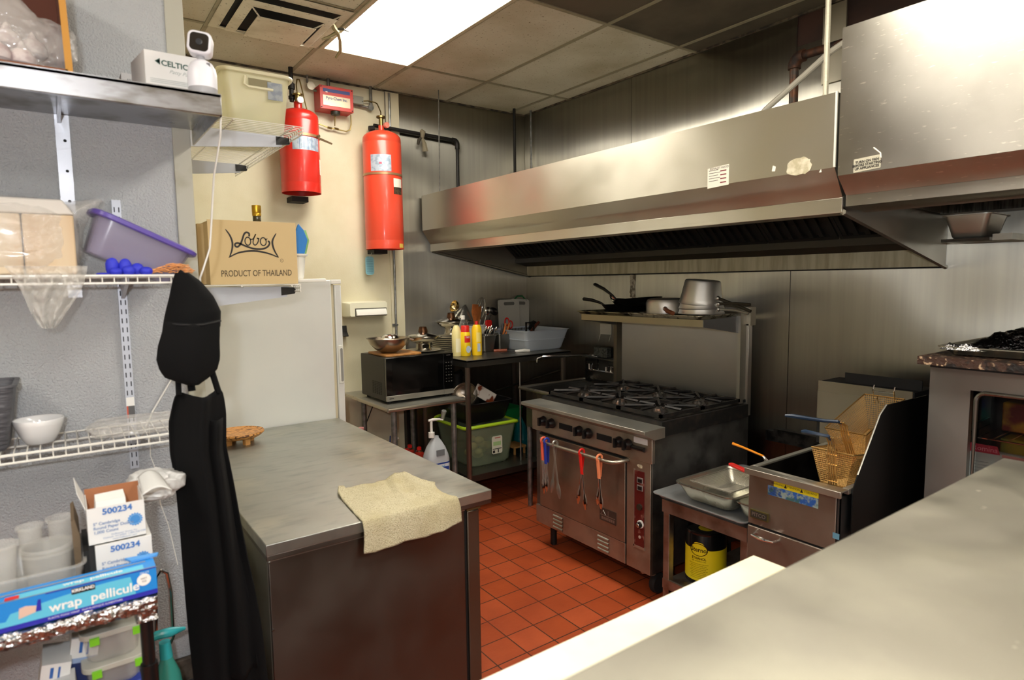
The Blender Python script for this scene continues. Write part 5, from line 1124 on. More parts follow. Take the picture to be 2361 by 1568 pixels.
def gas_can(x, y, z, label):
    t = thing('gas_canister', label, 'canister', (x, y, z)); MB().lathe([(0, z), (.033, z), (.035, z+.005), (.035, z+.075), (.02, z+.09), (.014, z+.095)], (x, y, 0), 24).build('body', mat('canister_red', 'B5301E', .35), t)
    MB().lathe([(.022, z+.085), (.023, z+.095), (.018, z+.10)], (x, y, 0), 20).build('collar', CHR, t); MB().lathe([(.017, z+.095), (.017, z+.118), (.012, z+.123), (0, z+.123)], (x, y, 0), 20).build('cap', RED, t)
gas_can(1.96, 4.03, .331, 'gas canister with a red cap, leftmost of three behind the prep table')
gas_can(2.03, 4.12, .331, 'gas canister with a red cap, hindmost of three behind the prep table')
gas_can(2.055, 4.02, .331, 'gas canister with a red cap, nearest the white pump jug')
t = thing('spray_bottle', 'white trigger spray bottle with a blue tube behind the prep table', 'spray bottle', (1.88, 4.05, 0))
MB().lathe([(0, .20), (.035, .20), (.035, .40), (.015, .46), (.012, .48)], (1.88, 4.06, 0), 22).build('bottle', mat('cream_bottle', 'D9D2BC', .4), t)
MB().tube([(1.88, 4.06, .48), (1.885, 4.06, .53), (1.91, 4.05, .54)], [.012, .016, .01], 8).build('trigger_head', WHP, t); MB().tube([(1.85, 4.06, .56), (1.845, 4.06, .50), (1.87, 4.06, .47)], .005, 6).build('tube', mat('blue_tube', '1F3C7A', .4), t)
solo(MB().box(1.80, 1.895, 3.99, 4.11, 0, .199), 'carton', 'plain brown carton on the floor holding the trigger spray bottle', 'box', CRD, bev=.003)
solo(MB().lathe([(0, .0), (.04, 0), (.04, .55), (.018, .60), (.016, .64), (.019, .645), (.019, .68), (0, .683)], (1.59, 3.95, 0), 24), 'bottle', 'tall pink bottle peeking over the prep table edge', 'bottle', mat('pink_bottle', 'C98B86', .4))

# ================================================================ sink
t = thing('hand_sink', 'stainless sink with a chrome wall faucet between table and range', 'sink', (2.95, 3.3, 0))
SKM = steel('sink_steel', '6F6D68', .3)
for a in ((2.66, 2.70, 3.10, 3.60), (3.22, 3.34, 3.10, 3.60), (2.70, 3.22, 3.57, 3.60), (2.70, 3.22, 3.10, 3.12)): MB().box(a[0], a[1], a[2], a[3], .865, .88).build('rim', SKM, t, bev=.003)
MB().tube([(2.665, 3.10, .878), (2.665, 3.60, .878), (3.30, 3.60, .878)], .012, 8).build('rolled_edge', steel('bright_edge'), t)
for a in ((2.70, 2.705, 3.12, 3.57), (3.215, 3.22, 3.12, 3.57), (2.705, 3.215, 3.12, 3.125), (2.705, 3.215, 3.565, 3.57)): MB().box(a[0], a[1], a[2], a[3], .60, .868).build('basin_wall', SKM, t)
MB().box(2.70, 3.22, 3.12, 3.57, .595, .602).build('basin_floor', SKM, t)
MB().box(3.325, 3.342, 3.10, 3.62, .88, 1.06).build('splash_back', SKM, t)
MB().box(3.26, 3.342, 3.12, 3.60, 1.052, 1.062).build('splash_ledge', SKM, t)
for x, y in ((2.72, 3.14), (2.72, 3.56)): MB().cyl((x, y, 0), (x, y, .87), .018).build('leg', GALV, t)
fx = 3.28
MB().tube([(fx, 3.50, .955), (fx, 3.50, 1.0)], .010, 8).build('valve', CHR, t); MB().tube([(fx, 3.34, .955), (fx, 3.34, 1.0)], .010, 8).build('valve', CHR, t)
MB().tube([(fx, 3.53, .962), (fx, 3.25, .962)], .009, 8).build('bridge', CHR, t)
MB().tube([(fx, 3.43, .962), (fx, 3.43, 1.05), (fx-.015, 3.43, 1.075), (fx-.08, 3.46, 1.09), (fx-.38, 3.62, 1.085), (fx-.42, 3.64, 1.07), (fx-.42, 3.64, 1.04)], .0085, 8).build('spout', CHR, t)
for y in (3.50, 3.27): MB().tube([(fx-.02, y-.03, 1.01), (fx-.02, y+.03, 1.01)], .006, 6).tube([(fx-.02, y, .97), (fx-.02, y, 1.012)], .011, 8).build('tap_handle', CHR, t)
solo(MB().box(3.28, 3.335, 3.34, 3.48, 1.063, 1.14), 'sponge_caddy', 'grey wire sponge caddy on the ledge above the sink', 'caddy', mat('grey_caddy', '545650', .6, var=(90, '252622', .45, .6)), bev=.008)
t = thing('soap_dispenser', 'white paper holder hanging on the wall above the sink', 'holder', (3.345, 3.42, 1.24))
MB().box(3.345, 3.352, 3.355, 3.475, 1.235, 1.315).build('card', mat('grey_card', 'B2AFA4', .6), t); MB().box(3.347, 3.3525, 3.35, 3.48, 1.32, 1.375).build('upper_card', mat('grey_card_dark', '77756D', .6), t)
for y in (3.36, 3.47): MB().tube([(3.345, y, 1.235), (3.335, y+.006, 1.19), (3.33, y, 1.18)], .0015, 5).build('wire', CHR, t)
# ================================================================ near left shelves
def ribbon(mb, pts, wd, fn, closed=False, sub=5):
    P = [Vector((a, b)) for a, b in pts]; n = len(P); out = []
    for i in range(n if closed else n-1):
        p0, p1, p2, p3 = (P[(i-1) % n], P[i], P[(i+1) % n], P[(i+2) % n]) if closed else (P[max(i-1, 0)], P[i], P[i+1], P[min(i+2, n-1)])
        for k in range(sub):
            t = k/sub; out.append(.5*((2*p1)+(-p0+p2)*t+(2*p0-5*p1+4*p2-p3)*t*t+(-p0+3*p1-3*p2+p3)*t**3))
    if not closed: out.append(P[-1])
    o = len(mb.v); m = len(out)
    for i, p in enumerate(out):
        a = out[(i-1) % m] if closed else out[max(i-1, 0)]; b = out[(i+1) % m] if closed else out[min(i+1, m-1)]
        d = (b-a).normalized(); nn = Vector((-d.y, d.x)); w_ = wd if not callable(wd) else wd(i/(m-1))
        q = p+nn*w_/2; mb.v.append(Vector(fn(*q))); q = p-nn*w_/2; mb.v.append(Vector(fn(*q)))
    for i in range(m if closed else m-1):
        j = (i+1) % m; mb.f.append([o+2*i, o+2*i+1, o+2*j+1, o+2*j]); mb.fm.append(mb.cur)
    return mb
BRK = mat('grey_bracket', 'C2C7D2', .4, .2)
# top stainless shelf
t = thing('wall_shelf', 'stainless shelf with a smudged front lip at the top left', 'shelf', (-.1, 1.9, 2.1))
SH = steel('smudged_shelf', 'A9ABB0', .3, (1, 1, 40), var=(9, '7E7B76', .48, .66, (1, 1, 3)), metal=1)
MB().box(-1.2, .356, 1.70, 2.098, 2.108, 2.116).build('deck', SH, t)
MB().box(-1.2, .356, 1.70, 1.704, 2.064, 2.116).build('front_lip', SH, t, bev=.002)
MB().box(.352, .356, 1.704, 2.098, 2.064, 2.116).build('end_lip', SH, t)
MB().box(-1.2, .356, 1.704, 1.716, 2.064, 2.067).build('return_edge', SH, t)
for x in (-.75, .037):
    mb = MB(); mb.box(x-.016, x+.016, 2.092, 2.0995, 1.62, 2.107); mb.box(x-.010, x-.002, 1.74, 2.092, 2.085, 2.107).build('bracket', steel('bracket_steel', 'B4B6BC', .35), t)
    h = MB()
    for z in (2.04, 1.96, 1.88, 1.78, 1.7): h.cyl((x+.004, 2.0915, z), (x+.004, 2.0925, z), .004, n=10)
    h.build('screw_hole', BLKM, t)
# things on the top shelf
t = thing('cardboard_tray', 'open brown cardboard box of garlic at the top left corner', 'box', (-.06, 1.9, 2.117))
BI = mat('brown_box_inside', '5E3222', .8); BE = mat('box_edge', 'C08A3C', .8)
MB().box(-.30, .058, 1.76, 2.07, 2.117, 2.123).build('base', BI, t)
MB().prism([(.050, 2.123), (.058, 2.123), (.050, 2.42), (.042, 2.42)], lambda u, v, w: (u, 1.76+w*.31, v), 1).build('side_flap', BI, t)
MB().prism([(.046, 2.118), (.060, 2.118), (.052, 2.42), (.040, 2.42)], lambda u, v, w: (u, 1.756+w*.004, v), 1).build('cut_edge', BE, t)
MB().box(-.30, .052, 2.062, 2.07, 2.12, 2.42).build('back_flap', BI, t)
MB().box(-.30, .05, 1.756, 1.76, 2.117, 2.135).build('front_flap', mat('box_front', '7A4626', .8), t)
GA = mat('garlic', 'CFC3C0', .6, var=(40, 'B5A3A2', .45, .6))
random.seed(8)
g0 = None
for k, (x, y, z) in enumerate(((-.075, 1.80, 2.160), (-.03, 1.81, 2.158), (-.055, 1.83, 2.20), (-.10, 1.83, 2.19), (-.01, 1.84, 2.19))):
    if g0 is None:
        g0 = MB().lathe([(0, -.024), (.014, -.023), (.026, -.012), (.028, 0), (.022, .014), (.010, .022), (.005, .035), (0, .04)], (0, 0, 0), 18).build('garlic_bulb', GA); tag(g0, 'garlic bulb in the clear bag at the top left', 'garlic', 'garlic bulbs in the clear bag'); g0.location = (x, y, z)
    else: dup(g0, (x, y, z), k)
def filmbag(name, label, cat, ctr, rad, amp, seed, m=FILM, spikes=(), **k):
    mb = MB(); 
    def fn(u, v):
        a = 2*PI*u; t_ = PI*(.01+.98*v); d = Vector((math.sin(t_)*math.cos(a), math.sin(t_)*math.sin(a), math.cos(t_)))
        sg = lambda q: math.copysign(abs(q)**.6, q)
        p = Vector((rad[0]*sg(d.x), rad[1]*sg(d.y), rad[2]*sg(d.z)))
        p *= 1+amp*(NZ.noise(d*3+Vector((seed, 0, 0)))+.6*NZ.noise(d*8+Vector((0, seed, 0))))
        for sd, ln, sh in spikes:
            w_ = max(0, d.dot(Vector(sd).normalized()))**sh; p += Vector(sd).normalized()*ln*w_
        return Vector(ctr)+p
    return solo(mb.grid(fn, 72, 48), name, label, cat, m, smooth=60, **k)
filmbag('plastic_bag', 'clear plastic bag of garlic in the cardboard box', 'bag', (-.05, 1.835, 2.195), (.095, .045, .065), .12, 3, spikes=(((-.3, 0, 1), .10, 10), ((.8, -.1, .1), .03, 6)))
WB2 = mat('white_carton', 'DEDDDA', .6)
t = thing('small_carton', 'small white carton with a barcode behind the patty box', 'box', (.185, 1.98, 2.117))
MB().box(.167, .235, 1.93, 2.06, 2.117, 2.196).build('carton', WB2, t)
mb = MB()
for k in range(7): mb.box(.180+k*.0035, .1815+k*.0035, 1.9293, 1.9299, 2.14, 2.182)
mb.build('barcode', mat('barcode_ink', '3C4A52', .6), t)
t = thing('patty_paper_box', 'white carton printed with green capital letters beside the pan-tilt camera', 'box', (.28, 1.85, 2.117))
mb = MB().prism([(.207, 1.80), (.325, 1.80), (.335, 1.93), (.19, 1.93)], lambda u, v, w: (u, v, 2.117+w), .107); mb.build('carton', WB2, t, bev=.001)
mb = MB().use(mat('green_ink', '33564B', .6)); yf = 1.7995
mb.text('CELTIC', .0185, (.2725, yf, 2.196), (1, 0, -.05), (0, 0, 1), align='CENTER', bold=.0005)
for k in range(3): mb.add([(.2285+k*.003, yf-.0003, 2.2), (.240, yf-.0003, 2.208+.0-.003*k), (.240, yf-.0003, 2.192+.003*k)], [(0, 1, 2)])
mb.use(mat('pale_script', 'A7B0AC', .6)).text('Patty Paper', .0125, (.288, yf, 2.178), (1, 0, -.05), (0, 0, 1), shear=.4)
for k in range(3): mb.box(.217, .30, yf-.0003, yf, 2.157-k*.004, 2.158-k*.004)
mb.build('lettering', None, t)
# camera
t = thing('security_camera', 'white pan-tilt camera with a square black lens on the top shelf', 'camera', (.331, 1.765, 2.117))
cx, cy, z = .324, 1.745, 2.117; CW = mat('camera_white', 'E7E7EE', .3)
MB().lathe([(0, z), (.0325, z), (.0335, z+.002), (.0335, z+.017)], (cx, cy, 0), 40).build('base', mat('camera_grey', 'A5A5A8', .4), t)
MB().lathe([(.0335, z+.017), (.0335, z+.050), (.031, z+.064), (.025, z+.077), (.015, z+.084), (0, z+.086)], (cx, cy, 0), 40).build('body', CW, t)
MB().box(cx+.006, cx+.014, cy-.027, cy-.018, z+.060, z+.074).build('slot', mat('camera_dark', '6E6E72', .4), t)
MB().cyl((cx, cy, z+.084), (cx-.002, cy, z+.096), .009).build('neck', mat('camera_grey'), t)
HM = Matrix.Translation((cx+.000, cy, z+.122)) @ Matrix.Rotation(-.30, 4, 'Z') @ Matrix.Rotation(.12, 4, 'Y')
mb = MB().prism(rr(.054, .054, .014, 6), lambda u, v, w: HM @ Vector((u, -.024+w, v)), .045); mb.build('head', CW, t, bev=.005)
MB().prism(rr(.042, .042, .010, 6), lambda u, v, w: HM @ Vector((u, -.0247+w, v)), .001).build('lens_window', mat('lens_black', '050505', .05, coat=1), t)
MB().lathe([(0, 0), (.007, .0), (.0075, .001), (.0055, .0012), (.005, .0006), (0, .0006)], (0, 0, 0), 20).xf(HM @ Matrix.Translation((0, -.0248, 0)) @ Matrix.Rotation(PI/2, 4, 'X')).build('lens', mat('lens_ring', '33363A', .2), t)
solo(MB().tube([(.36, 1.79, 2.12), (.366, 1.76, 2.09), (.365, 1.78, 2.03), (.358, 1.85, 1.94), (.352, 1.88, 1.83), (.345, 1.89, 1.75), (.325, 1.895, 1.69), (.317, 1.895, 1.67), (.325, 1.95, 1.60), (.33, 2.07, 1.50), (.26, 2.085, 1.38), (.20, 2.088, 1.28), (.165, 2.088, 1.2)], .0026, 6), 'power_cable', 'white cord dropping from the camera past the mid shelf', 'cord', WHP, smooth=180)
solo(MB().tube([(.19, 2.09, 1.235), (.188, 2.09, 1.15), (.20, 2.09, 1.10), (.205, 2.09, 1.0), (.222, 2.09, .93), (.24, 2.09, .80)], .0015, 5), 'power_cable', 'thin white cord running down the dimpled wall beside the apron', 'cord', WHP)

# slotted standards and wire shelves
def standard(x, z0, z1, label, w_=.022, sticker=False):
    t = thing('shelf_standard', label, 'shelf standard', (x, 2.095, z0))
    MB().box(x-w_/2, x+w_/2, 2.089, 2.0995, z0, z1).build('strip', BRK, t)
    n = int((z1-z0)/.026); mb = MB()
    for i in range(n):
        for s in (-.0055, .0055): mb.box(x+s-.0014, x+s+.0014, 2.0885, 2.0892, z0+.008+i*.026, z0+.022+i*.026)
    o = mb.build('slots', mat('slot_black', '30323A', .7), t)
    if sticker:
        mb = MB().use(mat('sticker_red', 'C8553A', .5)).box(x-.010, x-.006, 2.0878, 2.0886, 1.27, 1.305).use(mat('sticker_dark', '5A5A5A', .5)).box(x-.006, x+.010, 2.0878, 2.0886, 1.27, 1.305).use(WHT).box(x-.010, x+.010, 2.0878, 2.0886, 1.305, 1.33)
        mb.build('price_sticker', None, t)
standard(.147, 1.12, 1.89, 'white slotted standard carrying the wire shelves, right of the foam boxes', sticker=True)
standard(-.55, 1.12, 1.89, 'white slotted standard at the far left of the wire shelves')
def wire_shelf_x(name, label, x0, x1, z, y0=1.87, y1=2.088):
    t = thing(name, label, 'shelf', ((x0+x1)/2, (y0+y1)/2, z)); n = int((x1-x0)/.0254)
    dk = MB()
    for i in range(n+1): x = x0+i*.0254; dk.tube([(x, y1, z), (x, y0+.004, z), (x, y0, z-.004), (x, y0, z-.019)], .0016, 5)
    dk.build('deck_wires', WIRE, t)
    for y, zz in ((y0-.002, z), (y0-.002, z-.019), (y1, z-.003), (y0+.11, z-.003), (y0+.02, z-.003)): MB().tube([(x0, y, zz), (x1, y, zz)], .0030 if y < y0 else .0025, 6).build('rail', WIRE, t)
    for x in (-.55, .147):
        if x0 < x < x1: MB().prism([(y1, z-.004), (y1, z-.062), (y0+.04, z-.02), (y0+.03, z-.004)], lambda u, v, w: (x-.004+w, u, v), .008).build('bracket', BRK, t)
    for y in (y0-.002,):
        for zz in (z, z-.019): MB().ball((x1+.001, y, zz), .0042, 8, 6).build('end_cap', WHP, t)
    return t
wire_shelf_x('wire_shelf', 'white wire shelf at eye level carrying the bagged foam boxes and purple container', -.9, .272, 1.676)
wire_shelf_x('wire_shelf', 'lower white wire shelf carrying the white bowl', -.9, .262, 1.254)
# bagged foam boxes
t = thing('foam_boxes', 'stack of beige foam takeaway boxes in a clear bag', 'boxes', (-.05, 1.98, 1.679))
FB = mat('foam_beige', 'D9C9AE', .7, var=(2.5, 'CDB08A', .45, .65, (3, 1, .2)))
for k in range(3): MB().box(-.27+k*.105, -.168+k*.105, 1.90, 2.07, 1.68, 1.825).build('box_row', FB, t, bev=.004)
MB().prism([(-.27, 1.826), (.044, 1.826), (.022, 1.862), (-.27, 1.862)], lambda u, v, w: (u, 1.90+w, v), .16).build('lid', mat('foam_white', 'DAD6CE', .6), t, bev=.004)
filmbag('plastic_bag', 'clear wrinkled plastic bag around the foam boxes, its tail hanging below the shelf', 'bag', (-.10, 1.985, 1.772), (.160, .098, .100), .05, 9, m=mat('bag_film', 'EFECE6', .1, 0, alpha=.3, bump=[(22, U, .012, 1), (70, U, .005, 1)], spec=1, coat=.8), spikes=(((.75, -.0, .45), .07, 26),))
mb = MB(); random.seed(12)
def tail(u, v):
    k = v; wd = .068*(1-k)**.8+.012; c = -.018+.006*math.sin(k*5)
    x = c+(u-.5)*2*wd; z = 1.70-.148*k; y = 1.862-.008*math.sin(u*PI*5+k*4)-.014*k+.008*NZ.noise(Vector((u*9, v*9, 2)))
    return (x, y, z)
solo(MB().grid(tail, 30, 30), 'plastic_bag_tail', 'crumpled clear plastic tail hanging under the foam boxes', 'bag', mat('bag_film2', 'DDDAD2', .1, 0, alpha=.42, bump=[(30, U, .010, 1), (90, U, .004, 1)], spec=1), smooth=60)
# purple container
t = thing('food_container', 'purple lidded plastic container tilted on the wire shelf', 'container', (.19, 1.98, 1.68))
PU = mat('purple_plastic', 'A29DB8', .25, 0, alpha=.5, spec=.7); PD = mat('purple_lid', '5F4FA3', .3)
M = Matrix.Translation((.175, 1.96, 1.745)) @ Matrix.Rotation(.44, 4, 'Y') @ Matrix.Rotation(.10, 4, 'Z')
def ringp(w_, d_, z, r): return [M @ Vector((a, b, z)) for a, b in rr(w_, d_, r, 5)]
MB().loft([ringp(.20, .11, -.055, .03), ringp(.205, .115, -.052, .03), ringp(.235, .135, .045, .035), ringp(.229, .129, .045, .035), ringp(.20, .11, -.048, .03)], True).build('tub', PU, t)
M2 = M @ Matrix.Rotation(0, 4, 'Y')
MB().loft([ringp(.255, .15, .040, .04), ringp(.262, .156, .043, .042), ringp(.262, .156, .052, .042), ringp(.252, .146, .055, .04)], True).build('lid', PD, t)
mb = MB(); random.seed(21)
for k in range(70):
    x = random.uniform(.205, .30); y = 1.885+random.uniform(0, .03); zz = 1.683+random.uniform(0, .026)*max(.1, 1-abs(x-.26)/.07); a = random.uniform(-.6, .6)
    mb.tube([(x-.012, y, zz-.002*a), (x, y-.002, zz+.003), (x+.012, y, zz+.004*a)], .0013, 4)
o = solo(mb, 'noodles', 'loose heap of dry orange noodles beside the purple container', 'noodles', mat('noodle_orange', 'DE9C63', .6)); o['kind'] = 'stuff'
BC = mat('blue_foam', '2A33C4', .6)
b0 = None
for k, (x, zt, lb) in enumerate(((.116, 1.721, 'tall blue egg-shaped plug, upper left of the group'), (.144, 1.7215, 'tall blue egg-shaped plug, upper middle of the group'), (.171, 1.709, 'blue egg-shaped plug at the back under the purple container'), (.122, 1.697, 'short blue egg-shaped plug in the front left'), (.150, 1.702, 'blue egg-shaped plug in the front middle'), (.189, 1.699, 'blue egg-shaped plug, rightmost beside the noodles'), (.094, 1.684, 'smallest blue egg-shaped plug at the left end'))):
    y = 1.905 if k < 3 else 1.887
    if b0 is None: b0 = MB().lathe([(0, 0), (.011, .001), (.015, .014), (.015, .03), (.011, .041), (.005, .0455), (0, .0465)], (0, 0, 0), 22).build('foam_plug', BC); tag(b0, lb, 'plug', 'blue foam plugs on the wire shelf'); b0.location = (x, y, 1.678)
    else:
        c = dup(b0, (x, y, 1.678), 0, lb)
        c.scale = (1, 1, (zt-1.678)/.0465)
# lower shelf things
t = thing('storage_basket', 'dark grey woven plastic basket at the left end of the lower shelf', 'basket', (-.20, 1.98, 1.255))
mb = MB(); tub(mb, -.222, 1.98, 1.257, 1.415, .20, .14, .24, .18, .02, .004, .006); mb.build('basket', mat('grey_basket', '55555A', .5, bump=(18, (1, 1, 6), .006, 1)), t)
solo(MB().lathe([(0, 1.2565), (.026, 1.2565), (.030, 1.259), (.042, 1.28), (.051, 1.305), (.0535, 1.318), (.0525, 1.3195), (.050, 1.318), (.047, 1.305), (.038, 1.282), (.026, 1.264), (0, 1.262)], (-.062, 1.965, 0), 48), 'bowl', 'plain white china bowl on the lower wire shelf', 'bowl', mat('white_china', 'E6E6E6', .12, coat=.5), smooth=180)
filmbag('plastic_bag', 'flat clear plastic bag lying on the lower wire shelf', 'bag', (.165, 1.965, 1.273), (.125, .075, .020), .14, 14, m=mat('bag_film'))

# cap and apron
def itv(tab, z):
    for (a, p), (b, q) in zip(tab, tab[1:]):
        if z >= b: return p+(q-p)*(a-z)/(a-b)
    return tab[-1][1]
CK = mat('black_cloth', '060607', .95, spec=.25, bump=(300, U, .0006, .6))
t = thing('baseball_cap', 'black baseball cap hanging from the end of the wire shelf', 'cap', (.27, 1.79, 1.45))
mb = MB()
CL = [(1.682, .246), (1.66, .239), (1.62, .231), (1.56, .214), (1.50, .201), (1.47, .198)]; CR = [(1.682, .278), (1.66, .304), (1.62, .331), (1.58, .347), (1.54, .345), (1.50, .330), (1.47, .318)]
BL = [(1.56, .214), (1.54, .204), (1.50, .190), (1.467, .185), (1.44, .191), (1.42, .203), (1.398, .25)]; BRR = [(1.56, .335), (1.50, .329), (1.46, .328), (1.43, .320), (1.415, .305), (1.398, .280)]
def crown(u, v):
    z = 1.682-.205*v; l = itv(CL, z); r = itv(CR, z); a = 2*PI*u; d = min(.058, (r-l)*.42); q = 1+.06*math.sin(4*a+5*v)*(1-v)
    return ((l+r)/2+(r-l)/2*math.cos(a)*q, 1.815+d*math.sin(a)*q, z)
def crown_old(u, v):
    a = 2*PI*u; k = v
    zc = 1.676-.145*k; w_ = [.016, .036, .052, .064, .071, .075, .076, .073, .066][min(8, int(k*8))]+([.020, .016, .012, .007, .004, .001, -.003, -.007, 0][min(8, int(k*8))])*((k*8) % 1)
    cx = .262+.016*math.sin(PI*k*.9)+(-.004*k); r = 1+.05*math.sin(3*a+4*k)*(1-k)
    return (cx+w_*math.cos(a)*r, 1.80+w_*.62*math.sin(a)*r, zc)
mb.grid(crown, 48, 32); mb.build('crown', CK, t, smooth=80)
mb = MB()
def brim(u, v):
    z = 1.56-.162*v; l = itv(BL, z); r = itv(BRR, z); return (l+(r-l)*u, 1.765-.030*math.sin(PI*u)-.012*math.sin(PI*v), z-.006*math.sin(PI*u)*(1-v))
def brim_old(u, v):
    a = PI*(u); x = .242+.072*math.cos(PI-a)*(.25+.75*v)
    z = 1.545-.125*(v**.9)*math.sin(a)**.55-.018*v; return (x+.008*v, 1.752-.028*math.sin(a)*v-.004+.03*(math.cos(a)**2)*v, z+.0)
mb.grid(brim, 30, 14); mb.build('brim', CK, t, smooth=80, solid=.004)
MB().tube([(.212, 1.768, 1.556), (.24, 1.738, 1.552), (.29, 1.732, 1.55), (.338, 1.762, 1.556)], .0022, 6).build('seam', mat('black_seam', '171718', .8), t)
MB().tube([(.258, 1.86, 1.664), (.262, 1.83, 1.684), (.266, 1.80, 1.672)], .006, 6).build('strap', CK, t)
t = thing('apron', 'long black cloth apron hanging below the cap in front of the prep table', 'apron', (.29, 1.78, .5))
LFT = [(1.385, .236), (1.36, .222), (1.30, .207), (1.22, .205), (1.15, .212), (1.0, .216), (.85, .220), (.70, .222), (.50, .228)]
RGT = [(1.385, .325), (1.36, .338), (1.31, .342), (1.22, .338), (1.10, .352), (1.0, .362), (.9, .374), (.80, .388), (.70, .398), (.50, .41)]
def aprn(u, v):
    z = 1.378-.90*v
    if v < .02: z -= .012*math.sin(u*PI)
    l, r = itv(LFT, z), itv(RGT, z)
    y = 1.775+.016*math.sin(u*PI*2.3+.8+v*2.2)+.004*math.sin(u*PI*7+v*3)*(.3+v)+.022*NZ.noise(Vector((u*3, v*2.5, 0)))-.02*math.sin(PI*u)
    return (l+(r-l)*u, y, z)
MB().grid(aprn, 80, 60).build('bib', CK, t, smooth=180, solid=.004)
def flap(u, v):
    z = 1.30-.72*v; l, r = itv(LFT, z)+.06, itv(RGT, z)-.012-.01*v
    l += .02*v; return (l+(r-l)*u, 1.755+.02*math.sin(u*PI*2.2+v*2), z)
MB().grid(flap, 40, 40).build('front_fold', CK, t, smooth=180, solid=.003)
MB().tube([(.262, 1.775, 1.378), (.260, 1.785, 1.42), (.264, 1.79, 1.46)], .009, 6).build('neck_strap', CK, t)
MB().tube([(.325, 1.775, 1.366), (.314, 1.785, 1.42), (.308, 1.79, 1.47), (.30, 1.80, 1.52)], .008, 6).build('neck_strap', CK, t)
MB().tube([(.232, 1.78, 1.37), (.234, 1.79, 1.41), (.24, 1.79, 1.45)], .007, 6).build('neck_strap', CK, t)

# recess shelves on the hidden wall
def wire_shelf_y(label, x0, x1, y0, y1, z, brs, bx=None):
    t = thing('wire_shelf', label, 'shelf', ((x0+x1)/2, (y0+y1)/2, z)); n = int((y1-y0)/.0254); mb = MB()
    for i in range(n+1): y = y0+i*.0254; mb.tube([(x0, y, z), (x1-.004, y, z), (x1, y, z-.004), (x1, y, z-.024)], .0016, 5)
    mb.build('deck_wires', WIRE, t)
    for x, zz in ((x1+.002, z), (x1+.002, z-.012), (x1+.002, z-.024), (x1-.03, z-.003), (x0+.18, z-.003), (x0+.02, z-.003)): MB().tube([(x, y0, zz), (x, y1, zz)], .003, 6).build('rail', WIRE, t)
    for y in brs: 
        MB().prism([(x0+.002, z-.006), (x0+.002, z-.085), (x1-.03, z-.045), (x1-.02, z-.006)], lambda u, v, w: (u, y+w, v), .008).build('bracket', BRK, t)
        MB().prism([(x1-.05, z-.008), (x1-.05, z-.04), (x1+.0, z-.034), (x1+.01, z-.010)], lambda u, v, w: (u, y-.002+w, v), .012).build('bracket_tip', BLK, t)
    return t
wire_shelf_y('upper white wire shelf above the cardboard box, holding a cream bin', XL+.005, .765, 2.36, 3.44, 2.222, (2.52, 3.2))
wire_shelf_y('white wire shelf holding the cardboard box with black lettering', XL+.005, .735, 2.37, 3.30, 1.646, (2.44,))
t = thing('storage_bin', 'translucent cream plastic bin with hand slots on the upper wire shelf', 'bin', (.66, 2.75, 2.226))
CB = mat('cream_translucent', 'F0EDCB', .3, 0, alpha=.5, spec=.7)
mb = MB(); tub(mb, .665, 2.76, 2.226, 2.445, .205, .38, .25, .42, .03, .004, .010); mb.build('tub', CB, t)
mb = MB(); mb.tube([(.665+a, 2.76+b, 2.447) for a, b in rr(.265, .435, .035, 5)], .008, 8, closed=True); mb.build('rim', mat('cream_rim', 'E8E3C2', .4), t)
mb = MB(); mb.tube([(.62, 2.546, 2.43), (.616, 2.546, 2.40), (.63, 2.546, 2.392), (.72, 2.546, 2.392)], .006, 6); mb.build('hand_slot', mat('cream_rim'), t)
MB().box(.632, .715, 2.5475, 2.5485, 2.398, 2.425).build('slot_opening', mat('slot_opening', '8E8666', .6), t)
MB().box(.70, .755, 2.545, 2.547, 2.355, 2.42).build('tape_label', mat('grey_tape', 'A3AAB0', .5, var=(30, '8892A0', .5, .6)), t)
solo(MB().box(.60, .73, 2.62, 2.80, 2.234, 2.30), 'container', 'pale container seen through the cream bin', 'container', mat('milky_green', 'CBD3A6', .5), bev=.01)
solo(MB().ball((.66, 2.72, 2.345), (.055, .08, .035), 16, 10), 'white_bundle', 'white cloth bundle seen through the cream bin', 'bundle', WHT)
# LOBO box
t = thing('cardboard_box', 'tan cardboard box reading PRODUCT OF THAILAND on the wire shelf', 'box', (.59, 2.5, 1.65))
MB().box(.434, .738, 2.40, 2.405, 1.650, 1.877).build('front_face', CRD, t)
MB().box(.734, .738, 2.405, 2.62, 1.650, 1.872).build('side_face', CRD, t)
MB().box(.434, .438, 2.405, 2.62, 1.650, 1.872).build('side_face', CRD, t)
MB().box(.434, .738, 2.616, 2.62, 1.650, 1.872).build('back_face', CRD, t)
MB().box(.438, .734, 2.405, 2.616, 1.650, 1.654).build('base', CRD, t)
MB().prism([(.434, 2.40), (.426, 2.43), (.408, 2.44), (.402, 2.60), (.407, 2.60), (.413, 2.446), (.430, 2.434), (.438, 2.405)], lambda u, v, w: (u, v, 1.652+w), .212).build('side_flap', mat('card_shadow', 'BFA67A', .85), t)
fl_ = lambda a, b: (.434+(a-190)*.000178, 2.3994, 1.652+(1330-b)*.0001907)
mb = MB().use(INK); th = lambda w_: (lambda k: 1.35*w_*(.25+.75*math.sin(PI*min(1, max(0, k)))**.5))
ribbon(mb, [(515, 320), (590, 430), (630, 560), (615, 700), (560, 835)], th(26), fl_)
ribbon(mb, [(1490, 365), (1420, 480), (1405, 570), (1440, 700), (1515, 830)], th(28), fl_)
ribbon(mb, [(545, 840), (750, 745), (1030, 710), (1300, 750), (1520, 830)], th(26), fl_)
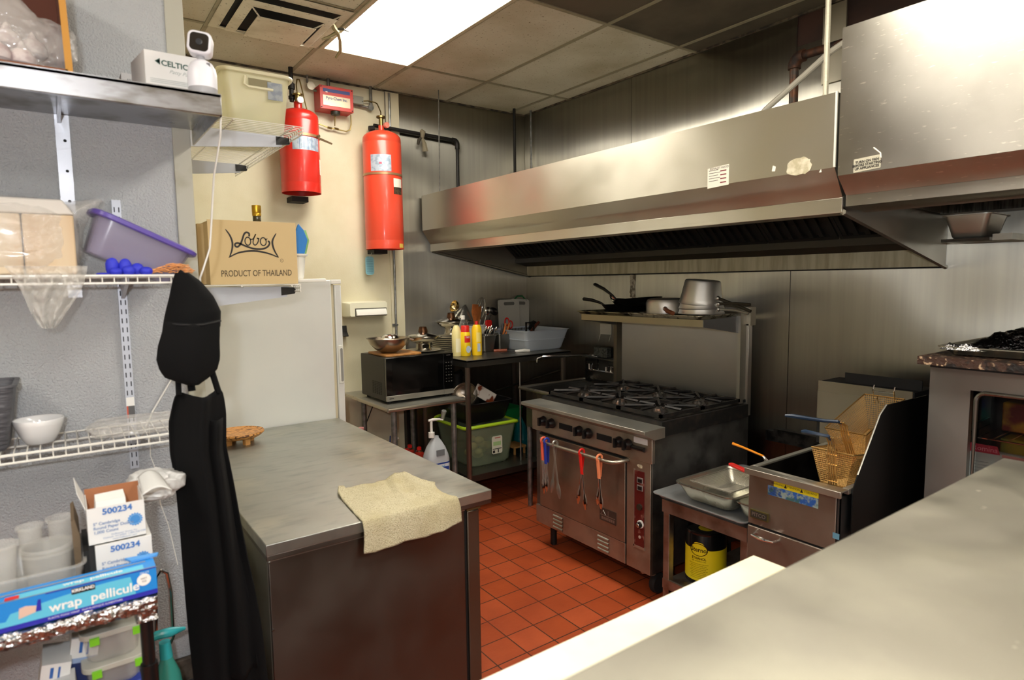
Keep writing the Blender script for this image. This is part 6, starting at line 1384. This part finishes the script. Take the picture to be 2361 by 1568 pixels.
ribbon(mb, [(955, 440), (955, 385), (905, 365), (860, 400), (820, 500), (780, 590), (720, 640), (680, 620), (682, 585), (730, 568), (800, 590), (900, 630), (1050, 670), (1200, 670), (1300, 630), (1345, 570), (1340, 530), (1312, 522)], 34, fl_)
ribbon(mb, [(925+55*math.cos(2*PI*i/10), 530+75*math.sin(2*PI*i/10)) for i in range(10)], 22, fl_, closed=True)
ribbon(mb, [(960, 485), (1010, 492), (1045, 460), (1085, 390)], 18, fl_); ribbon(mb, [(1085, 390), (1040, 480), (1025, 560), (1060, 600), (1110, 560), (1135, 490), (1105, 468), (1150, 478)], 22, fl_)
ribbon(mb, [(1225+58*math.cos(2*PI*i/10), 530+75*math.sin(2*PI*i/10)) for i in range(10)], 22, fl_, closed=True); ribbon(mb, [(1255, 480), (1285, 492), (1305, 468)], 16, fl_)
mb.build('logo', None, t, smooth=0)
MB().text('PRODUCT OF THAILAND', .0318, (.5925, 2.3996, 1.689), (1, 0, .012), (0, 0, 1), sx=.675, bold=.0003).build('lettering', mat('brown_ink', '5B4C35', .7), t)
mb = MB(); ribbon(mb, [(1577+30*math.cos(2*PI*i/10), 888+30*math.sin(2*PI*i/10)) for i in range(10)], 7, fl_, closed=True); mb.text('R', .006, fl_(1577, 888), (1, 0, 0), (0, 0, 1)); mb.build('registered_mark', mat('brown_ink'), t, smooth=0)
t = thing('oil_bottle', 'dark bottle with a gold cap rising out of the cardboard box', 'bottle', (.618, 2.5, 1.655))
MB().lathe([(0, 1.655), (.035, 1.655), (.035, 1.83), (.015, 1.88), (.0145, 1.91)], (.625, 2.50, 0), 24).build('body', mat('dark_glass', '3A3416', .1, coat=.5), t)
MB().lathe([(.0155, 1.905), (.0165, 1.915), (.0155, 1.917), (.0165, 1.92), (.0165, 1.945), (0, 1.946)], (.625, 2.50, 0), 24).build('cap', mat('gold_cap', 'C9A032', .3, .8), t)
t = thing('white_cup', 'white plastic cup of blue brushes right of the cardboard box', 'cup', (.825, 2.62, 1.65))
MB().lathe([(0, 1.67), (.026, 1.67), (.03, 1.68), (.038, 1.76), (.048, 1.764), (.048, 1.771), (.036, 1.77), (.028, 1.68), (0, 1.675)], (.80, 2.62, 0), 28).build('cup', WHP, t)
mb = MB().prism([(.80, 1.77), (.845, 1.772), (.86, 1.83), (.845, 1.87), (.825, 1.895), (.80, 1.84)], lambda u, v, w: (u-.01, 2.61+w, v), .012); mb.build('blue_brush', mat('sky_blue_plastic', '2F7FD0', .3), t, bev=.003)
MB().tube([(.83, 2.63, 1.77), (.846, 2.63, 1.83), (.842, 2.63, 1.87)], [.016, .016, .008], 10).build('green_brush', mat('lime_sponge', '8FC27A', .5), t)
solo(MB().box(.736, .90, 2.55, 2.70, 1.655, 1.669), 'small_tray', 'small pale tray under the white cup at the end of the wire shelf', 'tray', WHP, bev=.003)

# ================================================================ cart at the lower left
t = thing('utility_cart', 'black tube cart with a foil wrapped shelf at the lower left', 'cart', (-.15, 1.7, 0))
MB().box(-.62, .122, 1.462, 1.96, .985, 1.003).build('upper_shelf', BLK, t)
mb = MB()
def foil_edge(u, v):
    x = -.62+.745*u; n = .006*NZ.noise(Vector((x*40, v*5, 0)))+.004*NZ.noise(Vector((x*110, v*9, 3)))
    pr = [(1.56, 1.006), (1.47, 1.008), (1.452, 1.006), (1.446, .998), (1.447, .984), (1.455, .975)]
    i = min(4, int(v*5)); k = v*5-i; y = pr[i][0]+(pr[i+1][0]-pr[i][0])*k; z = pr[i][1]+(pr[i+1][1]-pr[i][1])*k
    return (x, y-abs(n), z+n*.6)
mb.grid(foil_edge, 160, 20); mb.build('foil_wrap', FOIL, t, smooth=20)
for x in (-.6, .105):
    for y in (1.49, 1.93):
        MB().cyl((x, y, .08), (x, y, .985), .0125).build('post', BLK, t); MB().cyl((x, y, .70), (x, y, .845), .0165).build('sleeve', BLK, t)
        MB().lathe([(0, -.012), (.03, -.012), (.036, 0), (.03, .012), (0, .012)], (x, y, .037), 18, 'y').build('wheel', RUB, t)
mb = MB(); crumple(mb, .085, .127, 1.462, 1.52, .95, lambda u, v: .03, 12, 12, .02, 4); mb.tube([(.105, 1.478, .99), (.105, 1.476, .955)], [.021, .014], 9); mb.build('foil_wrap', FOIL, t, smooth=20)
MB().box(-.62, .125, 1.46, 1.96, .585, .60).build('lower_shelf', BLK, t)
# film box
t = thing('film_box', 'long blue box of food wrap lying on the foil covered shelf', 'box', (-.02, 1.48, 1.009))
bx0, bx1, by0, by1, bz0, bz1 = -.182, .127, 1.456, 1.508, 1.0095, 1.066
MB().box(bx0, bx1, by0, by1, bz0, bz1).build('carton', mat('box_blue', '1F86D6', .35), t)
CY = mat('box_cyan', '5FBFDD', .35); NV = mat('box_navy', '2A2FA6', .35); FW_ = lambda u, v, d=.0004: (bx0+(bx1-bx0)*u, by0-d, bz0+(bz1-bz0)*v)
def top_(u, v, d=.0004): return (bx0+(bx1-bx0)*u, by0+(by1-by0)*v, bz1+d)
mb = MB().use(CY)
n = 40
for i in range(n):
    a, b = i/n, (i+1)/n
    def hi(q): return .60+.25*math.sin((q-.25)*3.0) if q > .2 else .35+.4*(.2-q)
    def h2(q): return min(.93, max(.17, hi(q))) if q < .86 else .17
    mb.quad(FW_(a, .17), FW_(b, .17), FW_(b, h2(b)), FW_(a, h2(a)))
mb.use(NV).quad(FW_(0, 0, .0006), FW_(1, 0, .0006), FW_(1, .17, .0006), FW_(0, .17, .0006)).quad(FW_(.40, .965, .0006), FW_(1, .965, .0006), FW_(1, 1, .0006), FW_(.4, 1, .0006)).quad(FW_(.345, .45, .0008), FW_(.375, .45, .0008), FW_(.375, .85, .0008), FW_(.36, .85, .0008))
mb.use(BLK).quad(FW_(.53, .72, .0008), FW_(.655, .72, .0008), FW_(.655, .93, .0008), FW_(.53, .93, .0008))
mb.use(WHT).text('KIRKLAND', .0085, FW_(.592, .84, .001), (1, 0, 0), (0, 0, 1), bold=.0003, sx=.9)
mb.prism([(.0125*math.cos(2*PI*i/30), .0125*math.sin(2*PI*i/30)) for i in range(30)], lambda u, v, w: (FW_(.925, .62)[0]+u, by0-.0008-w, FW_(0, .62)[2]+v), .0003)
mb.text('wrap  pellicule', .0255, FW_(.655, .44, .001), (1, 0, .0), (0, 0, 1), bold=.0005, sx=1.0)
mb.text('750 FT', .006, FW_(.93, .87, .001), (1, 0, 0), (0, 0, 1)); mb.text('PLASTIC FOOD WRAP   FILM PLASTIQUE ALIMENTAIRE', .005, FW_(.6, .09, .001), (1, 0, 0), (0, 0, 1))
mb.use(BLK).text('WET', .0055, FW_(.925, .67, .0014), (1, 0, 0), (0, 0, 1)).text('750', .0055, FW_(.925, .56, .0014), (1, 0, 0), (0, 0, 1))
mb.use(mat('skin_print', 'D9B9A8', .5)).prism([(-.012, -.012), (.014, -.006), (.016, .006), (.0, .010), (-.010, .008)], lambda u, v, w: (FW_(.30, .55)[0]+u, by0-.0006-w, FW_(0, .55)[2]+v), .0003)
mb.use(CY).quad(top_(.25, .05), top_(.93, .05), top_(.93, .5), top_(.25, .5)).use(mat('film_grey', '8E8F92', .4)).quad(top_(0, .0, .0006), top_(1, .0, .0006), top_(1, .06, .0006), top_(0, .06, .0006)).quad(top_(0, .55, .0006), top_(.95, .75, .0006), top_(.95, .85, .0006), top_(0, .65, .0006))
mb.use(WHT).text('wrap  pellicule', .017, top_(.65, .33, .001), (1, 0, 0), (0, 1, 0), bold=.0004).use(RED).quad(top_(.20, .1, .001), top_(.27, .1, .001), top_(.27, .4, .001), top_(.20, .4, .001))
mb.build('printed_design', None, t)
MB().prism([(bx1-.04, 1.506), (bx1+.008, 1.508), (bx1+.012, 1.52), (bx1-.05, 1.53)], lambda u, v, w: (u, v, 1.067+w), .004).build('torn_flap', mat('blue_flap', '4E97DC', .5), t)
# doily boxes
def doily_box(x0, x1, y0, y1, z0, z1, label, open_=False, flaps=False):
    t = thing('doily_box', label, 'box', ((x0+x1)/2, (y0+y1)/2, z0)); k = .002; W = x1-x0
    if not open_: MB().box(x0, x1, y0, y1, z0, z1).build('carton', WB2, t)
    else:
        BRI = mat('kraft_inside', 'A36A46', .85)
        MB().box(x0, x1, y0, y0+k, z0, z1).build('front_wall', WB2, t); MB().box(x0, x0+k, y0+k, y1, z0, z1).build('side_wall', WB2, t); MB().box(x1-k, x1, y0+k, y1, z0, z1).build('side_wall', WB2, t)
        MB().box(x0, x1, y1-k, y1, z0, z1+.012).build('back_wall', BRI, t); MB().box(x0, x1, y0, y1, z0, z0+k).build('base', WB2, t)
        MB().prism([(x0+.012, z0+.01), (x1-.03, z0+.01), (x1-.033, z1+.008), (x0+.018, z1+.006)], lambda u, v, w: (u, y0+.02+w, v), .065).build('paper_doilies', WHT, t)
        MB().prism([(y0, 0), (y0+.01, .035), (y1-.01, .045), (y1, 0)], lambda u, v, w: (x0-.001-v*.35-w, u, z1+v), .001).build('left_flap', WB2, t)
        MB().grid(lambda u, v: (x1+.06*v*(1-.25*u), y0+.03+(y1-y0-.03)*u, z1+.016*math.sin(PI*v*.9)-.006*v+.02*u), 10, 10).build('right_flap', mat('flap_grey_white', 'CFCFCC', .6), t, solid=.001)
    F = lambda u, v: (x0+W*u, y0-.0005, z0+(z1-z0)*v)
    mb = MB().use(mat('doily_blue', '3A6FB5', .6)); mb.text('500234', .0175, F(.52, .86), (1, 0, 0), (0, 0, 1), bold=.0006, sx=1.05)
    mb.use(mat('doily_blue2', '3F86C8', .6)).prism([((.0135+.0012*math.cos(16*2*PI*i/128))*math.cos(2*PI*i/128), (.0135+.0012*math.cos(16*2*PI*i/128))*math.sin(2*PI*i/128)) for i in range(128)], lambda u, v, w: (F(.82, 0)[0]+u, y0-.0004-w, F(0, .50)[2]+v), .0003)
    mb.use(mat('doily_rim', '9CC4E4', .6)); ribbon(mb, [(.0105*math.cos(2*PI*i/20), .0105*math.sin(2*PI*i/20)) for i in range(20)], .0008, lambda a, b: (F(.82, 0)[0]+a, y0-.001, F(0, .50)[2]+b), closed=True, sub=2)
    mb.use(mat('doily_text', '6D86AE', .6))
    for i, s in enumerate(('5" Cambridge', 'Round Paper Doilies', '1,000 Count')): mb.text(s, .0088, F(.09, .56-i*.115), (1, 0, 0), (0, 0, 1), align='LEFT', bold=.0002)
    for i, s in enumerate(('Hoffmaster Group, Inc.', 'Oshkosh, WI 54902  1-800-558-9300', 'www.hoffmaster.com')): mb.text(s, .0052, F(.62, .21-i*.065), (1, 0, 0), (0, 0, 1))
    mb.build('printing', None, t, smooth=0); return t
doily_box(.017, .122, 1.56, 1.68, 1.102, 1.182, 'upper white paper doily box, opened, with blue 500234 print', True)
doily_box(.027, .131, 1.555, 1.675, 1.0075, 1.1005, 'lower white paper doily box with blue 500234 print, closed')
filmbag('plastic_bag', 'white plastic bag puffing out behind the open doily box', 'bag', (.155, 1.76, 1.155), (.05, .05, .035), .12, 30, m=mat('white_bag', 'D5D5D3', .3, 0, alpha=.85, bump=(30, U, .006, 1)), spikes=(((1, 0, .1), .03, 8),))
t = thing('clear_bin', 'clear plastic bin of deli cups behind the wrap box', 'bin', (-.10, 1.62, 1.008))
CP = mat('milky_clear', 'DCDAD4', .2, 0, alpha=.24, spec=.8)
mb = MB(); tub(mb, -.118, 1.63, 1.008, 1.078, .22, .17, .25, .20, .02, .002, .004); mb.build('bin', CP, t)
def deli(x, y, z, r, h, label, group=None):
    return solo(MB().lathe([(0, z), (r*.8, z), (r*.82, z+.003), (r, z+h-.006), (r+.004, z+h-.005), (r+.004, z+h), (r-.001, z+h), (r*.8, z+.006), (0, z+.004)], (x, y, 0), 36), 'deli_cup', label, 'cup', CP)
deli(-.055, 1.62, 1.012, .045, .085, 'wide clear deli cup standing in front in the clear bin')
deli(-.055, 1.62, 1.022, .044, .085, 'second wide clear deli cup nested in the front one')
deli(-.135, 1.63, 1.012, .03, .11, 'tall narrow clear cup at the left of the clear bin')
deli(-.03, 1.68, 1.012, .024, .13, 'narrow clear cup rising behind the wide deli cups')
deli(-.085, 1.69, 1.012, .022, .12, 'small clear cup behind the wide deli cups, left of the tallest')
solo(MB().prism([(-.006, 1.008), (.004, 1.008), (.006, 1.115), (-.002, 1.155), (-.008, 1.15)], lambda u, v, w: (u-.003, 1.60+w, v), .14), 'brown_board', 'dark brown corrugated board standing between bin and doily boxes', 'board', mat('dark_card', '6B5A45', .8, bump=(60, (1, 6, 1), .002, 1)))
solo(MB().box(.006, .016, 1.57, 1.72, 1.008, 1.09), 'black_folder', 'thin black case squeezed beside the doily boxes', 'case', BLKM)
# below the cart shelf
GC = mat('green_clip', '7FD02E', .35)
def clip_box(z0, z1, label, x0=-.008, x1=.10, y0=1.58, y1=1.74):
    t = thing('clip_container', label, 'container', ((x0+x1)/2, (y0+y1)/2, z0))
    mb = MB(); tub(mb, (x0+x1)/2, (y0+y1)/2, z0, z1-.012, (x1-x0)*.9, (y1-y0)*.9, x1-x0, y1-y0, .02, .002, .003); mb.build('tub', CP, t)
    MB().loft([[((x0+x1)/2+a, (y0+y1)/2+b, z) for a, b in rr(x1-x0+.012, y1-y0+.012, .022, 5)] for z in (z1-.012, z1-.002, z1)]).build('lid', mat('milky_lid', 'CFCDC0', .3, 0, alpha=.75), t, bev=.001)
    for x in (x0+.012, x1-.016): MB().box(x, x+.018, y0-.012, y0-.006, z1-.022, z1-.006).build('clip', GC, t)
    return t
clip_box(.765, .825, 'lower clip-lid container with green clips under the cart shelf'); clip_box(.826, .90, 'upper clip-lid container with green clips under the cart shelf')
solo(MB().box(-.005, .095, 1.58, 1.73, .70, .764), 'blue_white_carton', 'blue and white carton under the clip-lid containers', 'box', mat('blue_white', '9AA3B8', .5, var=(6, '2D3F95', .48, .52)), bev=.002)
filmbag('teal_bag', 'teal plastic bag on the lower cart shelf', 'bag', (.045, 1.65, .652), (.055, .09, .044), .1, 41, m=mat('teal_bag_plastic', '35A59A', .35, bump=(25, U, .006, 1)))
def tray_box(x0, y0, z0, label, rz, h=.26, top=.86):
    t = thing('glove_box', label, 'box', (x0, y0, z0)); M = Matrix.Rotation(rz, 4, 'Y')
    MB().box(-.025, .025, 0, .10, 0, h).build('carton', WB2, t); mb = MB()
    t.rotation_euler = (0, rz, 0)
    c = t.children[0]; 
    for v in c.data.vertices: v.co += Vector((x0, y0, z0))
    MB().xf(M)
    q = MB().use(mat('box_navy_print', '20305F', .5)).box(-.0253, .0253, -.0008, 0, h*.70, h*.86).use(mat('box_pale_blue', '8FA3C4', .5)).box(-.0253, .0253, -.0006, 0, h*.66, h*.70).use(INKB).box(-.012, -.007, -.0006, 0, h*.90, h*.97)
    q.v = [v+Vector((x0, y0, z0)) for v in q.v]
    for v in c.data.vertices: pass
    q.build('print', None, t)
    return t
def simple_box(x, y, z0, h, tilt, label, w_=.052):
    M = Matrix.Translation((x, y, z0)) @ Matrix.Rotation(tilt, 4, 'Y'); t = thing('glove_box', label, 'box', (x, y, z0))
    MB().box(-w_/2, w_/2, 0, .10, 0, h, M).build('carton', WB2, t)
    MB().box(-w_/2-.0003, w_/2+.0003, -.0008, 0, h*.62, h*.80, M).build('dark_print', mat('box_navy_print', '20305F', .5), t)
    MB().box(-w_/2-.0003, w_/2+.0003, -.0007, 0, h*.80, h*.84, M).build('pale_print', mat('box_pale_blue', '8FA3C4', .5), t)
    MB().box(-.010, -.004, -.0007, 0, h*.88, h*.97, M).box(.004, .008, -.0007, 0, h*.86, h*.97, M).build('small_print', INKB, t)
simple_box(-.10, 1.60, .602, .25, .18, 'white box with a navy band, left one under the cart shelf'); simple_box(-.045, 1.63, .602, .275, .16, 'white box with a navy band leaning behind, middle one under the cart shelf')
simple_box(-.035, 1.52, .602, .215, -.06, 'nearest white box with blue print under the cart shelf', .045)
t = thing('spray_bottle', 'teal trigger spray bottle beside the black cart post', 'spray bottle', (.17, 1.85, .45))
TL = mat('teal_spray', '3FBFC4', .25); x, y = .172, 1.86
MB().lathe([(0, .452), (.034, .452), (.036, .458), (.036, .56), (.030, .60), (.017, .635), (.014, .65)], (x, y, 0), 28).build('bottle', mat('teal_clear', '4DB8A8', .15, 0, alpha=.8, spec=.8), t)
MB().tube([(x, y, .645), (x-.002, y, .69)], [.016, .014], 12).build('collar', TL, t)
MB().tube([(x-.045, y-.01, .712), (x-.02, y-.005, .716), (x+.015, y, .712), (x+.05, y+.005, .708)], [.008, .012, .013, .004], 10).build('spray_head', TL, t)
MB().tube([(x-.03, y-.008, .705), (x-.028, y-.008, .68)], [.004, .003], 6).build('trigger', TL, t)
MB().box(x-.018, x+.018, y-.0375, y-.036, .48, .55).build('label', mat('spray_label', 'C5D8CE', .4, var=(30, '5FA79C', .5, .6)), t)
solo(MB().box(.13, .27, 1.78, 2.05, 0, .4505), 'crate', 'dark crate on the floor under the teal spray bottle', 'crate', mat('dark_crate'), bev=.004)
solo(MB().tube([(.165, 2.03, .62), (.175, 2.04, .80), (.19, 2.045, .815), (.205, 2.05, .80), (.212, 2.05, .74), (.21, 2.05, .60), (.19, 2.05, .56)], .006, 8), 'chrome_tube', 'bent chrome tube leaning on the wall behind the cart', 'tube', CHR)
# ================================================================ foreground counter
t = thing('sandwich_table', 'white poly board topped refrigerated table in the near foreground', 'table', (.85, .6, 0))
MB().box(.20, 1.40, -.10, .84, .08, .905).build('cabinet', steel('near_cabinet', '8D8A82', .35), t, bev=.003)
MB().box(-.1, 1.42, .45, .905, .912, .932).build('cutting_surface', mat('white_poly_board', 'F3EBC8', .4, var=(5, 'EAD9A0', .55, .78), var2=(2.2, 'F7F1DA', .4, .6)), t, bev=.004)
MB().box(-.1, 1.42, .45, .84, .905, .912).build('board_support', STX, t)
MB().box(-.1, 1.42, -.10, .448, .906, .932).build('top_rail', STX, t)
for x in (.25, 1.35):
    for y in (.18, .78): MB().cyl((x, y, 0), (x, y, .08), .022).build('leg', RUB, t)
t = thing('overshelf', 'blurred stainless pass shelf filling the lower right foreground', 'shelf', (.85, .2, 1.19))
NC = steel('near_counter', 'A39F92', .44, (30, 1, 1), var=(4, 'B5B2A0', .45, .75), var2=(20, 'D9D6C6', .72, .78))
MB().box(-.25, 1.86, -.12, .512, 1.165, 1.20).build('shelf_top', NC, t, bev=.004)
for x in (-.08, 1.38):
    MB().cyl((x, .46, .932), (x, .46, 1.166), .016).build('post', STX, t)
for x in (-.06, 1.38): MB().cyl((x, -.06, .932), (x, -.06, 1.166), .018).build('rear_post', STX, t)

# ---------------------------------------------------------------- pieces of parts hang under their part
def nest(part, *kids):
    def ctr(o):
        vs = o.data.vertices; n = len(vs); return sum((v.co for v in vs), Vector())/max(1, n)
    base = lambda o: o.name.split('.')[0]
    for root in [o for o in bpy.data.objects if o.parent is None]:
        ch = list(root.children); ps = [c for c in ch if base(c) == part]
        if not ps: continue
        for c in ch:
            if base(c) in kids: c.parent = min(ps, key=lambda p: (ctr(p)-ctr(c)).length)
nest('oven_door', 'door_rail', 'badge', 'door_edge'); nest('kick_panel', 'louvre'); nest('control_strip', 'rocker_switch', 'dial', 'thermostat_knob', 'pilot_lamp', 'strip_frame', 'strip_foot')
nest('control_panel', 'knob', 'slot', 'label_plate', 'valve_stub'); nest('over_shelf', 'shelf_lip', 'shelf_gusset'); nest('caster_wheel', 'caster_fork')
nest('front_panel', 'notice_sticker', 'sticker_remnant', 'edge_strip', 'warning_sticker', 'warning_label'); nest('end_panel', 'end_flange')
nest('door', 'door_handle', 'handle_recess', 'window', 'lower_trim', 'hinge', 'door_gasket'); nest('head', 'lens_window', 'lens'); nest('post', 'sleeve', 'wheel'); nest('bracket', 'screw_hole', 'bracket_tip')
nest('splash_guard', 'guard_edge'); nest('front_face', 'logo', 'lettering', 'registered_mark'); nest('lid', 'clip', 'lid_label'); nest('case', 'name_plate', 'indicator', 'actuator', 'vent_slots'); nest('housing', 'slot', 'roller_flap')
nest('handle', 'grip'); nest('arm', 'grip'); nest('strip', 'slots'); nest('tub', 'rim', 'hand_slot', 'slot_opening', 'tape_label'); nest('label', 'lettering'); nest('carton', 'printed_design', 'printing', 'barcode')
for o in bpy.data.objects:
    if '_o' in o: del o['_o']
